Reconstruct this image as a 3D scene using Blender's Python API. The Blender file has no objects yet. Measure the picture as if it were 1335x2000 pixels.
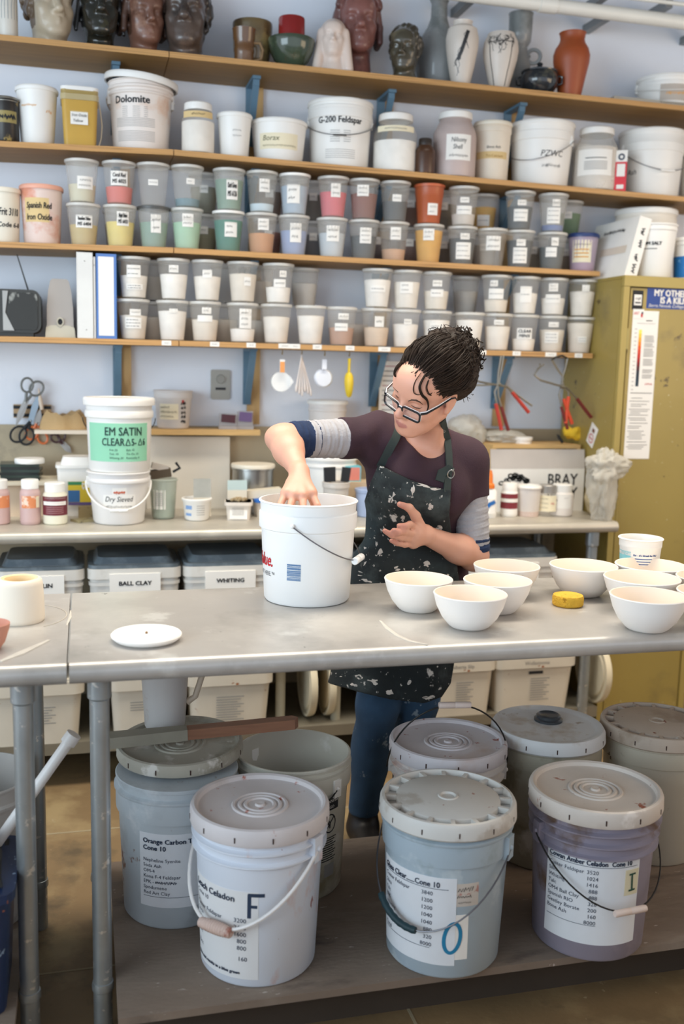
import bpy, math, random
import numpy as np
from mathutils import Vector, Matrix
random.seed(7); rng = np.random.default_rng(7)
SC = bpy.context.scene
COL = SC.collection
PI = math.pi

# ------------------------------------------------------------------ camera
FPX, CX, CY, CAMZ = 1944.0, 667.5, 1000.0, 1.5          # 35 mm lens, frame 1335 x 2000
def _n(v): v = np.array(v, float); return v/np.linalg.norm(v)
_up = -_n((-322, 13000, FPX)); _x = np.array((7547., -102., FPX)); _x = _n(_x-_x.dot(_up)*_up); _y = np.cross(_up, _x)
RC = np.array([_x, _y, _up]); OC = np.array([0, 0, CAMZ])
def ray(px, py): return RC @ np.array([(px-CX)/FPX, (py-CY)/FPX, 1.0])
def on_z(px, py, z): d = ray(px, py); return OC+d*(z-CAMZ)/d[2]
def on_y(px, py, y): d = ray(px, py); return OC+d*y/d[1]
cam_d = bpy.data.cameras.new('camera'); cam = bpy.data.objects.new('camera', cam_d); COL.objects.link(cam)
cam_d.sensor_fit = 'VERTICAL'; cam_d.sensor_height = 36.0; cam_d.sensor_width = 24.0; cam_d.lens = FPX/2000*36
cam_d.clip_start = 0.05; cam_d.clip_end = 60
cam.matrix_world = Matrix(((RC[0][0], -RC[0][1], -RC[0][2], OC[0]), (RC[1][0], -RC[1][1], -RC[1][2], OC[1]),
                           (RC[2][0], -RC[2][1], -RC[2][2], OC[2]), (0, 0, 0, 1)))
cam_d.dof.use_dof = True; cam_d.dof.focus_distance = 2.62; cam_d.dof.aperture_fstop = 2.0
SC.camera = cam

# ------------------------------------------------------------------ light and exposure
SC.view_settings.view_transform = 'Standard'; SC.view_settings.look = 'None'
SC.view_settings.gamma = 1.0; SC.view_settings.use_curve_mapping = False
SC.view_settings.exposure = -0.12
w = bpy.data.worlds.new('daylight'); SC.world = w; w.use_nodes = True
bg = w.node_tree.nodes['Background']; bg.inputs[0].default_value = (0.86, 0.93, 1.06, 1); bg.inputs[1].default_value = 1.4
def area(name, loc, aim, sx, sy, power, color, spread=PI):
    d = bpy.data.lights.new(name, 'AREA'); d.spread = spread; d.shape = 'RECTANGLE'; d.size = sx; d.size_y = sy; d.energy = power; d.color = color
    o = bpy.data.objects.new(name, d); COL.objects.link(o); o.location = loc
    o.rotation_euler = (Vector(aim)-Vector(loc)).to_track_quat('-Z', 'Y').to_euler()
    return o
area('daylight_window', (-3.4, -0.2, 1.75), (0.8, 3.0, 1.0), 3.4, 2.2, 165, (0.70, 0.88, 1.0))
area('ceiling_fluorescent', (0.9, 2.72, 3.1), (0.9, 2.72, 0), 3.2, 0.6, 44, (1.0, 0.92, 0.79), 1.75)
area('warm_room_lamp', (3.6, 1.4, 2.0), (1.0, 2.9, 1.0), 1.6, 1.4, 30, (1.0, 0.74, 0.46))
SC.cycles.transparent_max_bounces = 20
SC.cycles.max_bounces = 8

# ------------------------------------------------------------------ materials
MATS = {}
def nodes_of(m): m.use_nodes = True; return m.node_tree.nodes, m.node_tree.links
def srgb(c):
    if isinstance(c, str): c = tuple(int(c[i:i+2], 16)/255 for i in (0, 2, 4))
    return tuple((x/12.92 if x <= .04045 else ((x+.055)/1.055)**2.4) for x in c)
def pm(name, col, rough=.5, metal=0., var=.08, scale=6., spots=(), bump=0., bscale=60., spec=.5, alpha=None, coat=0., stretch=None, sss=0.):
    """procedural Principled material: base colour with noise variation and any number of (colour, scale, threshold, softness) blots"""
    if name in MATS: return MATS[name]
    m = bpy.data.materials.new(name); N, L = nodes_of(m); b = N['Principled BSDF']; out = N['Material Output']
    spots = [(q[0], q[1], .5+(q[2]-.5)*.62, q[3]) for q in spots]
    c = srgb(col); tc = N.new('ShaderNodeTexCoord'); vec = tc.outputs['Object']
    if stretch:
        mp = N.new('ShaderNodeMapping'); mp.inputs['Scale'].default_value = stretch; L.new(vec, mp.inputs[0]); vec = mp.outputs[0]
    nz = N.new('ShaderNodeTexNoise'); nz.inputs['Scale'].default_value = scale; nz.inputs['Detail'].default_value = 5; L.new(vec, nz.inputs['Vector'])
    r = N.new('ShaderNodeValToRGB'); r.color_ramp.elements[0].position = .3; r.color_ramp.elements[1].position = .7
    r.color_ramp.elements[0].color = (*[x*(1-var) for x in c], 1); r.color_ramp.elements[1].color = (*[min(1, x*(1+var)) for x in c], 1)
    L.new(nz.outputs['Fac'], r.inputs[0]); cur = r.outputs[0]
    for k, (sc, ss, th, so) in enumerate(spots):
        n2 = N.new('ShaderNodeTexNoise'); n2.noise_dimensions = '4D'; n2.inputs['W'].default_value = 3.7*k+len(name); n2.inputs['Scale'].default_value = ss; n2.inputs['Detail'].default_value = 6; n2.inputs['Roughness'].default_value = .6
        L.new(vec, n2.inputs['Vector'])
        r2 = N.new('ShaderNodeMapRange'); r2.inputs['From Min'].default_value = th; r2.inputs['From Max'].default_value = th+so; L.new(n2.outputs['Fac'], r2.inputs['Value'])
        mx = N.new('ShaderNodeMix'); mx.data_type = 'RGBA'; L.new(r2.outputs[0], mx.inputs['Factor']); L.new(cur, mx.inputs['A']); mx.inputs['B'].default_value = (*srgb(sc), 1); cur = mx.outputs['Result']
    L.new(cur, b.inputs['Base Color']); b.inputs['Roughness'].default_value = rough; b.inputs['Metallic'].default_value = metal
    b.inputs['Specular IOR Level'].default_value = spec; b.inputs['Coat Weight'].default_value = coat
    if sss: b.inputs['Subsurface Weight'].default_value = sss; b.inputs['Subsurface Radius'].default_value = (.012, .005, .003); b.inputs['Subsurface Scale'].default_value = 1.0
    if bump:
        n3 = N.new('ShaderNodeTexNoise'); n3.inputs['Scale'].default_value = bscale; n3.inputs['Detail'].default_value = 4; L.new(vec, n3.inputs['Vector'])
        bp = N.new('ShaderNodeBump'); bp.inputs['Strength'].default_value = bump; bp.inputs['Distance'].default_value = .01; L.new(n3.outputs['Fac'], bp.inputs['Height']); L.new(bp.outputs[0], b.inputs['Normal'])
    if alpha is not None:
        t = N.new('ShaderNodeBsdfTransparent'); t.inputs[0].default_value = (1, 1, 1, 1); s = N.new('ShaderNodeMixShader'); s.inputs[0].default_value = alpha
        L.new(t.outputs[0], s.inputs[1]); L.new(b.outputs[0], s.inputs[2]); L.new(s.outputs[0], out.inputs['Surface'])
    MATS[name] = m
    return m
def powder(hexcol):
    return pm('powder '+hexcol, hexcol, .9, var=.06, scale=30)
WHITE = pm('white plastic', 'EFECE6', .42, var=.025)
CLEANWHITE = pm('clean white plastic', 'EAEAE8', .38, var=.015)
CREAM = pm('cream plastic', 'E6DDCB', .45, var=.04)
DIRTYWHITE = pm('dusty white plastic', 'E2DCD3', .5, var=.05, scale=4, spots=(('B98F6C', 9, .66, .05), ('8A4B30', 26, .72, .02)))
PAPER = pm('white paper', 'EEEAE3', .85, var=.02)
CREAMPAPER = pm('cream paper', 'EBE0C2', .85, var=.03)
TANPAPER = pm('tan masking tape', 'DCC08A', .8, var=.05)
INK = pm('black ink', '1E2024', .7, var=.02)
BLUEINK = pm('navy print', '26364E', .7, var=.02)
GREYINK = pm('grey print', '8F8C88', .8, var=.02)
REDINK = pm('red print', 'C8202B', .6, var=.02)
ORANGEINK = pm('orange marker', 'DD9A33', .7, var=.05)
CLEAR = pm('clear deli plastic', 'F6EFE4', .2, var=.02, alpha=.17)
CLOUDY = pm('cloudy deli plastic', 'E6E2DA', .3, var=.03, alpha=.3)
LIDP = pm('frosted deli lid', 'E6E3DC', .35, var=.03, alpha=.65)
STEEL = pm('brushed steel', 'A9A8A4', .32, metal=1., var=.08, scale=14)
WIRE = pm('galvanised wire', '77767A', .35, metal=1., var=.05)
DARKWIRE = pm('dark wire', '3A3836', .45, metal=.8, var=.1)
BLACKP = pm('black plastic', '2A2927', .45, var=.1)

# ------------------------------------------------------------------ mesh building
class M:
    def __init__(s): s.v = []; s.f = []; s.mi = []; s.sm = []
    def add(s, V, F, mat=0, smooth=True):
        o = len(s.v); s.v.extend([tuple(map(float, p)) for p in V])
        for q in F: s.f.append(tuple(i+o for i in q)); s.mi.append(mat); s.sm.append(smooth)
        return s
    def box(s, c, d, rz=0., mat=0, R=None):
        hx, hy, hz = d[0]/2, d[1]/2, d[2]/2; P = [(x, y, z) for x in (-hx, hx) for y in (-hy, hy) for z in (-hz, hz)]
        Q = Matrix.Rotation(rz, 3, 'Z') if R is None else R
        V = [Vector(c)+Q @ Vector(p) for p in P]
        return s.add(V, [(0, 1, 3, 2), (4, 6, 7, 5), (0, 4, 5, 1), (2, 3, 7, 6), (0, 2, 6, 4), (1, 5, 7, 3)], mat, False)
    def rbox(s, c, d, r=.01, rz=0., mat=0, n=3):
        """box with rounded vertical corners"""
        pts = []
        for (sx, sy, a0) in ((1, 1, 0), (-1, 1, 90), (-1, -1, 180), (1, -1, 270)):
            for k in range(n+1):
                a = math.radians(a0+90*k/n); pts.append((sx*(d[0]/2-r)+r*math.cos(a), sy*(d[1]/2-r)+r*math.sin(a)))
        Q = Matrix.Rotation(rz, 2)
        pts = [Q @ Vector(p) for p in pts]
        return s.prism([(c[0]+p[0], c[1]+p[1]) for p in pts], c[2]-d[2]/2, c[2]+d[2]/2, mat)
    def frustum(s, c, d0, d1, h, r=.01, mat=0, n=3, rz=0.):
        """tapered rounded-rectangle block: d0 bottom (x,y), d1 top"""
        rings = []
        for d, z in ((d0, 0), (d1, h)):
            for (sx, sy, a0) in ((1, 1, 0), (-1, 1, 90), (-1, -1, 180), (1, -1, 270)):
                for k in range(n+1):
                    a = math.radians(a0+90*k/n); p = Matrix.Rotation(rz, 2) @ Vector((sx*(d[0]/2-r)+r*math.cos(a), sy*(d[1]/2-r)+r*math.sin(a)))
                    rings.append((c[0]+p[0], c[1]+p[1], c[2]+z))
        k = 4*(n+1)
        F = [(i, (i+1) % k, k+(i+1) % k, k+i) for i in range(k)]+[tuple(range(k))[::-1], tuple(range(k, 2*k))]
        return s.add(rings, F, mat, True)
    def prism(s, pts, z0, z1, mat=0, axis='z', smooth=False):
        n = len(pts)
        def mk(p, t):
            return (p[0], p[1], t) if axis == 'z' else ((p[0], t, p[1]) if axis == 'y' else (t, p[0], p[1]))
        V = [mk(p, z0) for p in pts]+[mk(p, z1) for p in pts]
        F = [(i, (i+1) % n, n+(i+1) % n, n+i) for i in range(n)]+[tuple(range(n))[::-1], tuple(range(n, 2*n))]
        return s.add(V, F, mat, smooth)
    def lathe(s, prof, seg=32, mat=0, c=(0, 0, 0), a0=0., a1=2*PI, ell=1., tilt=None):
        full = abs(a1-a0-2*PI) < 1e-6; V = []; F = []; n = seg if full else seg+1; idx = []
        for (r, z) in prof:
            if r < 1e-6: idx.append([len(V)]*n); V.append(Vector((0, 0, z)))
            else:
                st = len(V); idx.append(list(range(st, st+n)))
                for k in range(n):
                    a = a0+(a1-a0)*k/seg; V.append(Vector((r*math.cos(a), ell*r*math.sin(a), z)))
        for i in range(len(prof)-1):
            for k in range(seg):
                k2 = (k+1) % n; q = [idx[i][k], idx[i][k2], idx[i+1][k2], idx[i+1][k]]; u = []
                for t in q:
                    if t not in u: u.append(t)
                if len(u) >= 3: F.append(tuple(u))
        if tilt is not None: V = [tilt @ p for p in V]
        V = [p+Vector(c) for p in V]
        return s.add(V, F, mat, True)
    def tube(s, pts, r, seg=8, mat=0, closed=False, flat=1.):
        P = [Vector(p) for p in pts]; n = len(P); rs = r if isinstance(r, (list, tuple, np.ndarray)) else [r]*n
        V = []; F = []; nrm = None
        for i in range(n):
            t = (P[(i+1) % n]-P[i-1]) if closed else (P[min(i+1, n-1)]-P[max(i-1, 0)])
            if t.length < 1e-9: t = Vector((0, 0, 1))
            t.normalize()
            if nrm is None:
                h = Vector((0, 0, 1)) if abs(t.z) < .9 else Vector((1, 0, 0)); nrm = (h-t*h.dot(t)).normalized()
            else:
                nrm = nrm-t*nrm.dot(t); nrm = nrm.normalized() if nrm.length > 1e-6 else t.orthogonal().normalized()
            bn = t.cross(nrm)
            for k in range(seg):
                a = 2*PI*k/seg; V.append(P[i]+(nrm*math.cos(a)*flat+bn*math.sin(a))*rs[i])
        m = n if closed else n-1
        for i in range(m):
            for k in range(seg):
                a, b = i*seg, ((i+1) % n)*seg; F.append((a+k, a+(k+1) % seg, b+(k+1) % seg, b+k))
        if not closed: F.append(tuple(range(seg))[::-1]); F.append(tuple((n-1)*seg+k for k in range(seg)))
        return s.add(V, F, mat, True)
    def sphere(s, c, r, seg=16, rings=10, mat=0, sc=(1, 1, 1)):
        prof = [(math.sin(PI*i/rings), -math.cos(PI*i/rings)) for i in range(rings+1)]; prof[0] = (0, -1); prof[-1] = (0, 1)
        T = Matrix.Diagonal((r*sc[0], r*sc[1], r*sc[2])); return s.lathe(prof, seg, mat, c, tilt=T)
    def grid(s, fn, nu, nv, mat=0, smooth=True, back=False):
        V = [fn(i/nu, j/nv) for j in range(nv+1) for i in range(nu+1)]
        F = [(j*(nu+1)+i, j*(nu+1)+i+1, (j+1)*(nu+1)+i+1, (j+1)*(nu+1)+i) for j in range(nv) for i in range(nu)]
        return s.add(V, F, mat, smooth)
    def slab(s, fn, nu, nv, mat=0, th=.0004, off=None):
        """a thin sheet with thickness: fn(u,v)->point on the outside, off(u,v)->inside point"""
        A = [Vector(fn(i/nu, j/nv)) for j in range(nv+1) for i in range(nu+1)]; B = [Vector(off(i/nu, j/nv)) for j in range(nv+1) for i in range(nu+1)]
        k = len(A); W = nu+1
        F = [(j*W+i, j*W+i+1, (j+1)*W+i+1, (j+1)*W+i) for j in range(nv) for i in range(nu)]
        F += [tuple(x+k for x in q[::-1]) for q in list(F)]
        bd = [i for i in range(W)]+[j*W+nu for j in range(1, nv+1)]+[nv*W+i for i in range(nu-1, -1, -1)]+[j*W for j in range(nv-1, 0, -1)]
        F += [(bd[i], k+bd[i], k+bd[(i+1) % len(bd)], bd[(i+1) % len(bd)]) for i in range(len(bd))]
        return s.add(A+B, F, mat, True)
    def build(s, name, mats, parent=None, loc=None, angle=38, rotz=None):
        me = bpy.data.meshes.new(name); me.from_pydata(s.v, [], s.f)
        for m in (mats if isinstance(mats, (list, tuple)) else [mats]): me.materials.append(m)
        me.polygons.foreach_set('material_index', s.mi); me.polygons.foreach_set('use_smooth', s.sm)
        me.validate(); me.update()
        if any(s.sm): me.set_sharp_from_angle(angle=math.radians(angle))
        o = bpy.data.objects.new(name, me); COL.objects.link(o)
        if parent: o.parent = parent
        if loc is not None: o.location = loc
        if rotz is not None: o.rotation_euler = (0, 0, rotz)
        return o

def tag(o, label, cat, group=None):
    o['label'] = label; o['category'] = cat
    if group: o['group'] = group
    return o
def thing(name, label, cat, loc=(0, 0, 0), rotz=0., group=None):
    o = bpy.data.objects.new(name, None); COL.objects.link(o); o.empty_display_size = .05
    o.location = loc; o.rotation_euler = (0, 0, rotz); return tag(o, label, cat, group)
def struct(name, m, mats, **k):
    o = m.build(name, mats, **k); o['kind'] = 'structure'; return o

# ------------------------------------------------------------------ writing
_TXT = {}
def text_geo(s, size, shear=0., bold=0., align='LEFT'):
    key = (s, size, shear, bold, align)
    if key not in _TXT:
        cu = bpy.data.curves.new('t', 'FONT'); cu.body = s; cu.size = size; cu.shear = shear; cu.offset = bold; cu.align_x = align; cu.resolution_u = 2
        ob = bpy.data.objects.new('t', cu); me = bpy.data.meshes.new_from_object(ob)
        V = np.array([v.co[:] for v in me.vertices]).reshape(-1, 3); F = [tuple(p.vertices) for p in me.polygons]
        bpy.data.objects.remove(ob); bpy.data.curves.remove(cu); bpy.data.meshes.remove(me); _TXT[key] = (V, F)
    return _TXT[key]
def put_text(m, s, size, at, mp, mat=1, shear=0., bold=0., align='LEFT', sx=1.):
    """lay text s with baseline start at=(u,v) through the mapping mp(u,v)->xyz"""
    V, F = text_geo(s, size, shear, 0., align)
    if len(V) == 0: return
    for i, (dx, dy) in enumerate(((0, 0),) if not bold else ((-bold, 0), (bold, 0), (0, bold*.7), (0, -bold*.7))):
        m.add([mp(at[0]+p[0]*sx+dx, at[1]+p[1]+dy, i*.00025) for p in V], F, mat, False)
def put_bar(m, u0, u1, v, h, mp, mat=1, n=4):
    V = []
    for i in range(n+1):
        u = u0+(u1-u0)*i/n; V += [mp(u, v-h/2), mp(u, v+h/2)]
    m.add(V, [(2*i, 2*i+2, 2*i+3, 2*i+1) for i in range(n)], mat, False)
def put_stroke(m, pts, wd, mp, mat=1):
    q_ = [pts[0]]
    for a, b in zip(pts[:-1], pts[1:]):
        k_ = max(1, int(math.hypot(b[0]-a[0], b[1]-a[1])/.006)); q_ += [(a[0]+(b[0]-a[0])*j/k_, a[1]+(b[1]-a[1])*j/k_) for j in range(1, k_+1)]
    pts = q_; n = len(pts); V = []
    for i, p in enumerate(pts):
        a = Vector(pts[max(i-1, 0)]); b = Vector(pts[min(i+1, n-1)]); t = (b-a); t = t.normalized() if t.length else Vector((1, 0)); q = Vector((-t.y, t.x))*wd/2
        V += [mp(p[0]-q.x, p[1]-q.y), mp(p[0]+q.x, p[1]+q.y)]
    m.add(V, [(2*i, 2*i+2, 2*i+3, 2*i+1) for i in range(n-1)], mat, False)
def scribble(m, u0, u1, v, h, mp, mat=1, rnd=random, wd=None):
    """an illegible handwritten word"""
    n = max(6, int((u1-u0)/h*4)); pts = []
    for i in range(n+1):
        pts.append((u0+(u1-u0)*i/n+rnd.uniform(-.1, .1)*h, v+h*(.5*((i % 2)*2-1)*rnd.uniform(.3, 1.))))
    put_stroke(m, pts, wd or h*.16, mp, mat)
def cyl_map(r, off=.0008, a0=0.):
    """u runs around the wall (0 faces local -y), v is height; r may be a function of height"""
    rf = r if callable(r) else (lambda z: r)
    def mp(u, v, e=0.):
        q = rf(v); a = a0+u/q; return ((q+off+e)*math.sin(a), -(q+off+e)*math.cos(a), v)
    return mp
def flat_map(o, eu, ev, off=.0006):
    o, eu, ev = Vector(o), Vector(eu), Vector(ev); nn = eu.cross(ev).normalized()
    return lambda u, v, e=0.: tuple(o+eu*u+ev*v+nn*(off+e))
def cyl_label(m, r, u0, u1, v0, v1, mat=0, a0=0., off=.0006):
    f = cyl_map(r, off, a0); g = cyl_map(r, -.0004, a0)
    n = max(2, int(abs(u1-u0)/.012)); m.slab(lambda a, b: f(u0+(u1-u0)*a, v0+(v1-v0)*b), n, 2, mat, off=lambda a, b: g(u0+(u1-u0)*a, v0+(v1-v0)*b))
def flat_label(m, o, eu, ev, w, h, mat=0, th=.0005):
    o, eu, ev = Vector(o), Vector(eu), Vector(ev); nn = eu.cross(ev).normalized()
    f = lambda a, b: o+eu*(w*a)+ev*(h*b)+nn*th; g = lambda a, b: o+eu*(w*a)+ev*(h*b)-nn*.0002
    m.slab(f, 1, 1, mat, off=g)
def face_cam(x, y): return math.atan2(x, y)*-1.0     # rotz that turns local -y towards the camera
# ------------------------------------------------------------------ room
YW = 3.97
wallm = pm('painted wall', 'E6EAF2', .8, var=.02, scale=2.2, bump=.05, bscale=220)
m = M(); m.box((1.2, YW+.05, 1.6), (6.4, .1, 3.2)); struct('wall_back', m, wallm)
m = M(); m.box((.2, YW-.006, .62), (3.64, .012, 1.24)); struct('trim_1', m, pm('tan backsplash board', 'B4A58A', .7, var=.06, scale=3, spots=(('8F8573', 5, .6, .1),)))
m = M(); m.box((1.0, .45, .525), (7.4, .1, 1.05)); struct('shade_wall_front', m, wallm)  # low wall added below the frame to keep daylight off the foreground floor
m = M(); m.box((4.45, 1.2, 1.6), (.1, 5.6, 3.2)); struct('shade_wall_right', m, wallm)  # unseen wall added at the right to cut side light on the floor
floorm = pm('worn concrete floor', '80694A', .55, var=.15, scale=3.5, spots=(('9A8560', 3, .54, .12), ('5E4F3A', 4.2, .58, .12), ('A59474', 22, .76, .04)), bump=.1, bscale=50)
m = M(); m.box((1.0, 1.2, -.05), (7.4, 5.6, .1))
struct('floor', m, floorm)
m = M()
for x in (-1.26, -.28, .72, 1.72, 2.72): m.box((x, 1.2, .0004), (.007, 5.5, .0012))
for y in (.62, 1.6, 2.35, 3.1): m.box((1.0, y, .0004), (7.2, .007, .0012))
struct('trim_2', m, pm('floor joint filler', '9A8C70', .8))
m = M(); m.box((1.2, .9, 3.25), (6.4, 6.2, .1)); struct('ceiling', m, pm('grey ceiling panel', '8C9093', .8, var=.05))

# ceiling pipes seen at the upper right
pipem = pm('white painted pipe', 'E9E6DC', .4, var=.03)
def pipe_run(name, p0, p1, y, r, label, collars=()):
    a, b = on_y(*p0, y), on_y(*p1, y); d = (b-a)/np.linalg.norm(b-a)
    t = thing(name, label, 'pipe', tuple(a)); m = M(); m.tube([(0, 0, 0), tuple(b-a)], r, 20); m.build('pipe_length', pipem, t)
    for s in collars:
        m = M(); q = (b-a)*s; m.tube([tuple(q-d*.035), tuple(q+d*.035)], r*1.14, 20); m.build('pipe_collar', pipem, t)
    for s in (.2, .62, .95):
        q = (b-a)*s; m = M(); m.box((q[0], (YW-y)/2+r*.5, q[2]-.0), (.03, YW-y-r, .03)); m.build('pipe_hanger', pm('grey bracket steel', '8E9192', .5, metal=.6), t)
pipe_run('ceiling_pipe', (790, -26), (1420, 55), 3.76, .026, 'thick white painted pipe running under the ceiling above the top shelf', (.42,))
pipe_run('conduit_pipe', (1120, -18), (1420, 19), 3.78, .008, 'thin white conduit running just above the thick white pipe')

# ------------------------------------------------------------------ shelves
YS = 3.68
ply = pm('plywood shelf', 'C0925A', .55, var=.16, scale=4, stretch=(1, 1, 110), spots=(('8B6237', 2.2, .62, .06),), coat=.15)
plyface = pm('plywood face', '94703C', .6, var=.12, scale=3, stretch=(1, 14, 1))
SHELF = {1: [(0, 66.7), (330, 100.4), (1335, 206.5)], 2: [(0, 275), (339, 292), (1335, 384)], 3: [(0, 472), (339, 483.2), (1170, 530)], 4: [(0, 656.3), (540, 670), (1160, 690.5)]}
ZS = {}
for k, pts in SHELF.items():
    q = [on_y(px, py, YS) for px, py in pts]; ZS[k] = [(p[0], p[2]) for p in q]
def zs(k, x):
    (x0, z0), (x1, z1), (x2, z2) = ZS[k]
    return z0+(z1-z0)*(x-x0)/(x1-x0) if x < x1 else z1+(z2-z1)*(x-x1)/(x2-x1)
TH = .019
names = {1: 'topmost', 2: 'second', 3: 'third', 4: 'lowest'}
what = {1: 'carrying the clay heads and vases', 2: 'carrying the large white tubs', 3: 'carrying the coloured glaze cups', 4: 'carrying the cups of white powder'}
for k in (1, 2, 3, 4):
    xe = {1: 2.75, 2: 2.75, 3: 1.995, 4: 1.985}[k]; xm = ZS[k][1][0] if k < 4 else .335
    for side, (a, b) in (('left', (-1.3, xm-.0015)), ('right', (xm+.0015, xe))):
        m = M(); za, zb = zs(k, a), zs(k, b); yb = YW-.004
        V = [(x, y, z) for x, z in ((a, za), (b, zb)) for y in (YS, yb) for z in (z-TH, z)]
        m.add(V, [(0, 1, 3, 2), (4, 6, 7, 5), (2, 3, 7, 6)], 0, False); m.add(V, [(0, 4, 5, 1)], 0, False); m.add(V, [(0, 2, 6, 4), (1, 5, 7, 3)], 1, False)
        o = m.build('shelf_board', [ply, plyface]); tag(o, f'{side} plywood board of the {names[k]} wall shelf, {what[k]}', 'shelf', 'plywood wall shelves')
# white tags on the front edge of the lowest shelf
for i, px in enumerate((325, 419, 490, 556, 577, 619, 683, 750, 941, 1008, 1075, 1129)):
    p = on_y(px, 656.3+px*.0297+6.5, YS); m = M(); wd = .034 if px not in (556, 750, 1075) else .048; z = zs(4, p[0])
    m.box((0, 0, 0), (wd, .001, .017)); mp = flat_map((-wd/2, -.0006, -.008), (1, 0, 0), (0, 0, 1))
    scribble(m, wd*.25, wd*.75, .008, .006, mp, 1)
    o = m.build('shelf_tag', [PAPER, INK], loc=(p[0], YS-.0008, z-.0098))
    tag(o, ['leftmost white paper tag', 'second white paper tag from the left', 'third white paper tag from the left', 'fourth, wide white paper tag', 'fifth white paper tag, beside the wide one', 'white paper tag above the round white scoop', 'white paper tag above the yellow scoop', 'wide white paper tag beside the dark hair', 'white paper tag right of the dark curls', 'white paper tag right of the first tongs', 'wide white paper tag left of the second tongs', 'rightmost white paper tag'][i]+' on the lowest shelf edge', 'tag', 'paper tags on the lowest shelf edge')

# blue brackets and wooden uprights
blue = pm('blue grey bracket', '5C7C92', .45, var=.08, scale=9)
upm = pm('pine upright', 'BE9A66', .6, var=.1, stretch=(12, 12, 1))
BX = [on_y(230, 700, 3.86)[0], on_y(489, 710, 3.86)[0], on_y(740, 710, 3.86)[0], on_y(983, 720, 3.86)[0]]
def bname(i): return ['leftmost', 'second', 'third', 'fourth'][i]
for i, x in enumerate(BX):
    m = M(); m.box((x+.028, YW-.011, 1.93), (.05, .018, 1.36))
    o = m.build('wall_upright', upm); tag(o, f'{bname(i)} pine strip fixed upright on the wall behind the blue brackets', 'wooden strip', 'pine strips behind the brackets')
    for k in (1, 2, 3, 4):
        if i == 3 and k == 3: pass
        z = zs(k, x)-TH; yb = YW-.022; dep = (yb-YS-.045)*.72; hh = .22 if k in (1, 4) else .14
        t = thing('shelf_bracket', f'{bname(i)} blue steel bracket under the {names[k]} shelf', 'bracket', (x, yb, z), 0, 'blue shelf brackets')
        m = M(); m.box((0, -.006, -hh/2), (.032, .008, hh)); m.build('back_plate', blue, t)
        m = M(); m.box((0, -dep/2, -.006), (.03, dep, .011)); m.build('arm', blue, t)
        m = M(); m.prism([(-dep+.012, -.008), (-dep+.012, -.03), (-.010, -hh), (-.010, -hh+.024)], -.012, .012, 0, 'x')
        m.build('brace', blue, t)

# ------------------------------------------------------------------ back bench
benchm = pm('galvanised bench steel', 'BAB3A6', .42, metal=.35, var=.1, scale=5, spots=(('CFC8B8', 4, .58, .12),))
pipe_g = pm('galvanised pipe', 'A6ABAC', .34, metal=.7, var=.12, scale=16, spots=(('D5D3CC', 30, .68, .03),))
ZB, YB = .92, 3.40
def rolled_top(m, x0, x1, yf, yb, z, th, r):
    pr = [(yb, z), (yf+r, z)]
    for k in range(1, 9):
        a = PI/2+PI*k/8; pr.append((yf+r+r*math.cos(a), z-r+r*math.sin(a)))
    pr += [(yf+r+.012, z-2*r), (yf+r+.012, z-th), (yb, z-th)]
    m.prism(pr, x0, x1, 0, 'x', True)
def pipe_leg(parent, x, y, h, r, ring=True, mat=None):
    mat = mat or pipe_g
    m = M(); m.lathe([(0, 0), (r, 0), (r, h), (0, h)], 24); lg = m.build('leg', mat, parent, (x, y, .0))
    m = M(); m.lathe([(r, h-.075), (r*1.22, h-.07), (r*1.22, h), (r, h)], 24); m.build('leg_socket', mat, lg)
    if ring:
        m = M(); m.lathe([(r, .115), (r*1.14, .118), (r*1.16, .128), (r*1.1, .136), (r, .137)], 24); m.build('foot_ring', mat, lg)
    return lg
t = thing('back_bench', 'long galvanised steel bench along the back wall under the shelves', 'bench', (0, 0, 0))
m = M(); rolled_top(m, -1.35, 1.99, YB, YW-.016, ZB, .026, .021); m.build('bench_top', benchm, t)
m = M(); m.box((.32, 3.72, .445), (3.3, .48, .022)); m.build('middle_shelf', benchm, t)
m = M(); m.box((.32, 3.70, .146), (3.3, .52, .042)); m.build('bottom_shelf', pm('dull shelf steel', '8F8878', .5, metal=.5, var=.1), t)
for x in (-1.25, 1.905):
    pipe_leg(t, x, 3.445, ZB-.026, .021, False); pipe_leg(t, x, 3.92, ZB-.026, .021, False)

# ------------------------------------------------------------------ front work tables
ZT, YT0, YT1 = .89, 1.995, 2.625
tablem = pm('worn steel tabletop', 'B0ABA5', .34, metal=.3, var=.12, scale=3, spots=(('C9C4BC', 2.6, .50, .2), ('C9C6C0', 9, .64, .1), ('85827C', 2.6, .6, .2), ('6B665F', 30, .80, .03)), bump=.04, bscale=30)
def work_table(x0, x1, legs, label):
    t = thing('work_table', label, 'table', (0, 0, 0), 0, 'steel work tables')
    m = M(); rolled_top(m, x0, x1, YT0, YT1, ZT, .03, .023); m.build('tabletop', tablem, t)
    for x in legs:
        pipe_leg(t, x, 2.085, ZT-.03, .0205); pipe_leg(t, x, 2.565, ZT-.03, .0205)
    return t
work_table(-.036, 2.35, (.0235, 2.28), 'long steel work table with the bucket and white bowls on it')
wt2 = work_table(-1.45, -.041, (-1.38, -.131), 'steel work table at the left edge, butted against the longer table')
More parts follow.
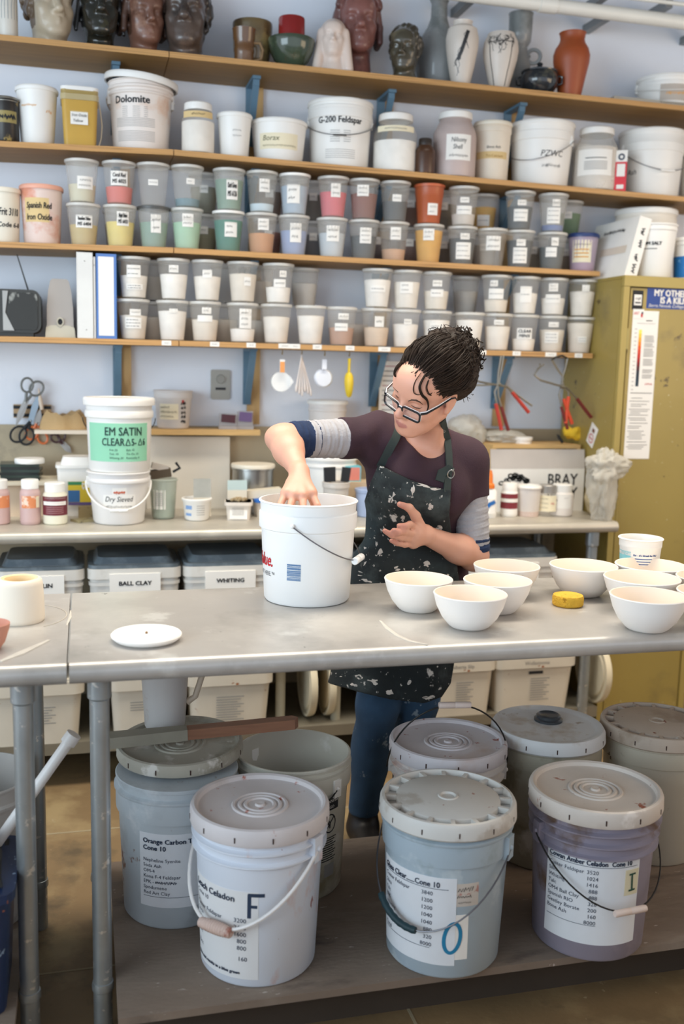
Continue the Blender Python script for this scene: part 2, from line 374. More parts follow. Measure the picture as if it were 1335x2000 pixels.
# dried clay smears left on the long table
cl = pm('dried clay smear', 'C4BEB4', .9, var=.06, scale=40)
for i, (pts, wd, lab) in enumerate((
    ([(742, 1212), (755, 1226), (775, 1241), (800, 1252), (835, 1259)], .006, 'curved line of dried white clay on the steel tabletop in front of the first bowl'),
    ([(0, 1292), (40, 1276), (95, 1250)], .011, 'straight streak of dried white clay on the left table beside the plaster mould'),
    ([(130, 1222), (137, 1205), (138, 1192)], .004, 'small curl of dried clay beside the seam between the two tables'))):
    P = [on_z(px, py, ZT+.0006) for px, py in pts]; m = M(); c = P[0]
    m.tube([tuple((p-c)*np.array([1, 1, 1])) for p in P], [wd*.5]+[wd]*(len(P)-2)+[wd*.4], 6, flat=.18)
    tag(m.build('clay_smear', cl, loc=tuple(c)), lab, 'clay smear')

# plywood floor board under each table
plyf = pm('dirty plywood platform', '827264', .75, var=.14, scale=3, stretch=(1, 3, 1), spots=(('978A7C', 3, .58, .2), ('5D5048', 4, .62, .12), ('B7ABA0', 34, .76, .03)), bump=.15, bscale=40)
for x0, x1, lab in ((.052, 2.2, 'dirty plywood platform under the long table, holding the glaze buckets'), (-1.3, -.155, 'dirty plywood platform under the left table, holding the blue tub')):
    t = thing('floor_platform', lab, 'platform', (0, 0, 0), 0, 'plywood platforms under the tables')
    m = M(); m.box(((x0+x1)/2, 2.275, .131), (x1-x0, .67, .018)); m.build('platform_board', plyf, t)
    for y in (2.02, 2.53):
        m = M(); m.box(((x0+x1)/2, y+.03, .061), (x1-x0-.06, .04, .122)); m.build('runner', pm('dark runner', '453A30', .8), t)
ZP = .14

# ------------------------------------------------------------------ olive locker
olive = pm('olive painted steel', '9C8848', .42, var=.06, scale=2.5, spots=(('857543', 3, .62, .08), ('C9BF9E', 60, .76, .02), ('5B4C2B', 14, .74, .02)), coat=.1)
oliveL = pm('olive frame edge', 'A69250', .42, var=.05)
LX0, LX1, LY0, LZ = 2.0, 2.40, 3.50, 1.858
t = locker = thing('metal_locker', 'tall olive steel locker at the end of the back bench, covered with stickers', 'locker', (LX0, LY0, 0))
m = M(); W = LX1-LX0; D = YW-.02-LY0
m.box((.006, D/2+.008, (LZ-.013)/2), (.012, D-.017, LZ-.013)); m.box((W-.006, D/2+.008, (LZ-.013)/2), (.012, D-.017, LZ-.013)); m.box((W/2, D-.0065, (LZ-.013)/2), (W-.026, .011, LZ-.014)); m.box((W/2, D/2+.008, LZ-.006), (W, D-.017, .012)); m.box((W/2, D/2, .05), (W-.026, D-.04, .06))
m.build('locker_body', olive, t)
m = M(); m.box((.0125, .004, LZ/2-.0205), (.025, .0195, LZ-.0415)); m.box((W-.0125, .004, LZ/2-.0205), (.025, .0195, LZ-.0415)); m.box((W/2, .004, LZ-.02), (W, .02, .04)); m.box((W/2, .0042, .05), (W-.052, .0195, .06)); m.build('locker_frame', oliveL, t)
door = M(); door.box((W/2+.002, .008, (LZ-.045+.085)/2), (W-.062, .014, LZ-.13)); dr = door.build('locker_door', olive, t)
m = M()
for z in (1.62, .95, .3): m.tube([(.031, -.002, z-.04), (.031, -.002, z+.04)], .006, 10)
m.build('hinge', oliveL, dr)
def lpx(px, py): p = on_y(px, py, LY0); return p[0]-LX0, p[2]
yd = .0008
# bumper sticker
x0, z1 = lpx(1264, 562); _, z0 = lpx(1263, 602); m = M(); sw = .285; h = z1-z0
flat_label(m, (x0, yd, z0), (1, 0, .0), (0, 0, 1), sw, h, 0); mp = flat_map((x0, yd, z0), (1, 0, 0), (0, 0, 1), .0011)
put_text(m, 'MY OTHER CAR', .034, (.030, h-.029), mp, 1, bold=.0014, sx=.86); put_text(m, 'IS A KILN', .034, (.058, h-.056), mp, 1, bold=.0014, sx=.86); put_text(m, 'Sierra Nevada College, Lake Tahoe', .017, (.008, .006), mp, 1, shear=.3)
m.build('bumper_sticker', [pm('blue sticker', '143F88', .5, var=.02), PAPER], t)
x0, z0 = lpx(1233, 604); m = M(); flat_label(m, (x0, yd, z0), (1, 0, 0), (0, 0, 1), .046, .072, 0); mp = flat_map((x0, yd, z0), (1, 0, 0), (0, 0, 1), .0011)
flat_label(m, (x0+.008, yd-.0003, z0+.016), (1, 0, 0), (0, 0, 1), .032, .04, 1); mp2 = flat_map((x0, yd-.001, z0), (1, 0, 0), (0, 0, 1), .0012)
put_bar(m, .012, .036, .026, .005, mp2, 0); scribble(m, .013, .035, .041, .014, mp2, 0)
m.build('black_sticker', [INK, PAPER], t)
# diamond sticker on the side
m = M(); s = .03; c = Vector((-.0006, .17, 1.235)); R = Matrix.Rotation(math.radians(28), 3, 'X')
eu, ev = R @ Vector((0, -1, 0)), R @ Vector((0, 0, 1)); flat_label(m, c-eu*.03-ev*.045, eu, ev, .06, .09, 0)
mp = flat_map(c-eu*.03-ev*.045, eu, ev, .0011); put_stroke(m, [(.03+.018*math.cos(a), .03+.018*math.sin(a)) for a in np.linspace(0, 2*PI, 20)], .004, mp, 1); put_bar(m, .018, .042, .03, .005, mp, 1); put_bar(m, .02, .04, .066, .016, mp, 2)
m.build('side_sticker', [PAPER, REDINK, pm('brown print', '7B4A3A', .7)], t)
# chart sheet taped to the door (two pages)
a = lpx(1236, 606); b = lpx(1218, 896); w_ = .112; hh = a[1]-b[1]
ch = M(); x0 = a[0]; flat_label(ch, (x0, yd-.0004, b[1]), (1, 0, 0), (0, 0, 1), w_, hh, 0); mp = flat_map((x0, yd-.0004, b[1]), (1, 0, 0), (0, 0, 1), .0012)
bars = ['F3E36B', 'F0C84E', 'EDA83F', 'E8872F', 'E0602A', 'D2432A', 'C23229', 'A52A28', '7C2426', '50252A', '353A42', '2C3A46', '2B3D4A', '2B3D4A']
bm = [pm('chart '+c, c, .8, var=.01) for c in bars]; n0 = hh*.93
for i, c in enumerate(bars): put_bar(ch, .030, .043, n0-.04-i*.0155, .0156, mp, 3+i, 1)
put_bar(ch, .058, .085, n0+.003, .003, mp, 1, 1); put_bar(ch, .02, .098, n0-.008, .0012, mp, 2, 1)
r_ = random.Random(3)
for blk, nl in ((n0-.055, 5), (n0-.085, 3), (n0-.105, 6), (n0-.145, 5), (n0-.185, 3), (n0-.205, 3)):
    for q in range(nl): put_bar(ch, .056, .056+r_.uniform(.036, .046), blk-q*.0056, .0022, mp, 2, 1)
for q in range(16): put_bar(ch, .012, .022, n0-.03-q*.0155, .002, mp, 2, 1)
scribble(ch, .072, .1, n0-.24, .008, mp, 17, r_, .0022)
v = n0-.275; put_bar(ch, .01, .104, v, .003, mp, 2, 1); v -= .02
while v > .03:
    L_ = r_.uniform(.05, .092); put_bar(ch, r_.choice((.008, .016)), .008+L_, v, .0022, mp, 2, 1); v -= r_.choice((.0075, .0075, .012))
o = ch.build('chart_poster', [PAPER, INK, GREYINK]+bm+[REDINK], loc=(LX0, LY0, 0)); tag(o, 'long white firing chart with a yellow to black colour strip taped on the locker', 'poster')
x0, z0 = lpx(1236, 622); m = M(); flat_label(m, (x0-.003, yd-.0014, z0), (1, 0, 0), (0, 0, 1), .047, .036, 0); mp = flat_map((x0, yd-.0014, z0), (1, 0, 0), (0, 0, 1), .0012); put_text(m, 'ART', .016, (.0, .015), mp, 1, sx=.8); put_bar(m, .031, .039, .013, .014, mp, 1, 1); put_bar(m, .033, .04, .022, .008, mp, 2, 1)
o = m.build('art_card', [PAPER, REDINK, BLUEINK], loc=(LX0, LY0, 0)); tag(o, 'small white card with red print at the top corner of the firing chart', 'card')
# ------------------------------------------------------------------ implicit-surface modelling (for heads, hands, bodies, cloth)
class Field:
    def __init__(s, lo, hi, h):
        s.lo = np.array(lo, float); s.h = h; s.n = np.ceil((np.array(hi)-s.lo)/h).astype(int)+1
        s.ax = [s.lo[i]+h*np.arange(s.n[i]) for i in range(3)]; s.f = np.full(tuple(s.n), 1.0, np.float32)
    def sl(s, lo, hi):
        out = []
        for i in range(3):
            a = max(0, int(math.floor((lo[i]-s.lo[i])/s.h))); b = min(s.n[i], int(math.ceil((hi[i]-s.lo[i])/s.h))+1)
            if b <= a: return None
            out.append(slice(a, b))
        return tuple(out)
    def pts(s, q): return s.ax[0][q[0]][:, None, None], s.ax[1][q[1]][None, :, None], s.ax[2][q[2]][None, None, :]
    def put(s, prim, k=.01, mode='u'):
        fn, lo, hi = prim; pad = max(k*1.5, s.h*3)+.012; q = s.sl(np.array(lo)-pad, np.array(hi)+pad)
        if q is None: return s
        x, y, z = s.pts(q); d = fn(x, y, z).astype(np.float32); f = s.f[q]
        if mode == 'u': hh = np.maximum(k-np.abs(f-d), 0)/k; s.f[q] = np.minimum(f, d)-hh*hh*k*.25
        elif mode == 's': d = -d; hh = np.maximum(k-np.abs(f-d), 0)/k; s.f[q] = np.maximum(f, d)+hh*hh*k*.25
        return s
def cone(a, b, r1, r2):
    a = np.array(a, float); b = np.array(b, float); ab = b-a; L2 = ab.dot(ab)+1e-12; R = max(r1, r2)
    def fn(x, y, z):
        t = np.clip(((x-a[0])*ab[0]+(y-a[1])*ab[1]+(z-a[2])*ab[2])/L2, 0, 1)
        return np.sqrt((x-a[0]-ab[0]*t)**2+(y-a[1]-ab[1]*t)**2+(z-a[2]-ab[2]*t)**2)-(r1+(r2-r1)*t)
    return fn, np.minimum(a, b)-R, np.maximum(a, b)+R
def ell(c, r, B=None):
    """ellipsoid; B columns are its axes"""
    c = np.array(c, float); r = np.array(r, float); B = np.eye(3) if B is None else np.array(B); R = r.max()
    def fn(x, y, z):
        X, Y, Z = x-c[0], y-c[1], z-c[2]; u = [(B[0, i]*X+B[1, i]*Y+B[2, i]*Z) for i in range(3)]
        k0 = np.sqrt(sum((u[i]/r[i])**2 for i in range(3))); k1 = np.sqrt(sum((u[i]/r[i]**2)**2 for i in range(3)))+1e-9
        return k0*(k0-1)/k1
    return fn, c-R, c+R
def chain(fld, pts, rs, k=.006):
    for i in range(len(pts)-1): fld.put(cone(pts[i], pts[i+1], rs[i], rs[i+1]), k)
def surface_nets(fld, f=None):
    f = fld.f if f is None else f; ins = f < 0; nx, ny, nz = f.shape
    cnt = np.zeros((nx-1, ny-1, nz-1), np.int8)
    cor = [(i, j, k) for i in (0, 1) for j in (0, 1) for k in (0, 1)]
    for i, j, k in cor: cnt += ins[i:nx-1+i, j:ny-1+j, k:nz-1+k]
    act = np.argwhere((cnt > 0) & (cnt < 8)); ident = np.full(cnt.shape, -1, np.int32); ident[tuple(act.T)] = np.arange(len(act))
    val = np.stack([f[act[:, 0]+i, act[:, 1]+j, act[:, 2]+k] for i, j, k in cor], 1); C = np.array(cor, float)
    S = np.zeros((len(act), 3)); W = np.zeros(len(act))
    for a in range(8):
        for b in range(a+1, 8):
            if np.abs(C[a]-C[b]).sum() != 1: continue
            va, vb = val[:, a], val[:, b]; m = (va < 0) != (vb < 0); t = np.where(m, va/np.where(m, va-vb, 1), 0)
            S += np.where(m[:, None], C[a]+(C[b]-C[a])*t[:, None], 0); W += m
    V = fld.lo+(act+S/W[:, None])*fld.h; Q = []
    for ax in range(3):
        o1, o2 = [(1, 2), (2, 0), (0, 1)][ax]; sl0 = [slice(None)]*3; sl1 = [slice(None)]*3; sl0[ax] = slice(0, -1); sl1[ax] = slice(1, None)
        e = ins[tuple(sl0)] != ins[tuple(sl1)]; idx = np.argwhere(e); ok = (idx[:, o1] > 0) & (idx[:, o2] > 0) & (idx[:, o1] < f.shape[o1]-1) & (idx[:, o2] < f.shape[o2]-1); idx = idx[ok]
        def cid(d1, d2):
            g = idx.copy(); g[:, o1] -= d1; g[:, o2] -= d2; return ident[tuple(g.T)]
        q = np.stack([cid(1, 1), cid(0, 1), cid(0, 0), cid(1, 0)], 1); flip = ~ins[tuple(idx.T)]; q[flip] = q[flip][:, ::-1]; Q.append(q)
    Q = np.concatenate(Q); Q = Q[(Q >= 0).all(1)]
    return V, Q
def net_obj(name, fld, mats, parent=None, loc=(0, 0, 0), mfn=None, f=None, smooth=2):
    V, Q = surface_nets(fld, f)
    for _ in range(smooth):
        acc = np.zeros_like(V); n = np.zeros(len(V))
        for a, b in ((0, 1), (1, 2), (2, 3), (3, 0)):
            np.add.at(acc, Q[:, a], V[Q[:, b]]); np.add.at(acc, Q[:, b], V[Q[:, a]]); np.add.at(n, Q[:, a], 1); np.add.at(n, Q[:, b], 1)
        V = V*.5+.5*acc/np.maximum(n, 1)[:, None]
    V = V-np.array(loc); me = bpy.data.meshes.new(name)
    me.vertices.add(len(V)); me.vertices.foreach_set('co', V.astype(np.float32).ravel()); me.loops.add(Q.size); me.loops.foreach_set('vertex_index', Q.astype(np.int32).ravel())
    me.polygons.add(len(Q)); me.polygons.foreach_set('loop_start', np.arange(0, Q.size, 4, dtype=np.int32))
    for m in (mats if isinstance(mats, (list, tuple)) else [mats]): me.materials.append(m)
    me.update(calc_edges=True); me.validate()
    if mfn is not None:
        cen = np.array([p.center[:] for p in me.polygons])+np.array(loc); me.polygons.foreach_set('material_index', mfn(cen).astype(np.int32))
    me.polygons.foreach_set('use_smooth', np.ones(len(me.polygons), bool)); me.update()
    o = bpy.data.objects.new(name, me); COL.objects.link(o)
    if parent is not None: o.parent = parent
    o.location = loc if parent is None else tuple(np.array(loc)-np.array(parent.location))
    return o
def head_prims(F, T, B, s=1., mouth='calm', nose=1., jaw=1.):
    """a human head; local x to its left, y forward, z up; T is the head centre between the eyes and ears"""
    T = np.array(T); B = np.array(B)
    W = lambda *p: T+B @ (np.array(p)*s)
    E = lambda c, r, k=.01, mode='u', tilt=None: F.put(ell(W(*c), np.array(r)*s, B if tilt is None else B @ tilt), k*s, mode)
    Cn = lambda a, b, r1, r2, k=.01, mode='u': F.put(cone(W(*a), W(*b), r1*s, r2*s), k*s, mode)
    E((0, -.018, .036), (.074, .094, .080)); E((0, .030, .030), (.064, .058, .062), .02)
    E((0, .028, -.032), (.055, .058, .080), .03)
    for sg in (1, -1):
        Cn((sg*.048*jaw, -.002, -.056), (sg*.020, .066, -.096), .016, .016, .03); E((sg*.042, .054, -.026), (.022, .024, .020), .022)
        E((sg*.030, .050, -.060), (.022, .022, .026), .03)
    E((0, .074, -.096), (.022, .019, .017), .022)
    Cn((-.034, .078, .020), (.034, .078, .020), .0085, .0085, .016); E((0, .070, .045), (.05, .022, .032), .03)
    for sg in (1, -1): E((sg*.031, .099, -.001), (.0175, .021, .0125), .012, 's')
    for sg in (1, -1): E((sg*.031, .0705, -.001), (.0145, .0145, .0130), .004)
    Cn((0, .086, .006), (0, .106*1, -.030), .0080, .0100*nose, .012); E((0, .106, -.034), (.0115*nose, .0115, .0105), .008)
    for sg in (1, -1): E((sg*.0120*nose, .093, -.038), (.0075, .0105, .0075), .007)
    for sg in (1, -1): E((sg*.006, .101, -.0455), (.0038, .0055, .0030), .003, 's')
    E((0, .077, -.064), (.030, .018, .022), .02)
    if mouth == 'grin':
        for i in range(-3, 3):
            z = lambda q: -.060+.010*(q/3)**2
            Cn((i*.0085, .092-.0012*i*i, z(i)+.003), ((i+1)*.0085, .092-.0012*(i+1)**2, z(i+1)+.003), .0048, .0048, .004); Cn((i*.008, .090-.0012*i*i, z(i)-.017), ((i+1)*.008, .090-.0012*(i+1)**2, z(i+1)-.017), .0055, .0055, .004)
    else:
        for sg in (1, -1):
            Cn((0, .0945, -.0628), (sg*.022, .0835, -.0665), .0052, .0028, .005); Cn((0, .0935, -.0722), (sg*.020, .0835, -.0685), .0066, .0028, .005)
    for sg in (1, -1):
        tl = np.array([[1, 0, 0], [0, math.cos(.25), -math.sin(.25)], [0, math.sin(.25), math.cos(.25)]])
        E((sg*.074, -.012, -.008), (.008, .019, .031), .008, tilt=tl); E((sg*.081, -.006, -.004), (.006, .011, .019), .006, 's', tilt=tl); E((sg*.072, .002, -.036), (.007, .009, .010), .008)
    return W
# ------------------------------------------------------------------ container builders
def bail(t, R, z, swing, mat, r=.0022, L=None, grip=None, grip_len=.085, grip_r=.009, ax=0., name='bail_handle'):
    """wire handle pivoting on two ears; ax turns the ear axis, swing is the angle above horizontal of the loop (negative hangs down)"""
    L = L or R*1.12; a = Vector((math.cos(ax), math.sin(ax), 0)); h = Vector((math.sin(ax), -math.cos(ax), 0))
    if swing < 0:
        hor = min(R+.006, L); d = h*hor+Vector((0, 0, -math.sqrt(max(L*L-hor*hor, 1e-6)) if swing <= -60 else L*math.sin(math.radians(swing))))
    else: d = h*L*math.cos(math.radians(swing))+Vector((0, 0, L*math.sin(math.radians(swing))))
    pts = [Vector((0, 0, z))+a*(R+.003)*math.cos(PI*k/28)+d*math.sin(PI*k/28) for k in range(29)]
    m = M(); m.tube(pts, r, 8); o = m.build(name, mat, t)
    if grip:
        c = Vector((0, 0, z))+d; c1 = c-a*grip_len/2; c2 = c+a*grip_len/2; m = M()
        P = []; Rr = []
        if grip[1] == 'rib':
            n = 26
            for k in range(n+1): P.append(c1.lerp(c2, k/n)); Rr.append(grip_r*(1 if k % 2 else .86)*(.75+.25*math.sin(PI*k/n)))
        else:
            for k, s_ in ((0, .86), (.03, 1), (.48, 1), (.5, .9), (.52, 1), (.97, 1), (1, .86)): P.append(c1.lerp(c2, k)); Rr.append(grip_r*s_)
        m.tube(P, Rr, 12); m.build('hand_grip', grip[0], o)
    return o
def ears(t, R, z, mat, ax=0., s=1.):
    for sg in (1, -1):
        a = Vector((math.cos(ax), math.sin(ax), 0))*sg; m = M()
        m.box(a*(R-.003)+Vector((0, 0, z)), (.016*s, .024*s, .045*s), rz=ax); m.sphere(a*(R+.004*s)+Vector((0, 0, z)), .006*s, 10, 6)
        m.build('bail_ear', mat, t)
def lid_mesh(kind, rl, skirt=.028, slit=True, ringmat=0):
    m = M()
    if kind == 'rings':
        p = [(rl-.012, -skirt), (rl-.001, -skirt), (rl+.001, -skirt+.006), (rl, -.004), (rl-.003, .003), (rl-.009, .005), (rl-.015, .002), (rl-.018, -.006), (rl-.022, -.0075), (.072, -.0075)]
        for rr in (.060, .046, .033):
            p += [(rr+.005, -.0072), (rr+.0025, -.0038), (rr-.0025, -.0038), (rr-.005, -.0072)]
        p += [(.012, -.0075), (.010, -.003), (.004, -.003), (.0, -.0045)]
        m.lathe(p, 72)
    elif kind == 'tabs':
        p = [(rl-.012, -skirt), (rl-.001, -skirt), (rl+.002, -skirt+.004), (rl, -.003), (rl-.004, .004), (rl-.010, .005), (rl-.013, .0), (rl-.014, -.012), (rl-.036, -.012), (rl-.037, .0005), (rl-.041, .003), (.024, .003), (.022, .0055), (.018, .0055), (.015, .001), (0, .0)]
        m.lathe(p, 72)
        for k in range(16):
            a = 2*PI*k/16+.1; R_ = Matrix.Rotation(a, 3, 'Z'); m.box(R_ @ Vector((rl-.025, 0, -.004)), (.026, .009, .013), R=R_)
    elif kind == 'spout':
        p = [(rl-.012, -skirt), (rl-.001, -skirt), (rl+.002, -skirt+.004), (rl, -.006), (rl-.006, .004), (rl-.013, .005), (rl-.024, -.001), (rl-.034, -.003), (0, -.003)]
        m.lathe(p, 72)
    else:
        m.lathe([(rl-.006, -skirt), (rl, -skirt), (rl+.001, -skirt*.4), (rl, -.002), (rl-.003, .0015), (rl-.009, .0015), (rl-.011, -.0015), (0, -.0015)], 48)
    if slit and kind in ('rings', 'tabs', 'spout'):
        for k in range(12):
            a = 2*PI*(k+.35)/12; R_ = Matrix.Rotation(a, 3, 'Z'); m.box(R_ @ Vector((rl+.0003, 0, -skirt*.55)), (.0025, .003, .012), R=R_, mat=1)
    return m
def taper(r0, r1, h): return lambda z: r0+(r1-r0)*z/h
def pail(name, label, cat, loc, rz, r0, r1, h, mat, ribs=(), open_=False, wall=.003, group=None, inner=None, rim=.006, seg=56, part='pail_body'):
    """round tapered tub; ribs = [(height fraction, band height, overhang)]"""
    t = thing(name, label, cat, loc, rz, group); rf = taper(r0, r1, h); m = M()
    p = [(0, .002), (r0-.012, .0), (r0-.004, .0015), (rf(.008), .008)]
    for fz, bh, ov in sorted(ribs):
        z = fz*h; p += [(rf(z), z-.003), (rf(z)+ov*.9, z), (rf(z)+ov, z+bh*.2), (rf(z)+ov, z+bh*.85), (rf(z+bh)+ov*.6, z+bh), (rf(z+bh), z+bh+.003)]
    p += [(r1, h-rim-.002)] + ([(r1+.0035, h-rim), (r1+.004, h-.002), (r1+.002, h)] if rim else []) + [(r1-wall+.001, h)]
    if open_: p += [(r1-wall, h-.004), (rf(h*.5)-wall, h*.5), (rf(.012)-wall, .012), (0, .01)]
    else: p += [(0, h-.001)]
    m.lathe(p, seg); m.build(part, mat, t)
    return t
def put_lid(t, kind, rl, z, mat, dark=None, skirt=.02, tilt=None, off=(0, 0), slit=True):
    m = lid_mesh(kind, rl, skirt, slit); o = m.build('lid', [mat, dark or INK], t, (off[0], off[1], z))
    if tilt: o.rotation_euler = tilt
    return o
def wrap_label(t, rf, u0, u1, v0, v1, writer=None, mat=PAPER, ink=INK, a0=0., name='label', extra=(), off=.0006, label=None):
    m = M(); cyl_label(m, rf, u0, u1, v0, v1, 0, a0, off)
    if writer: writer(m, cyl_map(rf, off+.0009, a0))
    o = m.build(name, [mat, ink]+list(extra), t)
    if label: o['label'] = label
    return o
def wrap_text(t, rf, writer, ink=INK, a0=0., name='printed_text', extra=()):
    m = M(); writer(m, cyl_map(rf, .0007, a0)); return m.build(name, [ink, ink]+list(extra), t)

# ------------------------------------------------------------------ five-gallon glaze buckets under the table
def glaze_bucket(name, label, x, y, rz, body, lidmat, kind='rings', dark=None, top='ribs', open_=False, inner=None, h=.360, z=None, group='glaze buckets under the table'):
    ribs = {'ribs': [(.80, .006, .010), (.88, .006, .010)], 'band': [(.76, .05, .007), (.90, .008, .009)], 'multi': [(.72, .005, .010), (.80, .005, .011), (.88, .005, .012)], 'open': [(.80, .05, .008), (.925, .008, .007)]}[top]
    t = pail(name, label, 'bucket', (x, y, ZP if z is None else z), rz, .131, .146, h, body, ribs, open_, group=group, seg=64, rim=.008)
    if lidmat: put_lid(t, kind, .157, h+.0135, lidmat, dark, .034)
    return t, taper(.131, .146, h)
lidtan = pm('clay dusted lid', 'C8BEB4', .6, var=.08, scale=7, spots=(('B3A396', 5, .60, .14), ('9A5C48', 24, .70, .03), ('DCD4CC', 9, .64, .06)), bump=.03)
lidtan2 = pm('tan dusted lid', 'B3A393', .62, var=.08, scale=7, spots=(('978470', 5, .55, .1), ('7C4A38', 26, .71, .03), ('D7CEC6', 16, .70, .05)), bump=.03)
lidgrey = pm('pale grey lid', 'C9C6C0', .5, var=.05, scale=6, spots=(('B2AAA0', 6, .60, .06), ('A0796A', 30, .75, .02)), bump=.02)
slit = pm('dark lid slit', '3A2620', .8)
fbody = pm('glaze stained white bucket', 'D4D9E2', .45, var=.04, scale=3, spots=(('CFAEA6', 7, .66, .08), ('8E4A3C', 30, .76, .02)), stretch=(1, 1, .5))
F, frf = glaze_bucket('glaze_bucket', 'dusty white bucket marked with a large black letter F, in the front row', .374, 2.106, face_cam(.374, 2.106), fbody, pm('pink stained lid', 'CBC4C3', .58, var=.08, scale=6, spots=(('B3A59C', 4, .60, .15), ('A9604F', 20, .70, .04))), 'rings', slit)
def w_F(m, mp):
    T = lambda s, u, v, sz, **k: put_text(m, s, sz, (u, v), mp, 1, **k)
    T('Leach Celadon', -.148, .206, .021, bold=.0005); T('Cone 10', -.148, .187, .015)
    for i, (a, b) in enumerate((('Custer Feldspar', '3200'), ('Silica', '2400'), ('Whiting', '1600'), ('EPK', '800'), ('Talc', '800'))):
        v = .158-i*.0165; T(a, -.148, v, .0145); T(b, .004, v, .0145, align='RIGHT')
    T('Zinc', -.148, .062, .0145); T('160', .006, .066, .0145, align='RIGHT'); T('One coat results in a blue green', -.148, .034, .0105, bold=.0004)
wrap_label(F, frf, -.158, .030, .022, .232, w_F, pm('plain bucket label', 'DEDDDC', .8, var=.02), BLUEINK, a0=-.22)
def w_Fbig(m, mp):
    put_stroke(m, [(.014, .170), (.015, .227)], .0085, mp, 1); put_stroke(m, [(.012, .225), (.048, .224)], .0085, mp, 1); put_stroke(m, [(.015, .198), (.032, .197)], .0075, mp, 1)
wrap_text(F, frf, w_Fbig, BLUEINK, a0=-.25, name='painted_letter')
ears(F, .152, .305, fbody, -.62, 1.3)
bail(F, .154, .305, -70, pm('white plastic strap', 'E3DEDA', .4), r=.0042, L=.225, grip=(pm('ribbed pinkish grip', 'D3B9AC', .5, spots=(('9C5B49', 30, .6, .1),)), 'rib'), grip_len=.085, grip_r=.015, ax=-.62)

obody = pm('blue grey glaze bucket', 'A6B5BF', .4, var=.06, scale=4, spots=(('C9D2D4', 6, .62, .1), ('93A2A8', 8, .62, .08)))
O, orf = glaze_bucket('glaze_bucket', 'pale blue-grey bucket marked with a large blue letter O, in the front row', .803, 2.045, face_cam(.803, 2.045), obody, lidgrey, 'tabs', slit, 'band')
def w_O(m, mp):
    T = lambda s, u, v, sz, **k: put_text(m, s, sz, (u, v), mp, 1, **k)
    T('Glass Clear......Cone 10', -.139, .225, .0185, sx=.9, bold=.0004); put_bar(m, -.139, .038, .221, .0012, mp, 1, 12)
    for i, (a, b) in enumerate((('Custer Feldspar', '3840'), ('Silica', '1200'), ('Talc', '1200'), ('EPK', '1040'), ('Whiting', '1040'), ('Zinc', '880'), ('Bone Ash', '320'), ('Total', '8000'))):
        v = .204-i*.0178; T(a, -.139, v, .0135); T(b, .004, v, .0135, align='RIGHT')
    put_bar(m, -.139, .0, .076, .001, mp, 1, 10)
def w_O2(m, mp):
    pts = [(.052+.018*math.cos(a)+.004*math.sin(a), .104+.036*math.sin(a)) for a in np.linspace(.3, 2*PI+.5, 30)]; put_stroke(m, pts, .0085, mp, 1)
wrap_label(O, orf, .02, .088, .05, .16, w_O2, PAPER, pm('blue paint', '1F7FA8', .5), name='letter_label', a0=-.22)
wrap_label(O, orf, -.15, .056, .036, .248, w_O, pm('bluish white paper', 'DFE2E6', .8), BLUEINK, off=.0011, a0=-.2)
wrap_label(O, orf, .05, .108, .18, .235, lambda m, mp: [scribble(m, .06, .095, .222, .012, mp, 1), scribble(m, .058, .09, .204, .01, mp, 1), scribble(m, .06, .09, .19, .006, mp, 1)], pm('stained tag', 'C9BFB4', .8, spots=(('B48478', 30, .6, .05),)), name='old_tag', off=.0003, a0=-.2)
ears(O, .153, .295, obody, -.42, 1.2)
o = bail(O, .156, .295, -70, WIRE, r=.002, L=.235, ax=-.42)
m = M(); a_ = Vector((math.cos(-.42), math.sin(-.42), 0)); h_ = Vector((math.sin(-.42), -math.cos(-.42), 0)); hor = .162; d_ = h_*hor+Vector((0, 0, -math.sqrt(.235**2-hor**2)))
P = [Vector((0, 0, .295))+a_*.159*math.cos(PI*k/60)+d_*math.sin(PI*k/60) for k in range(29, 44)]
m.tube(P, [.0075+.0012*((i % 2)) for i in range(len(P))], 10); m.build('wrapped_grip', pm('dark green tape', '14333A', .6, var=.2, scale=40), o)

ibody = pm('purple grey glaze bucket', '8C8694', .42, var=.06, scale=4, spots=(('6A5548', 5, .62, .08), ('9A92A0', 9, .62, .08)))
I, irf = glaze_bucket('glaze_bucket', 'purple-grey bucket with a tan lid and a green letter I on its label', 1.172, 2.03, face_cam(1.172, 2.03), ibody, lidtan, 'rings', slit, 'multi')
def w_I(m, mp):
    T = lambda s, u, v, sz, **k: put_text(m, s, sz, (u, v), mp, 1, **k)
    T('Cowan Amber Celadon  Cone 10', -.117, .244, .0168, sx=.86, bold=.0006); put_bar(m, -.117, .098, .240, .0012, mp, 1, 12)
    for i, (a, b) in enumerate((('Custer Feldspar', '3520'), ('Silica', '1024'), ('Whiting', '1416'), ('Talc', '888'), ('OM4 Ball Clay', '488'), ('Spanish RIO', '328'), ('Gestley Borate', '200'), ('Bone Ash', '160'), ('', '8000'))):
        v = .222-i*.0158; T(a, -.117, v, .0135); T(b, .003, v, .0135, align='RIGHT')
    put_bar(m, -.117, .003, .0935, .001, mp, 1, 10)
wrap_label(I, irf, -.124, .106, .045, .264, w_I, pm('bluish white paper', 'DFE2E6', .8, spots=(('A96B58', 24, .80, .03),)), BLUEINK, a0=.12)
wrap_label(I, irf, .066, .104, .168, .232, lambda m, mp: [put_stroke(m, [(.086, .18), (.084, .22)], .005, mp, 1), put_stroke(m, [(.076, .22), (.094, .221)], .0045, mp, 1), put_stroke(m, [(.077, .18), (.095, .181)], .0045, mp, 1)], pm('yellowish tag', 'D9D2B4', .8), pm('dark green paint', '1F4A3C', .6), name='letter_label', off=.0012, a0=.12)
ears(I, .152, .285, ibody, .62, 1.1)
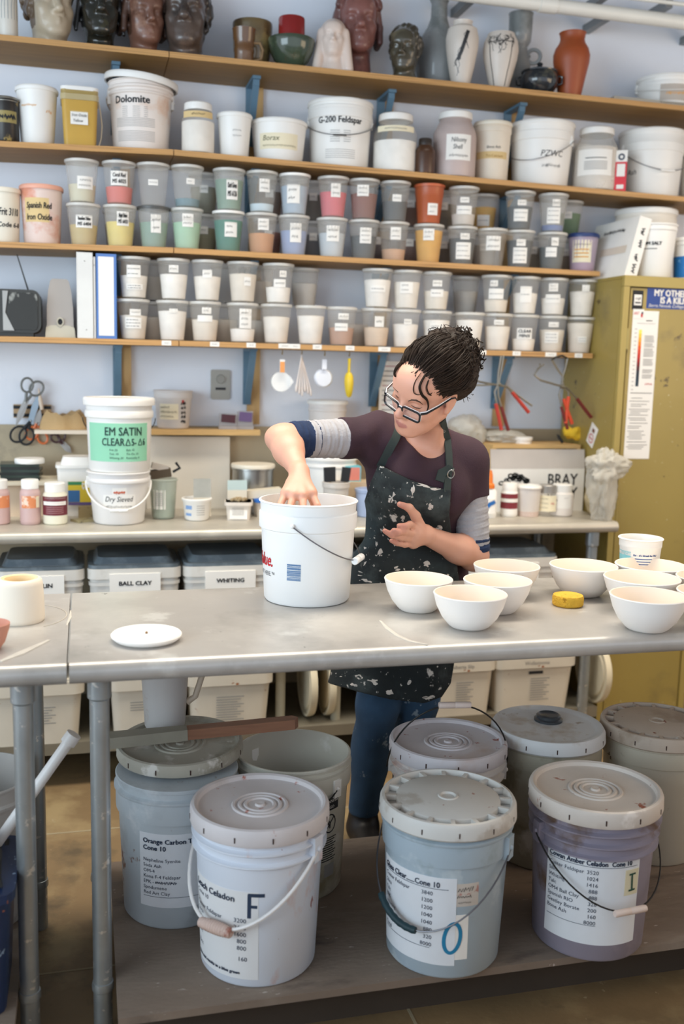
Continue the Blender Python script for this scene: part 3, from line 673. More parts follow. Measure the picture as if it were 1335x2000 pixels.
bail(I, .156, .285, -70, DARKWIRE, r=.0021, L=.215, grip=(pm('pinkish white grip', 'DCC9BE', .5), 'tube'), grip_len=.085, grip_r=.008, ax=.62)

kbody = pm('orange carbon bucket', 'BCC4C9', .45, var=.06, scale=3, spots=(('7A4A33', 13, .70, .04), ('A5ACB0', 5, .6, .1), ('D3D6D8', 8, .62, .1)))
K, krf = glaze_bucket('glaze_bucket', 'stained grey-white bucket with its lid ajar, behind the bucket marked F', .212, 2.372, face_cam(.212, 2.372), kbody, None, top='band')
def w_K(m, mp):
    T = lambda s, u, v, sz, **k: put_text(m, s, sz, (u, v), mp, 1, **k)
    T('Orange Carbon Trap', -.062, .226, .0165, bold=.0006); T('Cone 10', -.062, .208, .0165, bold=.0006)
    for i, (a, b) in enumerate((('Nepheline Syenite', '3200'), ('Soda Ash', '960'), ('OM-4', '1150'), ('Kona F-4 Feldspar', '1080'), ('EPK -', '640'), ('Spodumene', '1120'), ('Red Art Clay', '380'))):
        v = .178-i*.0142; T(a, -.062, v, .0125); T(b, .106, v, .0125, align='RIGHT')
    scribble(m, -.03, .02, .125, .008, mp, 1, wd=.003); put_bar(m, -.062, .106, .087, .001, mp, 1, 8)
wrap_label(K, krf, -.072, .115, .06, .25, w_K, pm('bluish white paper', 'DFE2E6', .8), BLUEINK, a0=-.16)
tl = thing('bucket_lid', 'dirty round lid resting ajar on the bucket beside the table leg, under the paddle', 'lid', (.224, 2.425, .546))
m = lid_mesh('rings', .158, .026); lo = m.build('lid_disc', [pm('grey slurry lid', 'A9A496', .6, var=.12, scale=5, spots=(('7F7966', 5, .5, .12), ('CFCBC2', 12, .64, .06))), slit], tl); tl.rotation_euler = (.03, -.035, .4)

Pn, prf = glaze_bucket('glaze_bucket', 'open white bucket with grey slip inside, behind the bucket marked F', .517, 2.425, face_cam(.517, 2.425), pm('slip coated bucket', 'C6C2B4', .5, var=.08, scale=3, spots=(('8E8468', 3.2, .54, .1), ('DAD7CE', 8, .62, .08))), None, top='open', open_=True)
m = M(); m.lathe([(.1355, .19), (.08, .187), (0, .186)], 40); m.build('slip', pm('grey slip', '7C7358', .35, var=.1), Pn)
def w_P(m, mp):
    put_bar(m, .075, .135, .258, .034, mp, 1, 8); put_text(m, 'WARNING', .012, (.080, .262), mp, 2, sx=.9); put_text(m, 'RIESGO', .011, (.082, .246), mp, 2)
    put_stroke(m, [(.105+.02*math.cos(a), .205+.024*math.sin(a)) for a in np.linspace(0, 2*PI, 28)], .0035, mp, 1); put_stroke(m, [(.091, .188), (.119, .222)], .0035, mp, 1); put_stroke(m, [(.105, .192), (.105, .212), (.098, .204)], .004, mp, 1)
    for q in range(11): put_bar(m, .08, .13-(q % 3)*.006, .166-q*.0062, .0028, mp, 1, 4)
    put_bar(m, .09, .125, .075, .035, mp, 3, 4)
wrap_text(Pn, prf, w_P, INK, name='warning_print', extra=(PAPER, GREYINK))
ears(Pn, .151, .30, WHITE, -.75); bail(Pn, .153, .30, -70, DARKWIRE, r=.002, L=.2, ax=-.75)

mbody = pm('rusty white bucket', 'D5D0CC', .45, var=.05, scale=3, spots=(('8A3B2C', 14, .68, .03), ('C3A79D', 6, .62, .08)), stretch=(1, 1, .45))
Md, mrf = glaze_bucket('glaze_bucket', 'white bucket with rusty drips and its wire handle raised, behind the O bucket', .93, 2.385, face_cam(.93, 2.385), mbody, pm('lilac grey lid', 'C4BEC0', .55, var=.07, scale=6, spots=(('B39D92', 4, .62, .14), ('8E4B40', 26, .7, .03))), 'rings', slit, 'ribs')
ears(Md, .152, .30, mbody, .0, 1.0); bail(Md, .160, .30, 72, DARKWIRE, r=.0022, L=.20, grip=(pm('pinkish white grip', 'DCC9BE', .5), 'tube'), grip_len=.085, grip_r=.0085, ax=.22)
Sp, srf = glaze_bucket('glaze_bucket', 'grey bucket with a black screw spout in its pale lid, under the table', 1.245, 2.435, face_cam(1.245, 2.435), pm('grey slip bucket', '9B9584', .5, var=.08, spots=(('C8C5BD', 6, .6, .08), ('77705C', 5, .6, .08))), pm('pale blue white lid', 'CBCBCA', .5, var=.05, scale=6, spots=(('8D7C66', 8, .66, .05), ('B4A99C', 5, .6, .08))), 'spout', slit, 'open')
m = M(); m.lathe([(.040, -.003), (.040, .003), (.034, .006), (.034, .013), (.029, .016), (.026, .013), (.020, .010), (0, .010)], 32); sp = m.build('spout_cap', pm('black spout cap', '3A3E42', .3), Sp, (.0, .045, .3735)); sp['label'] = 'black screw spout cap'
Sb, sbrf = glaze_bucket('glaze_bucket', 'tan dusted bucket at the right edge with Satin Black printed on it', 1.567, 2.40, face_cam(1.567, 2.40), pm('tan slip bucket', 'B8B09E', .5, var=.08, scale=3, spots=(('8C8268', 4, .58, .1), ('5D4B3A', 18, .72, .03))), lidtan2, 'tabs', slit, 'open')
def w_Sb(m, mp):
    put_text(m, 'Satin Black', .0195, (-.135, .235), mp, 1, bold=.0007); put_bar(m, -.135, -.03, .231, .001, mp, 1, 8)
    for i, s in enumerate(('Custer Feldspar', 'Nepheline Syenite', 'Kaolin', 'Talc', '', 'Black')): put_text(m, s, .0125, (-.135, .212-i*.0165), mp, 1)
wrap_label(Sb, sbrf, -.14, .0, .07, .255, w_Sb, pm('cream printed label', 'D3CCBB', .8), INK)

# white pitcher and paddle on the ajar lid
px = on_z(322, 1418, .553); t = thing('pitcher', 'tall white plastic pitcher standing on the ajar bucket lid', 'pitcher', (px[0], px[1], .556), face_cam(px[0], px[1]))
PR = pm('milky pitcher plastic', 'CFCCC9', .4, var=.04, spots=(('B9A99C', 8, .66, .06),)); rf = taper(.052, .066, .24)
m = M(); m.lathe([(0, .002), (.05, 0), (.052, .004), (.066, .24), (.068, .242), (.066, .244), (.063, .24), (.05, .01), (0, .008)], 40); m.build('pitcher_body', PR, t)
m = M(); m.tube([(.062, 0, .225), (.085, 0, .222), (.098, 0, .19), (.095, 0, .13), (.078, 0, .075), (.056, 0, .06)], [.009, .0085, .008, .008, .008, .009], 12); m.build('pitcher_handle', pm('cream pitcher handle', 'D8C9B4', .4), t)
A, B = on_z(214, 1446, .57), on_z(573, 1411, .585)
t = thing('stirring_paddle', 'long wooden stirring paddle lying across the ajar lid, grey clay on one end', 'paddle', tuple((A+B)/2))
d = (B-A)/2; half = Vector(d); ex = half.normalized(); ez = Vector((0, 0, 1)); ey = ez.cross(ex).normalized(); ez = ex.cross(ey)
def bar(m, s0, s1, w0, w1, th, mat=0):
    L_ = half.length; pts = [ex*(L_*s0)-ey*w0, ex*(L_*s1)-ey*w1, ex*(L_*s1+.012)+ey*0, ex*(L_*s1)+ey*w1, ex*(L_*s0)+ey*w0]
    if s1 < .99: pts.pop(2)
    n = len(pts); V = [p-ez*th for p in pts]+[p+ez*th for p in pts]; m.add(V, [(i, (i+1) % n, n+(i+1) % n, n+i) for i in range(n)]+[tuple(range(n))[::-1], tuple(range(n, 2*n))], mat, False)
m = M(); bar(m, -.18, 1.0, .017, .017, .013); m.build('paddle_handle', pm('brown wood', '8A6048', .6, var=.14, stretch=(3, 40, 40), scale=3), t)
m = M(); bar(m, -1.0, -.18, .024, .018, .014); m.build('paddle_blade', pm('clay coated wood', '8F8A7B', .7, var=.12, scale=12), t)

# things at the lower left edge
p = on_z(-12, 1505, .5); t = pail('tool_bucket', 'grey white bucket cut by the left edge behind the table leg', 'bucket', (p[0]-.05, 2.42, .14), 0, .12, .14, .36, pm('grey white bucket', 'B9B4AE', .5, spots=(('8D8578', 5, .6, .1),)), [(.86, .01, .008)], True)
t = thing('storage_tub', 'dark blue plastic tub splashed with paint at the left edge under the table', 'tub', (-.285, 2.11, .14)); 
tb = pm('dark blue tub plastic', '1C2F52', .45, var=.12, spots=(('8FA6BE', 26, .72, .02), ('B4683C', 18, .75, .02)))
m = M(); m.frustum((0, 0, 0), (.22, .22), (.25, .25), .27, .03); m.build('tub_body', tb, t)
m = M(); m.rbox((0, 0, .27), (.27, .27, .02), .03); m.build('tub_rim', tb, t)
m = M(); m.grid(lambda u, v: (-.11+.22*u, -.11+.22*v, .28+.085*math.sin(PI*u)*math.sin(PI*v)+.012*math.sin(9*u+4*v)), 16, 16); 
o = m.build('black_bag', pm('black plastic bag', '1D1C1E', .5, var=.1), loc=(-.285, 2.11, .14)); tag(o, 'black bag heaped on the dark blue tub at the left edge', 'bag')
A, B = on_y(66, 1545, 2.20), on_y(143, 1436, 2.20); t = thing('plastic_pipe', 'white plastic pipe with an end cap leaning beside the left table leg', 'pipe', tuple(A))
d = Vector(B-A); m = M(); m.tube([tuple(-d*1.7), tuple(d)], .0125, 16); m.build('pipe_tube', pm('white pvc', 'DCD8D4', .4, var=.04), t)
m = M(); m.tube([tuple(d*.86), tuple(d*1.02)], .0175, 16); m.build('end_cap', pm('white pvc', 'DCD8D4', .4), t)

# ------------------------------------------------------------------ square clay tubs under the back bench
tubw = pm('clay tub plastic', 'D8D4CC', .5, var=.05, spots=(('A9793F', 30, .80, .03), ('BDB5A6', 4, .6, .1)))
tubc = pm('creamy tub plastic', 'D9D0BF', .5, var=.06, spots=(('9A5B2E', 24, .77, .03), ('C4B69A', 3, .58, .12)))
lidk = pm('smoky tub lid', '5F6A72', .3, var=.1, scale=3, spots=(('8C979C', 3, .6, .1),))
def square_tub(label, x, y, z, wd, dp, h, text, mat, lidm, taper_=.9, group=None, lab=True, tsize=.02):
    t = thing('storage_tub', label, 'tub', (x, y, z), 0, group)
    m = M(); m.frustum((0, 0, 0), (wd*taper_, dp*taper_), (wd, dp), h, .03); 
    m.rbox((0, 0, h-.02), (wd+.012, dp+.012, .035), .032); m.rbox((0, 0, h-.055), (wd+.004, dp+.004, .012), .03)
    m.build('tub_body', mat, t)
    m = M(); m.rbox((0, 0, h+.004), (wd+.004, dp+.004, .012), .032); m.frustum((0, 0, h+.01), (wd-.03, dp-.03), (wd-.06, dp-.06), .022, .03); m.build('lid', lidm, t)
    if lab:
        m = M(); lw = wd*.56; th_ = math.atan2(dp*(1-taper_)/2, h); ev = Vector((0, -math.sin(th_), math.cos(th_)))
        o = Vector((-lw/2, -dp/2-.008, h-.125)); m.box((0, -dp/2-.005, h-.058), (lw, .010, .078), 0); mp = flat_map((0, -dp/2-.010, h-.095), (1, 0, 0), (0, 0, 1), .0008)
        put_text(m, text, tsize, (0, .036), mp, 1, bold=.0009, align='CENTER', sx=1.12)
        m.build('label', [PAPER, INK], t)
    return t
zt = .457
for (l, r, txt, lab) in ((-12, 165, 'KAOLIN', 'white square tub lettered KAOLIN with a smoky lid under the bench'), (170, 355, 'BALL CLAY', 'white square tub lettered BALL CLAY with a smoky lid under the bench'), (358, 540, 'WHITING', 'white square tub lettered WHITING with a smoky lid under the bench'),
                         (545, 722, '', 'white square tub under the bench behind the white bucket'), (728, 905, '', 'white square tub under the bench behind the woman'), (910, 1092, '', 'smoky lidded tub under the bench right of the woman')):
    a, b = on_y(l, 1100, YB+.02), on_y(r, 1100, YB+.02); wd = b[0]-a[0]-.012
    square_tub(lab, (a[0]+b[0])/2, YB+.02+.155, zt, wd, .30, .33, txt, tubw, lidk, .93, 'square clay tubs on the middle shelf')
for (l, r, lab, mt, top) in ((-30, 160, 'paint-flecked cream tub on the bottom bench shelf at the left edge', 0, .37), (215, 360, 'cream tub with a small printed label behind the white pitcher', 1, .37), (368, 530, 'cream tub with a block of printed text on the bottom bench shelf', 2, .37), (735, 775, 'cream tub showing between the woman\'s legs', 3, .37), (835, 965, 'cream tub on the bottom bench shelf beside the apron', 4, .36), (968, 1120, 'rust-streaked cream tub lettered Wollastonite on the bottom bench shelf', 5, .36)):
    a, b = on_y(l, 1340, YB+.03), on_y(r, 1340, YB+.03); wd = max(b[0]-a[0], .1); x = (a[0]+b[0])/2; dp = .3; h = .215
    t = thing('storage_tub', lab, 'tub', (x, YB+.03+dp/2, .167), 0, 'cream tubs on the bottom shelf')
    m = M(); m.frustum((0, 0, 0), (wd*.9, dp*.92), (wd, dp), h, .03); m.rbox((0, 0, h-.012), (wd+.016, dp+.016, .045), .034); m.build('tub_body', tubc, t)
    m = M(); m.rbox((0, 0, h+.012), (wd+.006, dp+.006, .01), .03); m.build('lid', tubc, t)
    m = M(); n0 = len(m.v); mp = flat_map((0, -dp/2+.008, 0), (1, 0, 0), (0, -.02, 1), .004)
    if mt in (0, 2, 1, 4, 5):
        u0 = {0: .02, 1: -.06, 2: -.05, 4: -.02, 5: -.02}[mt]
        for q in range({0: 7, 1: 4, 2: 11, 4: 9, 5: 10}[mt]): put_bar(m, u0, u0+{0: .05, 1: .09, 2: .1, 4: .07, 5: .08}[mt]-(q % 3)*.012, .135-q*.0095, .0034, mp, 0, 2)
    if mt == 5: put_text(m, 'Wollastonite', .02, (0, h-.02), flat_map((0, -dp/2-.008, 0), (1, 0, 0), (0, 0, 1), .001), 0, align='CENTER'); put_bar(m, -.03, .03, .16, .012, mp, 1, 1)
    if mt == 4: put_text(m, 'Nebraska Slip' if False else 'Alberta Slip', .02, (0, h-.02), flat_map((0, -dp/2-.008, 0), (1, 0, 0), (0, 0, 1), .001), 0, align='CENTER')
    if mt == 3: put_stroke(m, [(-.01, .06), (.02, .06), (.02, .11), (-.01, .11), (-.01, .06)], .003, mp, 0)
    m.build('printed_text', [GREYINK, INK], t)
# round lids and pipes standing between the tubs
for i, (pxl, pyc, r, lab) in enumerate(((592, 1385, .13, 'round cream lid standing on edge beside the cream tubs, left one'), (628, 1392, .125, 'round cream lid standing on edge beside the cream tubs, right one'), (1150, 1345, .13, 'round cream lid standing on edge beside the locker'))):
    p = on_y(pxl, pyc, 3.56 if i < 2 else 3.5); t = thing('bucket_lid', lab, 'lid', (p[0], p[1], .167+r+.003), 0, 'round lids standing on the bottom shelf')
    m = M(); R_ = Matrix.Rotation(PI/2, 3, 'Y'); m.lathe([(0, 0), (r-.03, 0), (r-.026, .008), (r-.012, .008), (r-.009, .0), (r, .0), (r+.002, .012), (r-.002, .026), (r-.012, .028), (0, .024)], 40, tilt=R_); m.build('lid_disc', pm('cream lid', 'DCD0B4', .5, var=.06), t)
for i, (px_, lab) in enumerate(((547, 'grey plastic pipe standing among the tubs under the bench, left one'), (655, 'grey plastic pipe standing among the tubs under the bench, beside the apron'))):
    p = on_y(px_, 1370, 3.5); m = M(); m.lathe([(0, 0), (.018, 0), (.018, .27), (.014, .27), (.014, .01), (0, .01)], 20)
    tag(m.build('short_pipe', pm('grey plastic pipe', 'A39C88', .5, var=.1), loc=(p[0], p[1], .167)), lab, 'pipe', 'pipes standing under the bench')
# ------------------------------------------------------------------ things on the wall shelves
def fit(l, r, top, k, inset=.012, below=True):
    """x, y, floor height, width and height of a round thing on shelf k from what the photo shows of it"""
    w_ = .12
    for _ in range(4):
        y = YS+inset+w_/2; a, b = on_y(l, top+20, y), on_y(r, top+20, y); w_ = (b[0]-a[0])*.975
    x = (a[0]+b[0])/2; z = zs(k, x); h = on_y((l+r)/2, top, y-w_/2 if below else y)[2]-z
    return x, y, z, w_, h
SMALL = {}
def shared(key, make, mats):
    if key not in SMALL:
        o = make().build(key, mats); me = o.data; bpy.data.objects.remove(o); SMALL[key] = me
    return SMALL[key]
def inst(name, me, parent, loc=(0, 0, 0)):
    o = bpy.data.objects.new(name, me); COL.objects.link(o); o.parent = parent; o.location = loc; return o
DR0, DR1, DH = .0425, .0565, .141
drf = taper(DR0, DR1, DH)
def cup_mesh(): 
    m = M(); m.lathe([(0, .003), (.034, .003), (.036, 0), (DR0-.001, .0005), (DR0, .003), (drf(.095), .095), (drf(.095)+.0012, .097), (DR1-.001, DH-.008), (DR1+.0015, DH-.006), (DR1+.002, DH)], 28); return m
def lidm_(): 
    m = M(); m.lathe([(DR1-.001, -.008), (DR1+.0025, -.0075), (DR1+.003, .001), (DR1+.001, .0022), (DR1-.003, .002), (DR1-.005, -.002), (0, -.002)], 28); return m
def fillm(fr):
    def mk():
        h = fr*DH; m = M(); m.lathe([(0, .0035), (DR0-.003, .0035), (DR0-.0016, .005), (drf(h)-.0017, h), (drf(h)*.6, h+.003), (0, h+.001)], 28); return m
    return mk
def deli(label, x, y, z, powder_col=None, fill=.5, kind='clear', labels=(), lid='f', group=None, rz=None, bodycol=None):
    if label.startswith('terracotta'): bodycol = pm('terracotta deli plastic', 'BC6038', .35, alpha=.85)
    t = thing('deli_cup', label, 'cup', (x, y, z), face_cam(x, y) if rz is None else rz, group)
    mat = bodycol or {'clear': CLEAR, 'cloudy': CLOUDY}[kind]
    inst('cup_body', shared('deli_cup_body '+mat.name, cup_mesh, mat), t)
    if lid: inst('lid', shared('deli_lid'+lid, lidm_, {'f': LIDP, 'w': WHITE, 'b': pm('dark blue lid', '23386A', .4), 'g': pm('dark grey lid', '4A4A48', .4), 'r': pm('orange red lid', 'C0623C', .4)}[lid]), t, (0, 0, DH))
    if powder_col: inst('powder', shared(f'powder {powder_col} {fill}', fillm(fill), powder(powder_col)), t)
    for (u, v0, v1, wd, txt) in labels:
        def wr(m, mp, u=u, v0=v0, v1=v1, wd=wd, txt=txt):
            if isinstance(txt, (list, tuple)):
                n = len(txt); hh = (v1-v0)*DH/(n+.35)
                for i, s in enumerate(txt): put_text(m, s, hh*.92, (u, v1*DH-hh*(i+.95)), mp, 1, shear=.12, align='CENTER', sx=min(1.05, wd*1.75/(len(s)*hh+.001)), bold=.0004)
            else:
                rr = random.Random(int((x+z+u)*1e4)); n = int(abs(txt))
                for i in range(n):
                    v = v1*DH-(i+.7)*(v1-v0)*DH/(n+.4)
                    if txt < 0:
                        a_ = u-wd*.42
                        while a_ < u+wd*.3: b_ = a_+rr.uniform(.004, .012); put_bar(m, a_, min(b_, u+wd*.42), v, .0016, mp, 1, 2); a_ = b_+.0022
                    else: scribble(m, u-wd*rr.uniform(.3, .4), u+wd*rr.uniform(.1, .4), v, (v1-v0)*DH/(n+1)*.55, mp, 1, rr)
        wrap_label(t, drf, u-wd/2, u+wd/2, v0*DH, v1*DH, wr, PAPER, INK)
    return t
YF, YK = YS+.0665, YS+.196
ordn = ['first', 'second', 'third', 'fourth', 'fifth', 'sixth', 'seventh', 'eighth', 'ninth', 'tenth', 'eleventh', 'twelfth', 'thirteenth', 'fourteenth', 'fifteenth', 'sixteenth']
def lab(t, u=.006, v0=.42, v1=.78, w_=.056): return (u, v0, v1, w_, t)
STK = [  # (left px, right px, rim py, level, powder, fill, kind, labels, lid, look)
 (127, 193, 313, 'U', 'D8D0B0', .42, 'cloudy', [lab(2, .012, .3, .6)], 'f', 'cloudy deli cup of pale olive powder', 1),
 (131, 195, 393, 'L', 'C9AE5C', .5, 'cloudy', [lab(['Vanadium Yellow', 'MS 6404'], .002, .42, .72, .058)], 'f', 'deli cup of mustard powder labelled Vanadium Yellow', 1),
 (200, 265, 315, 'U', 'D66A62', .40, 'clear', [lab(['Coral Red', 'MS 6025'], .0, .42, .76, .06)], 'f', 'deli cup of coral powder labelled Coral Red', 2),
 (202, 267, 395, 'L', 'EAD35A', .6, 'cloudy', [lab(['Bright Yellow', 'MS 6433'], .010, .5, .84, .042)], 'f', 'deli cup of bright yellow powder', 2),
 (268, 330, 333, 'U', None, 0, 'clear', [lab(1, .0, .46, .6, .034)], 'f', 'nearly empty dusty deli cup', 3),
 (270, 330, 398, 'L', '6E9A86', .62, 'cloudy', [lab(2, .008, .36, .8, .036)], 'g', 'deli cup of grey-green powder', 3),
 (333, 398, 322, 'U', '5F8490', .2, 'clear', [lab(1, .012, .54, .68, .03)], 'f', 'clear deli cup with a little slate-blue powder', 4),
 (332, 397, 402, 'L', 'A4D3AE', .66, 'cloudy', [lab(2, .004, .54, .86, .04)], 'f', 'deli cup of mint green powder', 4),
 (416, 478, 330, 'U', '5E8F76', .74, 'cloudy', [lab(['Dark Green', 'MS 6126'], .012, .24, .72, .042)], 'f', 'deli cup of green powder labelled Dark Green', 5),
 (413, 478, 409, 'L', '1F7C6C', .78, 'clear', [lab(2, .010, .36, .72, .046)], 'w', 'white-lidded deli cup of deep teal powder', 5),
 (480, 542, 337, 'U', 'C3D3DC', .2, 'clear', [lab(2, .010, .48, .8, .038)], 'f', 'clear deli cup of pale blue powder', 6),
 (480, 540, 415, 'L', 'C78E5E', .5, 'clear', [lab(2, .008, .58, .86, .04)], 'f', 'deli cup of tan orange powder', 6),
 (544, 605, 345, 'U', 'A8BCD0', .7, 'cloudy', [lab(2, -.004, .26, .72, .048)], 'w', 'white-lidded deli cup of pale grey-blue powder', 7),
 (544, 602, 421, 'L', '8DA3CF', .62, 'cloudy', [lab(2, .008, .32, .8, .042)], 'f', 'deli cup of lavender blue powder', 7),
 (620, 680, 350, 'U', 'D4626E', .62, 'clear', [lab(2, .010, .48, .82, .036)], 'f', 'deli cup of rose pink powder', 8),
 (618, 677, 428, 'L', 'CBD3DA', .62, 'cloudy', [lab(2, .004, .4, .8, .048)], 'f', 'deli cup of pale grey powder', 8),
 (680, 740, 353, 'U', '7A3F38', .64, 'clear', [lab(2, -.004, .56, .84, .044)], 'f', 'deli cup of dark red-brown powder', 9),
 (681, 738, 430, 'L', '39434C', .6, 'clear', [lab(3, .008, .4, .8, .044)], 'f', 'deli cup of charcoal powder', 9),
 (740, 801, 360, 'U', '3B444C', .5, 'clear', [lab(1, .008, .48, .66, .034)], 'f', 'deli cup half full of slate powder', 10),
 (738, 798, 435, 'L', 'C79B78', .3, 'clear', [lab(2, .008, .54, .86, .04)], 'f', 'deli cup with a little peach powder', 10),
 (808, 866, 368, 'U', 'B4562F', .9, 'clear', [lab(2, .016, .2, .5, .04)], 'r', 'terracotta orange deli cup', 11),
 (807, 865, 440, 'L', 'DDA32E', .85, 'clear', [lab(2, .0, .58, .88, .042)], 'f', 'deli cup full of golden yellow powder', 11),
 (876, 933, 368, 'U', 'CFC6BC', .3, 'clear', [lab(1, .004, .58, .72, .034), lab(-1, .004, .28, .5, .06)], 'f', 'clear deli cup of beige powder', 12),
 (872, 930, 443, 'L', '39424A', .7, 'clear', [lab(1, .012, .66, .82, .036), lab(-3, .008, .14, .58, .06)], 'f', 'deli cup of dark blue-grey powder', 12),
 (932, 988, 445, 'L', None, 0, 'clear', [lab(2, .006, .42, .8, .058)], 'f', 'empty clear deli cup with one cream label', 13),
 (985, 1043, 377, 'U', '3D4A54', .6, 'clear', [lab(1, .008, .62, .76, .034), lab(-2, .006, .2, .52, .056)], 'f', 'deli cup of dark slate powder', 14),
 (985, 1042, 450, 'L', '34414C', .74, 'clear', [lab(1, .006, .58, .76, .036), lab(-3, .004, .12, .54, .056)], 'f', 'deli cup of blue-black powder', 14),
 (1050, 1107, 384, 'U', '2C5FA8', .16, 'cloudy', [lab(-1, .012, .66, .84, .03), lab(-3, .004, .2, .62, .052)], 'f', 'white deli cup with blue print', 15),
 (1048, 1105, 453, 'L', '39474F', .62, 'clear', [lab(1, .012, .64, .86, .028), lab(-1, -.002, .34, .6, .044)], 'f', 'deli cup of grey-black powder', 15),
]
ZROW = {}
for (l, r, top, lev, pc, fi, kd, ls, lid, look, si) in STK:
    x = on_y((l+r)/2, top+40, YF)[0]; z = zs(3, x) + (.1478 if lev == 'U' else 0)+.0002
    pos = 'lone in' if si == 13 else ('upper in' if lev == 'U' else 'lower in')
    deli(f'{look}, {pos} {ordn[si-1]} glaze stack from left', x, YF, z, pc, fi, kd, ls, lid, 'coloured glaze cups on the third shelf')
back3 = [(398, 'L', '8E8B6A', 'olive'), (398, 'U', '8B8A78', 'khaki'), (232, 'L', '7A6348', 'brown'), (526, 'U', '6B5040', 'rust brown'), (524, 'L', '7C3A35', 'dark red'), (612, 'L', '59606C', 'slate'), (612, 'U', '6E6A60', 'grey'), (737, 'L', '4C4450', 'plum grey'), (801, 'L', '5C2F28', 'maroon'), (803, 'U', '6C4434', 'brick brown'), (868, 'U', '57503E', 'dark olive'), (868, 'L', '4A3A30', 'dark brown'), (946, 'L', 'C9C2B8', 'pale grey'), (946, 'U', 'D2A02C', 'bright yellow'), (1044, 'L', '8C8474', 'grey-brown'), (1112, 'U', '4F7A48', 'grass green'), (1108, 'L', '8B7E70', 'taupe')]
for (pc_, lev, col, nm) in back3:
    x = on_y(pc_, 440 if lev == 'L' else 370, YK)[0]; z = zs(3, x)+(.1478 if lev == 'U' else 0)+.0002
    near = min(STK, key=lambda s: abs((s[0]+s[1])/2-pc_)+(0 if s[3] == lev else 500))
    deli(f'deli cup of {nm} powder behind {ordn[near[10]-1]} glaze stack from left, {"upper" if lev == "U" else "lower"} tier', x, YK, z, col, .66, 'clear', [lab(1, .0, .5, .7, .03)] if nm != 'bright yellow' else [lab(-1, .0, .14, .44, .05)], 'f', 'coloured glaze cups in the back row')
# tubs at the left end and the blue-lidded cup at the right end of that shelf
def tub(name, label, l, r, top, k, mat, ratio=.86, lid='plain', lidmat=None, ribs=(), rim=.004, writer=None, lab_=None, ink=INK, a0=0., group=None, part='tub_body', extra=(), inset=.012, paper=PAPER, lover=.004):
    x, y, z, w_, h = fit(l, r, top, k, inset); r1 = w_/2-lover; hb = h-(.008 if lid else 0)
    t = pail(name, label, 'tub', (x, y, z), face_cam(x, y), r1*ratio, r1, hb, mat, ribs, not lid, group=group, rim=rim, part=part, seg=44)
    if lid: put_lid(t, lid, r1+lover, hb+.0065, lidmat or mat, None, .014, slit=False)
    rf = taper(r1*ratio, r1, hb)
    if lab_: wrap_label(t, rf, *[lab_[0]*r1, lab_[1]*r1, lab_[2]*hb, lab_[3]*hb], (lambda m, mp: writer(m, mp, r1, hb)) if writer else None, paper, ink, a0, extra=extra)
    elif writer: wrap_text(t, rf, lambda m, mp: writer(m, mp, r1, hb), ink, a0, extra=extra)
    return t, rf, r1, hb
def lines(*ls, fit_=1.5, top=.8, step=.2, sh=.12, bold=.0006):
    def wr(m, mp, r, h):
        for i, (s, sz) in enumerate(ls): put_text(m, s, sz*h, (0, h*(top-step*i)), mp, 1, shear=sh, align='CENTER', bold=bold, sx=min(1.1, fit_*r/(len(s)*sz*h*.55)))
    return wr
G2 = 'large tubs and jars on the second shelf'
tub('storage_tub', 'cream tub lettered Frit 3110 at the left end of the coloured glaze shelf', -30, 43, 364, 3, CREAM, .88, 'plain', CREAM, writer=lines(('Frit 3110', .2), ('Code 6-0', .13), top=.52, step=.22, fit_=1.7), a0=.35)
tub('storage_tub', 'pink-stained tub lettered Spanish Red Iron Oxide beside the first glaze stack', 36, 125, 358, 3, pm('iron stained plastic', 'E6CFC4', .5, spots=(('D68F74', 5, .56, .1), ('E8E0D8', 9, .62, .06))), .86, 'plain', pm('iron pink lid', 'DFA38C', .5, var=.1), writer=lines(('Spanish Red', .15), ('Iron Oxide', .15), top=.62, step=.2, fit_=1.55), lab_=(-.75, .5, .38, .80), paper=TANPAPER, a0=-.15)
t, rf, r1, hb = tub('deli_cup', 'pink cup with a dark blue lid at the right end of the coloured glaze shelf', 1110, 1167, 453, 3, pm('lilac cup plastic', 'CDB9C9', .35, alpha=.7), .8, 'plain', pm('dark blue lid', '23386A', .4), part='cup_body', lab_=(-.75, .6, .25, .86), writer=lambda m, mp, r, h: [scribble(m, -.6*r+.0, .5*r, h*.74, h*.05, mp, 1)]+[put_bar(m, -.6*r, .4*r, h*(.6-.1*i), .004, mp, 2, 4) for i in range(3)], paper=CREAMPAPER, extra=(ORANGEINK,))
m = M(); m.lathe([(0, .003), (rf(.004)-.002, .003), (rf(hb*.25)-.002, hb*.25), (0, hb*.26)], 28); m.build('powder', powder('B87F95'), t)

# second shelf
blackcan = pm('black tin', '2A2622', .35, metal=.3, var=.15, spots=(('A38B4E', 16, .66, .05),))
tub('paint_can', 'black and gold tin at the left end of the second shelf', -16, 38, 186, 2, blackcan, 1.0, 'plain', pm('grey tin lid', '8A877F', .4, metal=.7), part='can_body', lover=.001, lab_=(-.9, .9, .45, .72), writer=lambda m, mp, r, h: [scribble(m, -.7*r, .7*r, h*.58, h*.12, mp, 1, wd=.006)], paper=pm('gold foil print', '9A8A52', .4), group=G2)
tub('storage_tub', 'tall white tub with orange marker writing on the second shelf', 28, 115, 163, 2, WHITE, .80, 'plain', WHITE, writer=lambda m, mp, r, h: [scribble(m, -.85*r, -.05*r, h*.68, h*.05, mp, 1, wd=.0025), scribble(m, .45*r, .8*r, h*.6, h*.08, mp, 1, wd=.0025)], ink=ORANGEINK, group=G2)
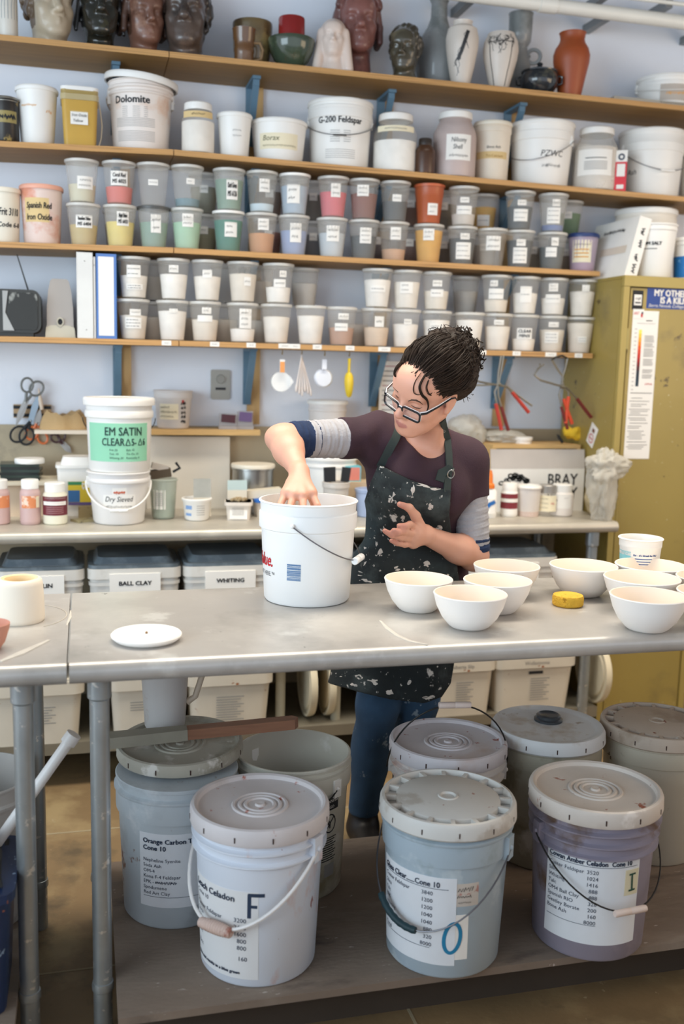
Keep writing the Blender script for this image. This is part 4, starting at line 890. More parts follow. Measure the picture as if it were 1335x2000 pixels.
# square tub of yellow iron oxide
x, y, z, w_, h = fit(115, 195, 168, 2); t = thing('storage_tub', 'square clear tub full of ochre powder labelled Iron Oxide Yellow', 'tub', (x, y, z), face_cam(x, y), G2)
wd = w_*.93; hb = h-.01; m = M(); m.frustum((0, 0, 0), (wd*.86, wd*.86), (wd, wd), hb, .016); m.build('tub_body', pm('clear yellowish plastic', 'D9B860', .3, alpha=.45), t)
m = M(); m.frustum((0, 0, .003), (wd*.84, wd*.84), (wd*.955, wd*.955), hb*.80, .015); m.build('powder', powder('CF9F33'), t)
m = M(); m.rbox((0, 0, hb*.87), (wd*1.03, wd*1.03, hb*.1), .018); m.build('tub_band', pm('frosted band', 'D8C79A', .4, alpha=.6), t)
m = M(); m.rbox((0, 0, hb+.004), (wd*1.01, wd*1.01, .012), .02); m.frustum((0, 0, hb+.009), (wd*.85, wd*.85), (wd*.8, wd*.8), .006, .016); m.build('lid', WHITE, t)
m = M(); lw = .058; m.box((-.002, -wd*.475, hb*.5), (lw, .0016, .044), R=Matrix.Rotation(-.06, 3, 'X')); mp = flat_map((-.002-lw/2, -wd*.475-.0014, hb*.5-.022), (1, 0, 0), (0, -.06, 1), .0006); put_text(m, 'Iron Oxide', .014, (.004, .026), mp, 1, shear=.15, sx=.8); put_text(m, 'Yellow', .014, (.008, .008), mp, 1, shear=.15, sx=.85); m.build('label', [PAPER, INK], t)
m = M(); m.tube([(wd*.52, 0, hb*.86), (wd*.56, -.002, hb*.7), (wd*.60, -.006, hb*.45), (wd*.57, -.012, hb*.2), (wd*.48, -.03, hb*.01)], .0018, 8); m.build('wire_handle', pm('cream wire handle', 'D9CDB4', .4), t)
def w_dol(m, mp, r, h):
    put_text(m, 'Dolomite', .034, (-.30*r, h*.655), mp, 1, bold=.0012, align='CENTER')
    for i in range(6): put_bar(m, -.6*r, -.42*r, h*(.60-.027*i), .0014, mp, 2, 2); put_bar(m, -.25*r, -.02*r, h*(.60-.027*i), .0014, mp, 2, 2); put_bar(m, .1*r, .22*r, h*(.60-.027*i), .0014, mp, 2, 2)
    for i in range(6): put_bar(m, -.85*r, .45*r, h*(.44-.022*i), .0015, mp, 2, 8)
    for i in range(7): put_bar(m, -.80*r, .45*r, h*(.26-.022*i), .0015, mp, 2, 8)
t, rf, r1, hb = tub('storage_bucket', 'large white bucket lettered Dolomite, its big lid askew', 208, 340, 150, 2, pm('warm white plastic', 'EADFD6', .45, spots=(('DDB79C', 4, .64, .1),)), .87, None, ribs=[(.80, .006, .006), (.88, .008, .006)], writer=w_dol, extra=(GREYINK,), group=G2, part='bucket_body')
o = put_lid(t, 'plain', r1*1.16, hb+.018, WHITE, None, .022, (.03, .1, 0), (.004, 0), False)
ears(t, r1, hb*.78, WHITE, .1); bail(t, r1+.004, hb*.78, -76, pm('cream strap', 'E1D6C8', .4), r=.003, L=r1*1.18, ax=PI+.1)
def jar(label, l, r, top, k, glass, fillc, fill, lidmat=WHITE, neck=.72, lab_=None, writer=None, paper=PAPER, squat=False, ink=INK, extra=(), cat='jar', group=G2, liquid=None):
    x, y, z, w_, h = fit(l, r, top, k); R_ = w_/2; t = thing('storage_jar', label, cat, (x, y, z), face_cam(x, y), group); lh = .024; hb = h-lh*.6
    sh = .80 if not squat else .86
    pr = [(0, .003), (R_*.8, 0), (R_*.97, .006), (R_, .02), (R_, hb*(sh-.14)), (R_*.97, hb*(sh-.06)), (R_*(.5*neck+.45), hb*sh+hb*.05), (R_*neck*.98, hb*.93), (R_*neck*.95, hb)]
    m = M(); m.lathe(pr, 44); m.build('jar_body', glass, t)
    m = M(); m.lathe([(R_*neck*.9, hb-lh*.55), (R_*neck*1.06, hb-lh*.55), (R_*neck*1.08, hb-lh*.4), (R_*neck*1.06, hb+lh*.4), (R_*neck*.98, hb+lh*.55), (0, hb+lh*.55)], 40); m.build('lid', lidmat, t)
    if fillc:
        top_ = fill*hb; pr2 = [(max(0, rr-.002), min(zz+.001, top_)) for rr, zz in pr if zz < top_]; 
        rt = np.interp(top_, [p[1] for p in pr], [p[0] for p in pr])-.002; pr2 += [(rt, top_), (0, top_+.003)]
        m = M(); m.lathe(pr2, 40); m.build('powder', powder(fillc), t)
    if lab_: wrap_label(t, lambda v: R_, lab_[0]*R_, lab_[1]*R_, lab_[2]*hb, lab_[3]*hb, (lambda m, mp: writer(m, mp, R_, hb)) if writer else None, paper, ink, extra=extra)
    return t
jar('squat glass jar of white powder with a tan tape label round its shoulder', 353, 420, 194, 2, CLEAR, 'E9E3DA', .68, WHITE, .78, (-1.0, 1.0, .73, .86), lambda m, mp, r, h: scribble(m, -.4*r, .4*r, h*.80, h*.06, mp, 1), TANPAPER)
tub('storage_tub', 'plain white tub with two small handwritten words, beside the blue bracket', 422, 493, 216, 2, WHITE, .82, 'plain', WHITE, writer=lambda m, mp, r, h: [scribble(m, -.1*r, .4*r, h*.62, h*.05, mp, 1), scribble(m, -.1*r, .4*r, h*.5, h*.05, mp, 1)], group=G2)
tub('storage_tub', 'wide white tub with a cream label reading Borax', 488, 600, 227, 2, WHITE, .86, 'plain', WHITE, lab_=(-.75, .75, .3, .68), writer=lambda m, mp, r, h: [put_text(m, 'Borax', .026, (-.3*r, h*.5), mp, 1, shear=.2, align='CENTER'), scribble(m, -.6*r, .65*r, h*.38, h*.06, mp, 1)], paper=CREAMPAPER, ink=pm('faded olive ink', '6E6B4E', .8), group=G2)
def w_g200(m, mp, r, h):
    put_text(m, 'G-200 Feldspar', .031, (0, h*.66), mp, 1, bold=.0009, align='CENTER', sx=.9)
    for i in range(6): put_bar(m, -.3*r, .0*r, h*(.54-.032*i), .0018, mp, 2, 2); put_bar(m, .12*r, .34*r, h*(.54-.032*i), .0018, mp, 2, 2)
    for i in range(5): put_bar(m, -.45*r, .5*r, h*(.26-.03*i), .0016, mp, 2, 6)
t, rf, r1, hb = tub('storage_bucket', 'white bucket lettered G-200 Feldspar with a wire handle', 600, 728, 187, 2, WHITE, .9, 'plain', WHITE, [(.76, .03, .004), (.9, .006, .004)], writer=w_g200, extra=(GREYINK,), group=G2, part='bucket_body')
ears(t, r1, hb*.74, WHITE, .0, .8); bail(t, r1+.004, hb*.74, -76, WIRE, r=.0017, L=r1*1.22, grip=(DARKWIRE, 'tube'), grip_len=.05, grip_r=.003)
jar('gallon jar two-thirds full of white powder with a faded cream label', 730, 815, 213, 2, CLEAR, 'F0EDE7', .56, WHITE, .72, (-.9, .95, .70, .80), lambda m, mp, r, h: scribble(m, -.5*r, .5*r, h*.75, h*.04, mp, 1), CREAMPAPER)
jar('small dark brown jar tucked between two gallon jars', 810, 850, 266, 2, pm('brown glaze jar', '4A2F1E', .3, var=.3, spots=(('A8743A', 14, .6, .1),)), None, 0, pm('dark jar lid', '2B211B', .4), .6)
jar('gallon jar of pinkish powder with a square white handwritten label', 848, 930, 209, 2, pm('pinkish jar plastic', 'D3C0BA', .35, alpha=.7), 'CDB8B0', .7, WHITE, .72, (-.38, .82, .26, .66), lambda m, mp, r, h: [put_text(m, 'Nilsony', .024, (.2*r, h*.54), mp, 1, shear=.15, align='CENTER', sx=.8), put_text(m, 'Shell', .024, (.15*r, h*.43), mp, 1, shear=.15, align='CENTER', sx=.8), scribble(m, -.2*r, .65*r, h*.33, h*.06, mp, 1)])
tub('storage_tub', 'cream tub with a band of tan tape, labelled Bone Ash', 925, 998, 232, 2, pm('creamy tub plastic 2', 'E6D9C6', .45), .88, 'plain', CREAM, [(.86, .02, .003)], lab_=(-.95, .95, .40, .52), writer=lambda m, mp, r, h: [put_text(m, 'Bone Ash', .014, (.1*r, h*.57), mp, 1, shear=.1, align='CENTER'), put_text(m, 'Tri-Calcium', .014, (.15*r, h*.425), mp, 2, shear=.1, align='CENTER')], paper=TANPAPER, extra=(pm('tan marker', 'A97F35', .7),), group=G2, inset=.05)
t, rf, r1, hb = tub('storage_bucket', 'white bucket with PZWC handwritten below its rim and a slack wire', 998, 1118, 228, 2, WHITE, .86, 'plain', WHITE, [(.74, .03, .004)], writer=lambda m, mp, r, h: [put_text(m, 'PZWC', .032, (.35*r, h*.46), mp, 1, shear=.2, align='CENTER'), scribble(m, .05*r, .65*r, h*.32, h*.06, mp, 1)], group=G2, part='bucket_body')
ears(t, r1, hb*.74, WHITE, -.35, .8); bail(t, r1+.005, hb*.74, -76, WIRE, r=.0016, L=r1*1.28, ax=-.35)
x = on_y(1127, 300, YS+.2)[0]; t = pail('storage_tub', 'white tub in shadow behind the bucket lettered PZWC', 'tub', (x, YS+.2, zs(2, x)), 0, .05, .058, .19, WHITE, group=G2, part='tub_body'); put_lid(t, 'plain', .062, .196, WHITE, None, .014, slit=False)
jar('gallon jar with a broad white printed label beside the red carton', 1125, 1205, 240, 2, CLOUDY, 'DCD3C8', .72, WHITE, .72, (-.85, .8, .24, .66), lambda m, mp, r, h: [put_bar(m, -.45*r, .5*r, h*.52, .003, mp, 1, 5)]+[put_bar(m, -.5*r, .55*r, h*(.46-.03*i), .0026, mp, 2, 5) for i in range(5)], extra=(GREYINK,))
a, b = on_y(1201, 330, YS+.05), on_y(1223, 330, YS+.05); x = (a[0]+b[0])/2; z = zs(2, x); hh = on_y(1212, 292, YS+.01)[2]-z
m = M(); wd = (b[0]-a[0])*.9; m.box((0, 0, hh/2), (wd, .07, hh)); m.box((0, -.0353, hh*.36), (wd*1.01, .0012, hh*.72), 0, 1); mp = flat_map((-wd/2, -.036, 0), (1, 0, 0), (0, 0, 1), .0006)
put_bar(m, wd*.15, wd*.85, hh*.52, hh*.3, mp, 0, 1); put_stroke(m, [(wd*.5+wd*.22*math.cos(a_), hh*.84+wd*.22*math.sin(a_)) for a_ in np.linspace(0, 2*PI, 14)], .006, mp, 2); put_bar(m, wd*.2, wd*.8, hh*.12, hh*.1, mp, 0, 1)
o = m.build('carton', [PAPER, pm('red carton', 'D6333F', .5), BLUEINK], loc=(x, YS+.05, z), rotz=face_cam(x, YS)); tag(o, 'narrow red and white carton between the last gallon jar and a bucket', 'carton')
t, rf, r1, hb = tub('storage_bucket', 'white bucket lettered Ash at the right end of the second shelf', 1214, 1332, 244, 2, WHITE, .88, 'plain', WHITE, [(.70, .03, .003)], writer=lambda m, mp, r, h: put_text(m, 'Ash', .028, (-.75*r, h*.34), mp, 1, shear=.2), group=G2, part='bucket_body')
ears(t, r1, hb*.74, WHITE, .5, .8); bail(t, r1+.005, hb*.74, -76, WIRE, r=.0018, L=r1*1.3, grip=(WHITE, 'tube'), grip_len=.06, grip_r=.005, ax=.5)
tub('storage_tub', 'white tub cut by the right edge of the picture on the second shelf', 1334, 1410, 262, 2, WHITE, .9, 'plain', WHITE, group=G2, inset=.05)

# lowest shelf: cups of white powder
whites = ['F0E9DF', 'E9E0D3', 'F4EFE8', 'E6DCCE']
W4 = [ # l, r, rim, level, fill, powder, labels, stack, look
 (230, 292, 500, 'U', .55, 0, [lab(-2, .0, .5, .8, .05), lab(-2, .004, .2, .34, .06)], 1, 'deli cup of white powder with two labels'), (230, 290, 583, 'L', .6, 1, [lab(1, .008, .6, .76, .04), lab(-3, .0, .28, .55, .06)], 1, 'deli cup with a grey printed label'),
 (310, 368, 508, 'U', .62, 2, [lab(1, .0, .66, .84, .034)], 2, 'white powder cup with a small high label'), (306, 367, 587, 'L', .74, 2, [lab(0.0, .004, .7, .8, .03)], 2, 'deli cup nearly full of bright white powder'),
 (375, 434, 512, 'U', .6, 0, [lab(1, .0, .56, .76, .034)], 3, 'deli cup two-thirds full of white powder'), (370, 430, 590, 'L', .55, 3, [lab(1, .006, .7, .86, .034), lab(0., .0, .5, .66, .055)], 3, 'ivory powder cup with two blank labels'),
 (444, 503, 537, 'U', .7, 3, [lab(1, .018, .4, .62, .026)], 4, 'deli cup of greyish powder sitting low'), (444, 502, 612, 'L', .34, 2, [lab(3, .012, .36, .86, .046)], 4, 'short deli cup with a folded note inside'),
 (512, 574, 515, 'U', .4, 2, [lab(1, .018, .66, .82, .026), lab(1, .006, .40, .6, .045)], 5, 'white powder cup with two small labels'), (508, 570, 596, 'L', .68, 0, [], 5, 'unlabelled deli cup of white powder'),
 (578, 634, 598, 'L', .74, 2, [], 6, 'bare deli cup of chalk white powder'), (640, 692, 600, 'L', .46, 4, [lab(1, .008, .68, .84, .04), lab(-1, .0, .38, .58, .05)], 7, 'deli cup of pinkish brown powder'),
 (708, 764, 530, 'U', .72, 2, [lab(-1, .004, .4, .56, .06)], 8, 'deli cup of white powder'), (706, 762, 605, 'L', .5, 5, [lab(1, .012, .52, .8, .036)], 8, 'deli cup of beige powder'),
 (766, 820, 534, 'U', .7, 0, [lab(2, .0, .4, .7, .05)], 9, 'deli cup with grey handwriting'), (763, 818, 608, 'L', .62, 2, [lab(1, .01, .62, .76, .03)], 9, 'deli cup of white powder'),
 (822, 880, 537, 'U', .5, 1, [lab(1, .004, .62, .78, .036), lab(-1, .004, .34, .54, .05)], 10, 'deli cup of ivory powder'), (820, 882, 608, 'L', .76, 2, [lab(1, .0, .5, .7, .05)], 10, 'white powder cup above the dark hair'),
 (888, 943, 612, 'L', .8, 2, [], 11, 'full deli cup of white powder'), (940, 996, 540, 'U', .34, 3, [lab(1, -.01, .7, .86, .03), lab(-1, .0, .36, .64, .06)], 12, 'deli cup with small and wide labels'), (943, 997, 614, 'L', .66, 0, [lab(1, .006, .7, .84, .04)], 12, 'deli cup of white powder'),
 (998, 1050, 546, 'U', .56, 2, [lab(-1, .004, .3, .74, .046)], 13, 'deli cup with one tall white label'), (993, 1050, 617, 'L', .34, 2, [lab(['CLEAR', 'MINX'], .004, .34, .64, .062)], 13, 'deli cup with black lettering'),
 (1052, 1106, 546, 'U', .46, 2, [lab(2, .0, .64, .86, .036), lab(-1, .0, .32, .56, .06)], 14, 'deli cup with white labels'), (1048, 1105, 618, 'L', .62, 1, [lab(1, .006, .7, .84, .04), lab(-3, .0, .26, .56, .055)], 14, 'deli cup with a small label over print'),
 (1108, 1163, 548, 'U', .68, 0, [lab(0., .014, .68, .86, .03)], 15, 'deli cup of white powder beside the locker'), (1102, 1160, 618, 'L', .84, 1, [lab(-2, .012, .3, .46, .034)], 15, 'full white powder cup beside the locker')]
whites += ['BE9680', 'DDC6AE']
for (l, r, top, lev, fi, pc, ls, si, look) in W4:
    x = on_y((l+r)/2, top+40, YF)[0]; z = zs(4, x)+(.1478 if lev == 'U' else 0)+.0002
    if si == 4: pass
    pos = 'lone in' if si in (6, 7, 11) else ('upper in' if lev == 'U' else 'lower in')
    deli(f'{look}, {pos} {ordn[si-1]} white stack from left', x, YF, z, whites[pc], fi, 'clear', ls, 'f', 'cups of white powder on the lowest shelf')
for (pc_, lev, nm) in ((301, 'L', 'E0D8CC'), (301, 'U', 'D8D0C4'), (374, 'L', 'CFC6B8'), (438, 'L', 'D8D0C4'), (440, 'U', None), (506, 'U', 'D8D2CA'), (505, 'L', 'CFC9C0'), (594, 'U', 'DAD5CE'), (694, 'L', 'D9D3CB'), (909, 'U', 'C9C4BE'), (884, 'L', '8C7A50')):
    x = on_y(pc_, 560 if lev == 'U' else 640, YK)[0]; z = zs(4, x)+(.1478 if lev == 'U' else 0)+.0002
    near = min(W4, key=lambda s: abs((s[0]+s[1])/2-pc_))
    deli(f'hazy deli cup behind {ordn[near[7]-1]} white stack from left, {"upper" if lev == "U" else "lower"} tier', x, YK, z, nm, .6, 'cloudy' if lev == 'U' else 'clear', [], 'f', 'hazy cups in the back row of the lowest shelf')

# boombox, speaker, binders at the left end of the lowest shelf
a, b = on_y(-75, 600, 3.72), on_y(80, 600, 3.72); z = zs(4, 0); wd = b[0]-a[0]; hh = on_y(40, 566, 3.72)[2]-z
t = thing('boombox', 'dark rounded radio with an aerial at the left end of the lowest shelf', 'radio', ((a[0]+b[0])/2, 3.76, z))
pts = []
for (sx, sz, a0) in ((1, 1, 0), (-1, 1, 90), (-1, -1, 180), (1, -1, 270)):
    for k in range(7):
        q = math.radians(a0+90*k/6); pts.append((sx*(wd/2-.03)+.03*math.cos(q), hh*.54+sz*(hh*.46-.03)+.03*math.sin(q)))
m = M(); m.prism(pts, -.06, .09, 0, 'y', True); m.box((wd*.15, 0, .008), (wd*.5, .1, .016)); m.build('radio_body', pm('dark grey radio shell', '3A3B38', .35, var=.1), t)
m = M(); sp = [(wd*.28+(p[0])*.36, hh*.54+(p[1]-hh*.54)*.86) for p in pts]; m.prism(sp, -.066, -.055, 0, 'y', True); m.build('speaker_grille', pm('dusty black grille', '2B2C2A', .5, spots=(('8B8D88', 18, .64, .06),)), t)
m = M(); m.prism([(wd*.02, hh*.12), (wd*.16, hh*.12), (wd*.05, hh*.5), (wd*.09, hh*.96), (wd*.02, hh*.96)], -.067, -.05, 0, 'y'); m.build('silver_trim', pm('silver radio trim', 'A9A9A6', .4, metal=.3), t)
A, B = on_y(33, 497, 3.80), on_y(55, 567, 3.80); m = M(); o_ = np.array(t.location); m.tube([tuple(B-o_), tuple(A-o_)], [.0028, .0018], 8); m.build('aerial', DARKWIRE, t)
a, b = on_y(88, 655, 3.74), on_y(147, 655, 3.74); wd = b[0]-a[0]; x = (a[0]+b[0])/2; z = zs(4, x); hh = on_y(118, 544, 3.74)[2]-z
t = thing('speaker', 'tapered grey desktop speaker with a round port, between the radio and the white binder', 'speaker', (x, 3.765, z), face_cam(x, 3.7))
pf = [(-.5, .0), (.5, .0), (.47, .17), (.44, .2), (.43, .5), (.38, .78), (.31, .95), (.24, .99), (-.24, .99), (-.31, .95), (-.38, .78), (-.43, .5), (-.44, .2), (-.47, .17)]
m = M(); m.prism([(p[0]*wd, p[1]*hh) for p in pf], -.03, .06, 0, 'y', True); m.build('speaker_body', pm('warm grey speaker plastic', 'A9A19A', .5, var=.05), t)
m = M(); m.prism([(p[0]*wd, p[1]*hh) for p in ((-.5, 0), (.5, 0), (.47, .17), (.3, .21), (-.3, .21), (-.47, .17))], -.034, -.028, 0, 'y'); R_ = Matrix.Rotation(PI/2, 3, 'X'); m.lathe([(.0, .03), (.012, .03), (.012, .038), (.0085, .038), (.0085, .031), (0, .031)], 24, 0, (0, 0, hh*.27), tilt=R_, ell=1.3)
m.build('speaker_base', pm('cream grey plastic', 'C4BDAA', .5), t)
m = M(); m.lathe([(0, .0335), (.0082, .0335), (.0082, .030), (0, .030)], 20, 0, (0, 0, hh*.27), tilt=R_, ell=1.3); m.build('port_hole', INK, t)
def binder(label, l, r, top, mat, spine=None, y=3.685, dp=.26, cat='binder', name='ring_binder'):
    a, b = on_y(l, 600, y), on_y(r, 600, y); wd = b[0]-a[0]-.001; x = (a[0]+b[0])/2; z = zs(4, x); hh = on_y((l+r)/2, top, y)[2]-z
    t = thing(name, label, cat, (x, y, z+.0005), 0, None); m = M(); th = .003
    m.box((-wd/2+th/2, dp/2, hh/2), (th, dp, hh)); m.box((wd/2-th/2, dp/2, hh/2), (th, dp, hh)); m.rbox((0, .003, hh/2), (wd, .006, hh), .0028); m.build('binder_cover', mat, t)
    m = M(); m.box((0, dp/2+.01, hh/2), (wd-.012, dp-.03, hh-.016)); m.build('pages', PAPER, t)
    if spine: m = M(); m.box((-.001, -.0005, hh*.5), (wd*.76, .001, hh*.93)); m.build('spine_label', spine, t)
    else:
        m = M(); m.sphere((.0, -.0005, hh*.9), .002, 8, 5); m.sphere((.004, -.0005, hh*.1), .002, 8, 5); m.build('rivet', STEEL, t)
binder('wide white ring binder standing beside the grey speaker', 150, 182, 493, pm('white vinyl', 'DEDDD9', .4))
binder('thin white booklet squeezed between the white and the blue binder', 182.6, 187, 502, PAPER, None, 3.69, .2, 'booklet', 'booklet')
binder('blue ring binder with a white spine card beside the white powder cups', 188, 228, 496, pm('blue vinyl', '5A80BF', .4), PAPER)

# top of the locker
def on_lock(l, r, top, y): a, b = on_y(l, top+40, y), on_y(r, top+40, y); return (a[0]+b[0])/2, b[0]-a[0], on_y((l+r)/2, top, y)[2]-LZ
x, w_, h = on_lock(1205, 1312, 410, 3.82); t = pail('storage_bucket', 'white lidded bucket at the back of the locker top, behind the Epsom Salt tub', 'bucket', (x, 3.82, LZ), 0, w_*.43, w_*.48, h*.96, pm('warm white tub', 'EBE3D6', .45), [(.80, .03, .004)], part='bucket_body'); put_lid(t, 'plain', w_*.5, h*.965+.004, WHITE, None, .02, slit=False)
x, w_, h = on_lock(1238, 1314, 440, 3.60); t = pail('storage_tub', 'white tapered tub lettered EPSOM SALT on top of the locker', 'tub', (x, 3.60, LZ), face_cam(x, 3.6), w_*.41, w_*.49, h, WHITE, [(.88, .012, .003)], True, part='tub_body'); rf = taper(w_*.41, w_*.49, h)
wrap_text(t, rf, lambda m, mp: [put_text(m, 'EPSOM SALT', .017, (-.058, h*.60), mp, 1, bold=.0012, shear=.05), put_bar(m, -.055, .02, h*.53, .003, mp, 1, 6)], INK, a0=-.1)
x, w_, h = on_lock(1317, 1385, 470, 3.60); t = pail('storage_tub', 'white tub with a blue lower half at the right edge of the locker top', 'tub', (x, 3.60, LZ), face_cam(x, 3.6), w_*.43, w_*.49, h, WHITE, [(.86, .012, .003)], part='tub_body'); rf = taper(w_*.43, w_*.49, h); put_lid(t, 'plain', w_*.5, h+.006, WHITE, None, .014, slit=False)
wrap_label(t, rf, -.1, .1, h*.06, h*.58, None, pm('blue tub print', '2274B8', .4, spots=(('8FC6E8', 30, .68, .04),)))
bail(t, w_*.5, h*.8, -72, pm('cream strap', 'E1D6C8', .4), r=.004, L=w_*.56, ax=PI/2+.4)
# tilted white box
t = thing('carton', 'tilted white cardboard box with handwriting down its end, on the locker beside the tubs', 'box', (2.02, 3.535, LZ+.001))
th_ = math.radians(13); R_ = Matrix.Rotation(th_, 3, 'Y'); bx, by, bz = .052, .34, .235; m = M(); cen = R_ @ Vector((bx/2, 0, bz/2))+Vector((0, by/2, 0)); m.box(cen, (bx, by, bz), R=R_); 
eu = R_ @ Vector((1, 0, 0)); ev = R_ @ Vector((0, 0, 1)); o0 = Vector((0, 0, 0)); mp = flat_map(o0, ev, -eu, .0012)
for i, wl in enumerate((.05, .03, .04, .03)): scribble(m, .02+i*.05, .02+i*.05+wl*.7, -.028, .022, mp, 1, random.Random(i), .004)
mp = flat_map(R_ @ Vector((0, 0, 0))+Vector((0, by, 0)), (0, -1, 0), ev, .0012); scribble(m, .09, .25, .19, .018, mp, 1, random.Random(9), .004); put_bar(m, .1, .3, .11, .03, mp, 2, 1)
m.build('box_body', [pm('white cardboard', 'E9E6E0', .7), INK, pm('beige tape', 'D6C8B8', .7)], t)
# ------------------------------------------------------------------ top shelf: heads, bowls, vases
def bust(label, px, pchin, matc, y=3.80, s=1., yaw=0., pitch=0.25, roll=0., hair='curl', haircol=None, mouth='calm', z_off=0., neck=.06, nose=1.1, seed=1, name='head_bust', hs=1.):
    """ceramic head; px = centre column, pchin = chin row"""
    T = on_y(px, pchin, y-.07*s); xs = T[0]; zf = zs(1, xs); cz = T[2]+.105*s
    T = np.array([xs, y, max(cz, zf+.115*s)]); fw = np.array([math.sin(yaw)*math.cos(pitch), -math.cos(yaw)*math.cos(pitch), math.sin(pitch)])
    left = np.array([math.cos(yaw), math.sin(yaw), 0]); up = np.cross(fw, -left) if False else np.cross(left, fw)*1.0
    if up[2] < 0: up = -up
    left = left*math.cos(roll)+up*math.sin(roll); up = np.cross(left, fw); up = up if up[2] > 0 else -up
    B = np.column_stack([left, fw, up])
    F = Field((xs-.17, y-.19, zf-.012), (xs+.17, y+.15, T[2]+.19*s), .0042); W = head_prims(F, T, B, s, mouth, nose)
    nb = np.array([xs, y+.0, zf+.0]); F.put(cone(W(0, -.02, -.06), nb, .05*s, neck*s), .03); F.put(ell(nb+(0, 0, .004), (.07*s, .06*s, .02)), .02)
    r = random.Random(seed)
    if hair == 'curl':
        for i in range(95):
            a = r.uniform(-2.6, 2.6); e = r.uniform(-.65, 1.45); c = (math.sin(a)*math.cos(e)*.079, -.02-math.cos(a)*math.cos(e)*.098, .03+math.sin(e)*.087)
            if c[1] > .045 and c[2] < .085: continue
            q = r.uniform(.010, .017); F.put(ell(W(*c), (q*s, q*s, q*s*1.3)), .006)
    elif hair == 'cap':
        F.put(ell(W(0, -.035, .040), np.array((.083, .095, .086))*s, B), .008)
        for sg in (1, -1):
            for k in range(7): F.put(cone(W(sg*.066, .03-.014*k, .07), W(sg*.088, .01-.016*k, -.08+.01*k), .009*s, .008*s), .006)
    elif hair == 'long':
        F.put(ell(W(0, -.03, .035), np.array((.086, .092, .092))*s, B), .01)
        for sg in (1, -1):
            for k in range(5): F.put(cone(W(sg*.075, .025-.018*k, .03), W(sg*.098, .03-.022*k, -.19), .022*s, .030*s), .012)
    elif hair == 'wave':
        for k in range(16):
            a = -1.5+3.0*k/15
            pts = [W(math.sin(a)*.075*(1-.1*j)+.004*math.sin(j*2+k), .045-.05*j-.01*abs(math.sin(a)), .085*math.cos(a*.8)+.025+.012*math.sin(j*1.3)) for j in range(4)]; chain(F, pts, [.013*s]*4, .006)
        for sg in (1, -1):
            for k in range(4): chain(F, [W(sg*.072, .02-.02*k, .05), W(sg*.084, .012-.022*k, -.01), W(sg*.086, .01-.02*k, -.06)], [.013*s]*3, .006)
    F.f = np.maximum(F.f, (zf-F.ax[2])[None, None, :].astype(np.float32)+.0005)
    hm = [matc]+([haircol] if haircol else [])
    Bi = B.T
    def mfn(c):
        l = (c-T) @ B/s; d = (l[:, 0]/.078)**2+((l[:, 1]+.018)/.098)**2+((l[:, 2]-.036)/.084)**2
        return ((d > 1.02) & (l[:, 2] > -.2) & ~((l[:, 1] > .035) & (l[:, 2] < .075) & (np.abs(l[:, 0]) < .072)) & ~((l[:, 2] < -.05) & (np.abs(l[:, 0]) < .06))).astype(int)
    o = net_obj(name, F, hm, None, (xs, y, zf), mfn if haircol else None, smooth=1)
    return tag(o, label, 'sculpture', 'clay heads on the top shelf')
def glz(name, col, rough=.25, spots=(), var=.2, **k): return pm(name, col, rough, var=var, scale=9, spots=spots, coat=.4, bump=.05, bscale=30, **k)
bust('cream clay head with curly hair and a stern mouth, leftmost on the top shelf', 96, 65, glz('cream clay', 'B3A38B', .55, (('8C7A62', 6, .6, .1),)), yaw=.35, pitch=.02, hair='curl', haircol=glz('brown clay curls', '6E5A45', .6), neck=.06, nose=1.3, seed=3, s=1.0)
bust('dark glossy green-black glazed head, second on the top shelf', 195, 69, glz('dark green glaze', '2A2922', .16, (('5A5533', 5, .6, .1), ('6B4A30', 8, .66, .08))), yaw=.05, pitch=.12, hair='cap', haircol=glz('black glaze hair', '242322', .3), neck=.055, nose=1.5, s=.92)
bust('reddish brown clay head with parted wavy hair on the top shelf', 283, 78, glz('red brown clay', '7A5342', .5, (('5A3A2C', 6, .58, .1), ('9A7560', 9, .64, .08))), yaw=.25, pitch=.02, hair='wave', haircol=glz('dark brown clay hair', '54382A', .5), neck=.055, seed=5, s=.88)
bust('dark grey-brown clay head with a toothy grin on the top shelf', 366, 88, glz('grey brown clay', '54463E', .35, (('7C6556', 7, .58, .1), ('2E2826', 6, .6, .1))), yaw=-.15, pitch=.1, hair='curl', haircol=glz('charcoal clay curls', '3A332E', .5), mouth='grin', neck=.062, nose=1.5, seed=8, s=1.05)
bust('small pinkish white clay figure head with long hair on the top shelf', 655, 104, glz('pinkish white clay', 'DCC9BC', .7, var=.05), y=3.74, yaw=-.25, pitch=.05, hair='long', neck=.075, seed=2, s=.58)
bust('tall reddish brown clay head on a grey base on the top shelf', 705, 96, glz('red clay', '7E5048', .5, (('5C3832', 7, .58, .1), ('9C7468', 11, .64, .08))), y=3.83, yaw=-.1, pitch=.04, hair='wave', haircol=glz('dark red clay hair', '64403A', .55), neck=.06, nose=1.3, seed=4, s=1.0)
bust('small dark green-brown glazed head with heavy braided hair on the top shelf', 797, 132, glz('mottled dark glaze', '4C4638', .25, (('6E6650', 7, .56, .1), ('2C2822', 8, .6, .1))), y=3.76, yaw=-.5, pitch=.0, hair='curl', haircol=glz('dark braid glaze', '3A3429', .4), neck=.06, seed=11, s=.72)
